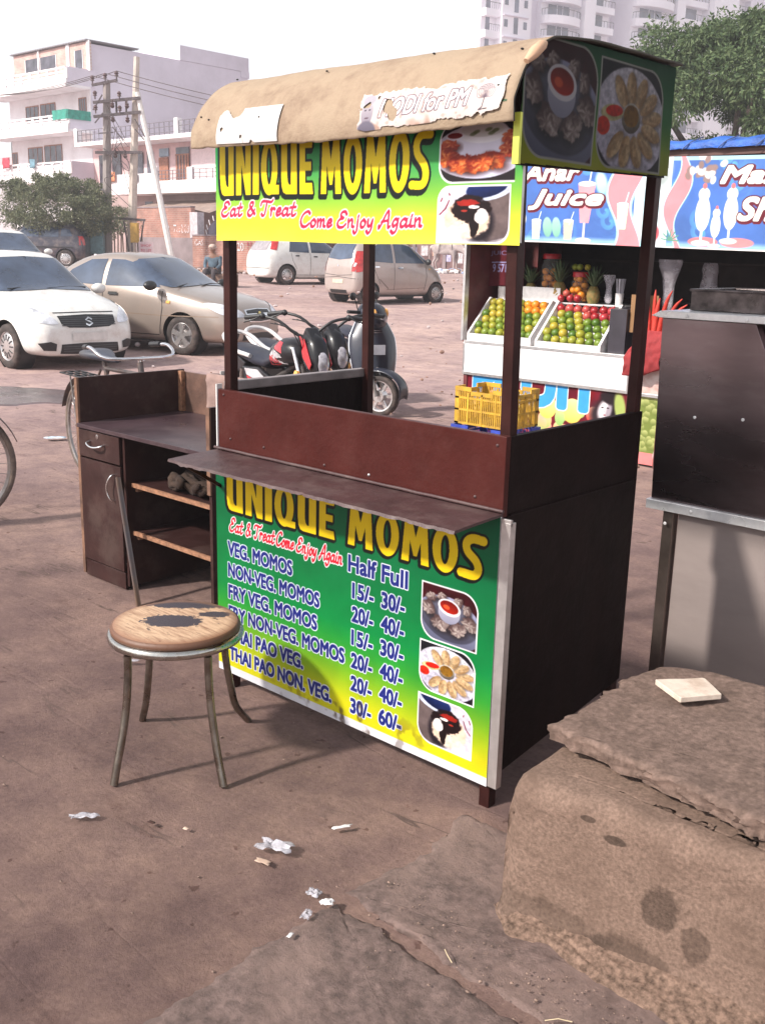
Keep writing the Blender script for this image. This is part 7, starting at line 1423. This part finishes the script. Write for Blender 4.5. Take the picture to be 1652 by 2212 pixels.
def pink_house():
    org = Vector((-42, 31.7, .9)); h = empty('house', org, 0, 'low pink house with iron-railed roof and balcony behind the electric poles', 'house'); P = PB(h, org); yf = 31.65
    P('wall', pink, [(-51.9, -36, yf, 34.5, .6, 6.85)]); P('roof_slab', wall_w, [(-51.45, -36, 30.2, yf-.01, 6.85, 7.05), (-51.9, -36, yf, 34.5, 6.86, 7.05)]); P('ground_floor_wall', mat('shaded_pink_lower', (.36, .26, .25), .9, var=.1, scale=1), [(-51.85, -36, yf-.08, yf-.01, .6, 4.3)])  # ground floor in a darker pink that paints in the shade under the balcony
    def rail(x0, x1, y, z0, z1, dx=.42):
        bx = [(x0, x1, y, y+.03, z1-.03, z1), (x0, x1, y, y+.03, z0+.1, z0+.13), (x0, x1, y, y+.03, (z0+z1)/2+.05, (z0+z1)/2+.08)]+[(x0+dx*k, x0+dx*k+.025, y+.002, y+.028, z0, z1-.03) for k in range(int((x1-x0)/dx)+1)]; P('iron_rail', rail_m, bx)
    rail(-51.2, -42.4, 30.25, 7.05, 7.68); rail(-42.0, -36, 30.25, 7.05, 7.68)
    for x in (-51.35, -42.2, -36.2): P('pier', wall_w, [(x-.15, x+.15, 30.22, 30.5, 7.05, 7.8)])
    P('balcony_slab', wall_w, [(-48.3, -36, 30.15, yf-.09, 4.25, 4.5)]); P('balcony_rail', wall_w, [(-48.3, -36, 30.16, 30.3, 4.5, 4.85), (-48.3, -44.1, 30.17, 30.29, 4.85, 5.25), (-41.3, -40.9, 30.16, 30.32, 4.85, 5.45), (-44.1, -43.8, 30.16, 30.32, 4.85, 5.6)]); rail(-43.75, -41.35, 30.2, 4.85, 5.35, .3); rail(-40.85, -36, 30.2, 4.85, 5.35, .5)
    P('front_wall', mat('pale_pink_panel', (.76, .62, .63), .9, var=.05), [(-42.8, -38, yf-.04, yf-.012, 4.6, 6.5), (-47.7, -44.9, yf-.04, yf-.012, 4.6, 5.9)])
    for x0, x1, z0, z1, m in ((-45.55, -44.75, 4.6, 6.15, wood_m), (-45.5, -44.7, 6.2, 6.6, mat('blue_pane', (.2, .26, .33), .3)), (-48.0, -47.0, 4.6, 6.5, win_m), (-49.9, -49.1, 4.6, 6.5, win_m), (-51.2, -50.5, 4.6, 6.5, win_m), (-46.6, -46.1, 4.9, 6.5, win_m), (-39.6, -38.6, 4.8, 6.5, win_m)): w = P('door' if m is wood_m else 'window', m, [(x0, x1, yf-.09, yf-.042, z0, z1)])
    w = P('window', win_m, [(-44.06, -42.96, yf-.075, yf-.042, 5.0, 6.59)]); P('shutter', wood_m, [(x, x+.14, yf-.10, yf-.078, 5.0, 6.2) for x in (-44.06, -43.8, -43.55, -43.3, -43.1)]+[(-44.1, -42.92, yf-.1, yf-.078, 6.2, 6.27)], par=w)
    [P('vent', win_m, [q]) for q in ((-46.9, -46.2, yf-.10, yf-.082, 3.5, 3.95), (-49.9, -49.6, yf-.10, yf-.082, 3.0, 3.3))]
    mb = MB(); mb.X = Matrix.Translation(-org); mb.grid([[(x, y, 3.95-.12*(y-yf)*-1-.35*t+.08*math.sin(x*2.2)*t+.06*hnoise(x, y)) for y, t in ((yf-.1, 0), (30.6, .3), (29.6, .7), (28.9, 1.0))] for x in np.linspace(-45.6, -38, 30)]); mb.build('awning', mat('brown_awning', (.3, .22, .19), .9, var=.15, scale=3), h, smooth=180)
    mb = MB(); mb.X = Matrix.Translation(-org); mb.lathe([(0, 0), (.38, 0), (.42, .3), (.4, .7), (.25, .82), (0, .84)], (-41.0, 31.5, 7.06), n=16); mb.build('water_tank', mat('dark_tank', (.09, .08, .09), .6), h, smooth=50)
pink_house()
laundry(-48.1, 30.05, 5.4, (.55, .2, .1), .7, .5, 'orange and green clothes drying at the left end of the pink balcony'); laundry(-45.9, 30.05, 5.3, (.05, .05, .07), .5, .45, 'small dark clothes drying on the white balcony of the pink house')
def far_house():
    org = Vector((-66, 36, .9)); h = empty('house', org, 0, 'grey low house with dark water tanks beyond the left end of the white house', 'house'); P = PB(h, org)
    P('wall', mat('grey_plaster', (.42, .38, .4), .9, var=.1, scale=1), [(-76, -62, 34, 40, .5, 7.2)]); P('water_tank', mat('dark_tank', (.09, .08, .09), .6), [(-64.5, -63.2, 34.5, 36, 7.2, 8.8), (-66.5, -64.8, 34.5, 36, 7.2, 8.3)], .15); P('window', win_m, [(-63.8, -62.6, 33.96, 33.99, 5.2, 6.4)])
far_house()
# ------------------------------------------------------------------ boundary walls, gate, small boards
def wall_thing(label, parts, cat='wall', name='boundary_wall'):
    x0, x1, y0, y1, z0, z1 = parts[0][2]; org = Vector(((x0+x1)/2, y0, z0)); e = empty(name, org, 0, label, cat); P = PB(e, org)
    for nm, m, *bx in parts: P(nm, m, bx)
    return e, org
plast = mat('grey_render', (.24, .19, .2), .9, var=.15, scale=1.2)
e, org = wall_thing('brick compound wall with white painted phone number and white gate pillar', [('brick_panel', brick, (-41.6, -37.15, 27.2, 27.42, 2.03, 3.36)), ('plinth_course', plast, (-42.2, -37.0, 27.16, 27.45, .8, 2.03)), ('pillar', mat('grey_pillar', (.5, .45, .48), .9), (-37.15, -36.6, 27.12, 27.5, 2.03, 3.15)), ('coping', plast, (-41.6, -37.15, 27.17, 27.45, 3.36, 3.42))])
def wall_words(e, org, t, x, z, w, h, y, col=(.85, .83, .85)):
    c = Canvas(w+.2, h+.2, .03, 2); M = c.text_mask(t, .1, .1, w, h, .03); c.put(np.ones_like(M), col); c.to_object('painted_writing', lambda u, v: (u+x-org.x, y-org.y+0*u, v+z-.1-org.z), e, rough=.9, alpha=M & (c.noise(9, 3) > .34))
wall_words(e, org, '92   7212 837', -39.2, 2.25, 2.0, .34, 27.17)
e, org = wall_thing('low brick wall with white lettering 99320 behind the parked cars', [('brick_panel', brick, (-36.95, -31.0, 27.1, 27.32, .6, 2.12)), ('coping', plast, (-36.95, -31.0, 27.07, 27.35, 2.12, 2.18))])
wall_words(e, org, '99320', -34.62, 1.52, 1.15, .32, 27.07); wall_words(e, org, 'GAS', -36.85, 1.7, .6, .24, 27.07); wall_words(e, org, 'RCM 04', -36.85, 1.4, .9, .16, 27.07); wall_words(e, org, 'M 7212', -33.2, 1.6, 1.2, .3, 27.07, (.6, .25, .3))
e, org = wall_thing('long brick wall pasted with faded posters behind the cow', [('brick_panel', mat('mauve_brick', (.17, .1, .1), .9, var=.3, scale=3), (-42, -6, 38.5, 38.8, .6, 2.7)), ('pier', plast, (-31.6, -31.4, 38.44, 38.49, .6, 2.7), (-29.1, -28.9, 38.44, 38.49, .6, 2.7), (-33.6, -33.4, 38.44, 38.49, .6, 2.7))])
r_ = random.Random(12)
for k in range(9):
    x = -33.8+k*.75; z = 1.15+r_.random()*.5; mb = MB(); mb.box(x-org.x, x+.45-org.x, -.012, -.004, z-org.z, z+.5-org.z); mb.build('faded_poster', mat('poster_%d' % (k % 3), [(.4, .38, .55), (.5, .45, .47), (.5, .3, .2)][k % 3], .8, var=.3, scale=7), e)
def gate():
    org = Vector((-35, 27.6, .9)); e = empty('gate', org, 0, 'dark arched iron gate right of the white gate pillar', 'gate'); mb = MB(); mb.X = Matrix.Translation(-org)
    mb.prism([(-36.5, .9), (-36.5, 2.2)]+[(-35.1-1.4*math.cos(a), 2.2+.75*math.sin(a)) for a in np.linspace(0, PI, 14)][1:]+[(-33.7, .9)], 'y', 27.6, 27.64); mb.build('gate_leaf', mat('gate_iron', (.06, .05, .075), .6), e)
    for k in range(12): a = PI*k/11; x, z = -35.1-1.45*math.cos(a), 2.2+.8*math.sin(a); mb = MB(); mb.X = Matrix.Translation(-org); mb.bar((x, 27.62, z-.02), (x-.1*math.cos(a), 27.62, z+.2), .03); mb.build('spike', wall_w, e)
gate()
# ------------------------------------------------------------------ poles
conc_p = mat('pole_concrete', (.30, .26, .25), .9, var=.12, scale=3, dirt=(.18, .14, .13), damt=.5); conc_l = mat('pale_pole', (.52, .45, .40), .9, var=.1, scale=3); irn = mat('rusty_iron', (.10, .08, .085), .8, var=.3)
def W3(x, y, z): p = wpos(x, y); return Vector((p.x, p.y, z))
def pole(label, foot, top, r0, r1, m, flat=.75):
    e = empty('electric_pole', foot, 0, label, 'pole'); mb = MB(); mb.tube([Vector((0, 0, -.3)), (top-foot)*.5, top-foot], [r0, (r0+r1)/2, r1], 8); mb.build('shaft', m, e, smooth=30); return e
DY = 45.0
f1, t1 = W3(-12.05, DY, .7), W3(-11.78, DY, 8.13); f2, t2 = W3(-11.06, DY, .7), W3(-10.5, DY, 9.12)
e1 = pole('grey concrete electric pole with cross-arm and three insulators on top', f1, t1, .21, .15, conc_p); e2 = pole('taller pale concrete electric pole joined to the grey pole by iron brackets', f2, t2, .21, .12, conc_l)
e3 = pole('white slanting prop pole leaning against the taller electric pole', W3(-9.03, DY-.6, .7), W3(-10.5, DY-.1, 7.75), .14, .11, mat('white_pole', (.72, .68, .66), .8, var=.06))
def arm(parent, foot, a, b, w=.10, name='cross_arm'): mb = MB(); mb.X = Matrix.Translation(-foot); mb.bar(a, b, w); mb.build(name, irn, parent)
def insul(parent, foot, p, up=1): mb = MB(); mb.X = Matrix.Translation(p-foot); mb.lathe([(0, 0), (.03, 0), (.03, .12*up), (.09, .14*up), (.06, .2*up), (.10, .24*up), (.05, .32*up), (0, .34*up)], n=10); mb.build('insulator', mat('insulator_glaze', (.1, .06, .06), .3), parent, smooth=50)
arm(e1, f1, W3(-12.36, DY-.12, 7.98), W3(-11.3, DY-.12, 8.2))
for x in (-12.33, -11.8, -11.33): insul(e1, f1, W3(x, DY-.12, 8.02+(x+12.33)*.2))
for z0, z1 in ((7.3, 7.52), (6.75, 6.98), (5.35, 5.4)):
    arm(e1, f1, W3(-12.3, DY-.25, z0), W3(-10.35, DY-.25, z1), .11)
    for x in ((-12.2, -11.5, -11.2, -10.9) if z0 > 6 else (-11.45, -11.05)): insul(e1, f1, W3(x, DY-.3, z0+.12), 1 if x % .2 < .1 else -1)
for x in (-11.35, -10.95): arm(e1, f1, W3(x, DY-.25, 6.85), W3(x, DY-.25, 7.4), .06, 'brace')
for x0, z0, x1, z1 in ((-12.3, 7.0, -11.9, 7.6), (-12.25, 6.5, -11.9, 6.9), (-12.1, 6.1, -11.5, 6.15), (-10.6, 6.7, -10.2, 6.0), (-10.6, 6.3, -10.25, 5.9)): arm(e1, f1, W3(x0, DY-.3, z0), W3(x1, DY-.3, z1), .045, 'brace')
arm(e2, f2, W3(-11.8, DY-.3, 2.75), W3(-10.3, DY-.3, 2.68), .10); arm(e2, f2, W3(-11.2, DY-.35, 2.65), W3(-10.95, DY-.35, .8), .05, 'brace'); arm(e2, f2, W3(-10.35, DY-.35, 2.65), W3(-10.7, DY-.35, .8), .05, 'brace')
for k in range(5): mb = MB(); r_ = random.Random(k); pts = [W3(-11.7+.1*k, DY-.4, 7.2-k*.3)]+[W3(-11.6+r_.uniform(-.4, .8), DY-.4, 6.6-k*.5-r_.random()) for _ in range(3)]+[W3(-10.9, DY-.35, 5.6-k*.6)]; mb.X = Matrix.Translation(-f1); mb.tube(pts, .014, 5, smooth=6); mb.build('loose_wire', irn, e1)
def wire(a, b, sag, label, r=.016):
    mb = MB(); mb.tube([a.lerp(b, t)-Vector((0, 0, sag*4*t*(1-t))) for t in np.linspace(0, 1, 18)], r, 5); tag(mb.build('power_line', irn), label, 'wire', 'power lines from the electric poles')
for k, (x, nm) in enumerate(((-12.33, 'left'), (-11.8, 'middle'), (-11.33, 'right'))):
    wire(W3(x, DY-.12, 8.35+.1*k), W3(-26+.8*k, 60, 9.6), .5, 'thin power line running left from the %s insulator of the grey pole' % nm)
    wire(W3(x, DY-.12, 8.35+.1*k), W3(1.5+.5*k, 40, 5.6+.15*k), .3, 'thin power line running right from the %s insulator, behind the stall roof' % nm)
def box_thing(name, label, cat, x, z0, z1, w, dpt, m, y=DY-.9, bev=.02, legs=True):
    p = wpos(x, y); g = gz(p.x, p.y); e = empty(name, (p.x, p.y, g), frame(0), label, cat); mb = MB(); mb.box(-w/2, w/2, -dpt/2, dpt/2, z0-g, z1-g); mb.build('case', m, e, bevel=bev); mb = MB(); mb.box(-w/2+.04, w/2-.04, -dpt/2-.012, -dpt/2-.004, z0-g+.05, z1-g-.05); mb.build('door', m, e, bevel=.005)
    if legs:
        for s_ in (-1, 1): mb = MB(); mb.box(s_*w*.4-.03, s_*w*.4+.03, -.03, .03, -.1, z0-g); mb.build('leg', irn, e)
box_thing('meter_box', 'tall yellow electric box hanging between the poles', 'electric box', -10.62, 1.75, 2.55, .34, .2, mat('ochre_box', (.45, .27, .05), .6, var=.15)); box_thing('switch_cabinet', 'teal metal switch cabinet right of the bush', 'cabinet', -12.2, 1.25, 2.6, .55, .35, mat('teal_cabinet', (.09, .17, .19), .6, var=.2))
c = Canvas(.62, .5, .02, 2, (.7, .62, .64)); c.put(c.text_mask('SHOP', .1, .3, .42, .1, .02), (.6, .2, .25)); c.put(c.text_mask('TO LET', .1, .1, .42, .1, .02), (.6, .2, .25)); p = wpos(-10.1, DY-1.2); sg = empty('sign_board', (p.x, p.y, gz(p.x, p.y)), frame(0), 'small pinkish white notice board standing under the yellow box', 'sign'); c.to_object('board', lambda u, v: (u-.31, 0*u, v+.6), sg, rough=.6)
mb = MB(); mb.box(-.03, .03, .01, .05, -.1, 1.1); mb.build('stake', irn, sg)
# bamboo fence left of the poles
p = wpos(-12.4, DY+.6); e = empty('stake_fence', (p.x, p.y, gz(p.x, p.y)), frame(0), 'fence of thin upright bamboo stakes behind the dark car and cabinet', 'fence'); r_ = random.Random(31)
for k in range(34): x = -2.6+k*.13; mb = MB(); mb.bar((x, 0, -.1), (x+r_.uniform(-.06, .06), 0, 1.35+r_.random()*.35), .05, .03); mb.build('stake', mat('bamboo_stake', (.34, .26, .2), .85, var=.2), e)
# ------------------------------------------------------------------ towers
def tower():
    K = 1.28; o3 = wpos(10.595*K, 125*K); ang = frame(32); e = empty('apartment_tower', (o3.x, o3.y, 0), ang, 'hazy white high-rise apartment block with curved and boxed balconies behind the tree', 'building')
    tw = mat('tower_white', (.84, .80, .86), .85, var=.04, scale=.1); tl = mat('tower_shaded_tone', (.72, .66, .75), .85, var=.04, scale=.1); tg = mat('tower_glass', (.12, .12, .17), .15, var=.3, scale=.4); Zt = lambda z: (z-1.65)*K+1.65; H = Zt(48); fh = 2.28*K  # tl: darker tower white, shade painted on set-back walls; ledges share it
    def P(nm, m, f, sm=None, par=None): mb = MB(); f(mb); return mb.build(nm, m, par or e, smooth=sm)
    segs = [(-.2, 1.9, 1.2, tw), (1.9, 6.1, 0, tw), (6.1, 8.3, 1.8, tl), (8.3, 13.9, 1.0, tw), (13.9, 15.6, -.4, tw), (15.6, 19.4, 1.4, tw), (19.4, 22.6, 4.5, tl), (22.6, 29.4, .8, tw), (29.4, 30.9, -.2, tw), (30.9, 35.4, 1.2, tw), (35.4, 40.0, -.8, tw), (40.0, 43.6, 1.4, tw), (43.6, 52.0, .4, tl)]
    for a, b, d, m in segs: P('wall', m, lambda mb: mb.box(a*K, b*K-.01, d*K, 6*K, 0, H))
    floors = [Zt(26.0)+k*fh for k in range(-6, 9)]
    for z in floors:
        def curved(x0, x1, d, zz):
            cx, w = (x0+x1)/2*K, (x1-x0)/2*K; dd = 1.9
            prof = [(cx-w, d*K-.02)]+[(cx-w*math.cos(t), d*K-.3-dd*math.sin(t)) for t in np.linspace(0, PI, 13)]+[(cx+w, d*K-.02)]
            b = P('balcony', tw, lambda mb: mb.prism(prof, 'z', zz-1.0, zz+.15)); 
            def rl(mb):
                mb.tube([(x, y, zz+1.05) for x, y in prof[1:-1]], .05, 5)
                for x, y in prof[1:-1]: mb.bar((x, y, zz+.15), (x, y, zz+1.05), .05)
            P('railing', rail_m, rl, par=b)
            P('window', tg, lambda mb: mb.box(cx-w*.62, cx+w*.5, d*K-.05, d*K-.02, zz+.2, zz+2.35))
            P('window_frame', tw, lambda mb: [mb.box(cx-w*.62+q, cx-w*.62+q+.1, d*K-.09, d*K-.055, zz+.2, zz+2.35) for q in (w*.45, w*.75)])
        def boxed(x0, x1, d, zz, dd=1.5):
            b = P('balcony', tw, lambda mb: mb.box(x0*K, x1*K, d*K-dd, d*K-.02, zz-.85, zz+.12))
            def rl(mb):
                mb.box(x0*K, x1*K, d*K-dd, d*K-dd+.06, zz+.95, zz+1.02)
                n = 7
                for k in range(n+1): x = x0*K+(x1-x0)*K*k/n; mb.box(x-.03, x+.03, d*K-dd+.01, d*K-dd+.05, zz+.12, zz+.95)
            P('railing', rail_m, rl, par=b); P('window', tg, lambda mb: mb.box((x0+.6)*K, (x1-.9)*K, d*K-.05, d*K-.02, zz+.2, zz+2.2))
        zo = z-Zt(26.0)+Zt(25.9)
        curved(8.3, 14.0, 1.0, zo+.75); boxed(15.6, 19.2, 1.4, z+.3); curved(22.6, 29.3, .8, zo+2.2*0+Zt(27.6)-Zt(25.9)+.4); boxed(31.0, 35.2, 1.2, z-.35+1.2); boxed(40.1, 43.3, 1.4, z+.3+.4); boxed(-.15, 1.9, 1.2, z+.2, 1.1)
        P('window', tg, lambda mb: mb.box(3.6*K, 4.2*K, -.05, -.02, z+.2, z+2.4)); P('window', tg, lambda mb: mb.box(2.2*K, 2.7*K, -.05, -.02, z+1.0, z+2.0)); P('window', tg, lambda mb: mb.box(5.0*K, 5.5*K, -.05, -.02, z+1.0, z+2.0)); P('ledge', tl, lambda mb: mb.box(2.0*K, 5.6*K, -.35, -.02, z+2.5, z+2.62))
tower()
# ------------------------------------------------------------------ trees
def leaf_material(name, cols):
    m = bpy.data.materials.new(name); m.use_nodes = True; n = m.node_tree.nodes; l = m.node_tree.links; b = n['Principled BSDF']; g = n.new('ShaderNodeNewGeometry'); cr = n.new('ShaderNodeValToRGB')
    while len(cr.color_ramp.elements) < len(cols): cr.color_ramp.elements.new(.5)
    for i, c_ in enumerate(cols): cr.color_ramp.elements[i].position = i/(len(cols)-1); cr.color_ramp.elements[i].color = (*c_, 1)
    l.new(g.outputs['Random Per Island'], cr.inputs[0]); l.new(cr.outputs[0], b.inputs['Base Color']); b.inputs['Roughness'].default_value = .6; b.inputs['Specular IOR Level'].default_value = .3
    tr = n.new('ShaderNodeBsdfTranslucent'); l.new(cr.outputs[0], tr.inputs[0]); mx = n.new('ShaderNodeMixShader'); mx.inputs[0].default_value = .3; l.new(b.outputs[0], mx.inputs[1]); l.new(tr.outputs[0], mx.inputs[2]); l.new(mx.outputs[0], n['Material Output'].inputs['Surface']); return m
def leaves(name, parent, clumps, per, size, m, seed, droop=.0, aspect=2.6):
    """clumps: (x, y, z, r); many leaf-sized faces spread through each clump"""
    g = np.random.default_rng(seed); C_ = np.repeat(np.array(clumps), per, axis=0); N = len(C_); d = g.normal(size=(N, 3)); d /= np.linalg.norm(d, axis=1)[:, None]; rr = g.random(N)**.45
    P = C_[:, :3]+d*(C_[:, 3]*rr)[:, None]*np.array([1, 1, .75]); ax = g.normal(size=(N, 3))+d*1.2; ax[:, 2] -= droop; ax /= np.linalg.norm(ax, axis=1)[:, None]; sd_ = np.cross(ax, g.normal(size=(N, 3))); sd_ /= np.linalg.norm(sd_, axis=1)[:, None]
    s_ = size*(.6+.8*g.random(N))[:, None]; a, b, c_, e_ = P-sd_*s_/aspect*.5, P+ax*s_*.5+sd_*s_/aspect*.9*.5, P+ax*s_, P+ax*s_*.5-sd_*s_/aspect*.9*.5
    co = np.stack([P, b, c_, e_], 1).reshape(-1, 3).astype(np.float32); me = bpy.data.meshes.new(name); me.vertices.add(4*N); me.vertices.foreach_set('co', co.ravel()); me.loops.add(4*N); me.loops.foreach_set('vertex_index', np.arange(4*N, dtype=np.int32)); me.polygons.add(N); me.polygons.foreach_set('loop_start', (np.arange(N)*4).astype(np.int32)); me.update(calc_edges=True); me.materials.append(m)
    o = bpy.data.objects.new(name, me); return link(o, parent)
bark = mat('bark', (.13, .1, .085), .95, var=.25, scale=5, bump=.6, bscale=12)
def tree(name, foot, label, cat, trunks, clumps, per, size, m, seed, droop=0):
    e = empty(name, foot, 0, label, cat); mb = MB()
    for t in trunks: mb.tube([Vector(q) for q in t[0]], t[1], 9, smooth=3)
    mb.build('trunk', bark, e, smooth=60); leaves('crown', e, clumps, per, size, m, seed, droop); return e
r_ = random.Random(21)
gA = leaf_material('tree_leaves', [(.04, .07, .03), (.07, .115, .048), (.12, .17, .072), (.17, .22, .11)]); gB = leaf_material('bush_leaves', [(.08, .10, .06), (.13, .15, .085), (.19, .21, .12), (.26, .26, .16)])
p = wpos(10.0, 32); base = Vector((p.x, p.y, gz(p.x, p.y))); RT = Vector((VD.y, -VD.x, 0)); FD = Vector((VD.x, VD.y, 0)); cl = []
for k in range(330):
    while True:
        a, b, c_ = r_.uniform(-1, 1), r_.uniform(-1, 1), r_.uniform(-1, 1); q = a*a+b*b+c_*c_
        if .35 < q < 1 : break
    v = RT*(a*5.2)+FD*(b*4.2)+Vector((0, 0, 4.35+c_*3.55*(1-.18*abs(a))+.5*hnoise(a*3, b*3, c_*3))); cl.append((v.x, v.y, v.z, r_.uniform(.35, .8)))
tk = [([(0, 0, -.3), (.1, .1, 1.4), (.0, .2, 2.4)], [.42, .32, .28])]+[([(0, .2, 2.2), tuple(Vector((0, .2, 2.2)).lerp(Vector(cl[i][:3]), .5)+Vector((0, 0, .3))), cl[i][:3]], [.16, .09, .03]) for i in range(0, 330, 22)]
tree('leafy_tree', base, 'large dense green tree rising behind the stall roof and the blue tarpaulin', 'tree', tk, cl, 560, .14, gA, 5, .9)
p = wpos(-13.7, 44.2); base = Vector((p.x, p.y, gz(p.x, p.y))); cl = []
for k in range(230):
    while True:
        a, b, c_ = r_.uniform(-1, 1), r_.uniform(-1, 1), r_.uniform(-1, 1); q = a*a+b*b+c_*c_
        if .2 < q < 1: break
    v = RT*(a*2.45)+FD*(b*1.9)+Vector((0, 0, 2.35+c_*1.25*(1-.25*a)+.3*hnoise(a*2, b*2, c_*2))); cl.append((v.x, v.y, v.z, r_.uniform(.2, .45)))
for k in range(30): a = r_.uniform(-1, .7); v = RT*(a*2.3)+FD*r_.uniform(-1, 1)+Vector((0, 0, 3.2+r_.random()*.55*(1-abs(a)))); cl.append((v.x, v.y, v.z, .2))
tk = [([(.1*k, .05*k, -.2), (.3*(k-2), .2*(k % 2), .9), cl[k*30][:3]], [.10, .07, .02]) for k in range(7)]
tree('thorny_bush', base, 'feathery olive-green thorn bush in front of the white house', 'bush', tk, cl, 170, .11, gB, 8, -.1)
cl = [(x, y, z, .55) for x, y, z in [(k*.9-2, .3*(k % 2), 1.2+.5*(k % 3)) for k in range(5)]]; p = wpos(-12.9, 52); tree('thorny_bush', (p.x, p.y, .85), 'small green shrub by the stake fence between bush and poles', 'bush', [([(0, 0, -.1), (0, 0, 1)], [.06, .03])], cl, 700, .13, gB, 9)
# rubble under the cow, debris on the lot, puddle
def heap(name, xw, yw, rx, ry, n, smin, smax, m, label, seed):
    mb = MB(); r = random.Random(seed); o = wpos(xw, yw)
    for k in range(n):
        a, q = r.uniform(0, 2*PI), r.random()**.6; x, y = rx*q*math.cos(a), ry*q*math.sin(a); P_ = wpos(xw+x, yw+y); s_ = r.uniform(smin, smax); mb.ball((P_.x, P_.y, gz(P_.x, P_.y)+s_*.4+.25*(1-q)*rx*.15), s_, 5, sc=(r.uniform(.6, 1.6), r.uniform(.6, 1.4), r.uniform(.4, .9)), mi=r.randrange(len(m)))
    tag(mb.build(name, m), label, kind='stuff')
rb = [mat('rubble_grey', (.4, .34, .34), .9), mat('rubble_white', (.7, .68, .68), .8), mat('rubble_brown', (.28, .17, .13), .9), mat('rubble_blue', (.25, .3, .45), .8)]
heap('rubbish_heap', 3.0, 47.6, 2.2, .9, 260, .04, .14, rb, 'strewn pale rubbish and rubble at the cow\'s feet', 3)
heap('scattered_stones', -3, 28, 14, 14, 300, .012, .05, [rb[2], rb[0]], 'small stones and clods scattered over the lot', 4)
heap('scattered_stones', -9.5, 41.5, 4, 2.5, 300, .03, .12, [rb[2], rb[0]], 'broken brick and clods along the foot of the wall', 5)
heap('scattered_stones', 1.5, 11.5, 5, 5, 160, .006, .02, [rb[2]], 'grit on the open ground between the stalls', 6)
def puddle():
    P = [(-5.6, 12.1), (-4.5, 11.98), (-3.9, 11.9), (-3.45, 11.6), (-3.2, 11.15), (-3.3, 10.8), (-3.7, 10.6), (-4.4, 10.35), (-5.6, 10.2)]; pts = crom([(x, y, 0) for x, y in P], 8, True); mb = MB(); V = [wpos(q.x+.10*hnoise(q.x*4, q.y*4), q.y+.10*hnoise(q.x*4, q.y*4, 5)) for q in pts]; c_ = wpos(-4.3, 11.1); n = len(V)
    Z = lambda q: ground_z(q.x, q.y)+.012
    K = 10; mb.add([(c_.x, c_.y, Z(c_))]+[(q.x, q.y, Z(q)-.02*(k == K)) for k in range(1, K+1) for q in [c_.lerp(v_, k/K) for v_ in V]], [(0, 1+i, 1+(i+1) % n) for i in range(n)]+[(1+k*n+i, 1+(k+1)*n+i, 1+(k+1)*n+(i+1) % n, 1+k*n+(i+1) % n) for k in range(K-1) for i in range(n)]); m = mat('wet_mud', (.13, .095, .10), .18, var=.35, scale=1.6, bump=.15, bscale=3, rvar=.14, dirt=(.08, .05, .05), damt=.7, dscale=3); tag(mb.build('puddle', m), kind='structure')
puddle()
# ------------------------------------------------------------------ the air: pale winter haze
def haze():
    mb = MB(); mb.box(-300, 270, -250, 330, -1.6, 66); o = mb.build('haze', [bpy.data.materials.new('haze_air')]); m = o.data.materials[0]; m.use_nodes = True; n = m.node_tree.nodes; n.clear(); v = n.new('ShaderNodeVolumePrincipled'); ou = n.new('ShaderNodeOutputMaterial')
    v.inputs['Color'].default_value = (.95, .93, 1.0, 1); v.inputs['Density'].default_value = .0019; v.inputs['Anisotropy'].default_value = .1; m.node_tree.links.new(v.outputs[0], ou.inputs['Volume']); tag(o, 'pale haze filling the air over the lot', kind='stuff')
haze()
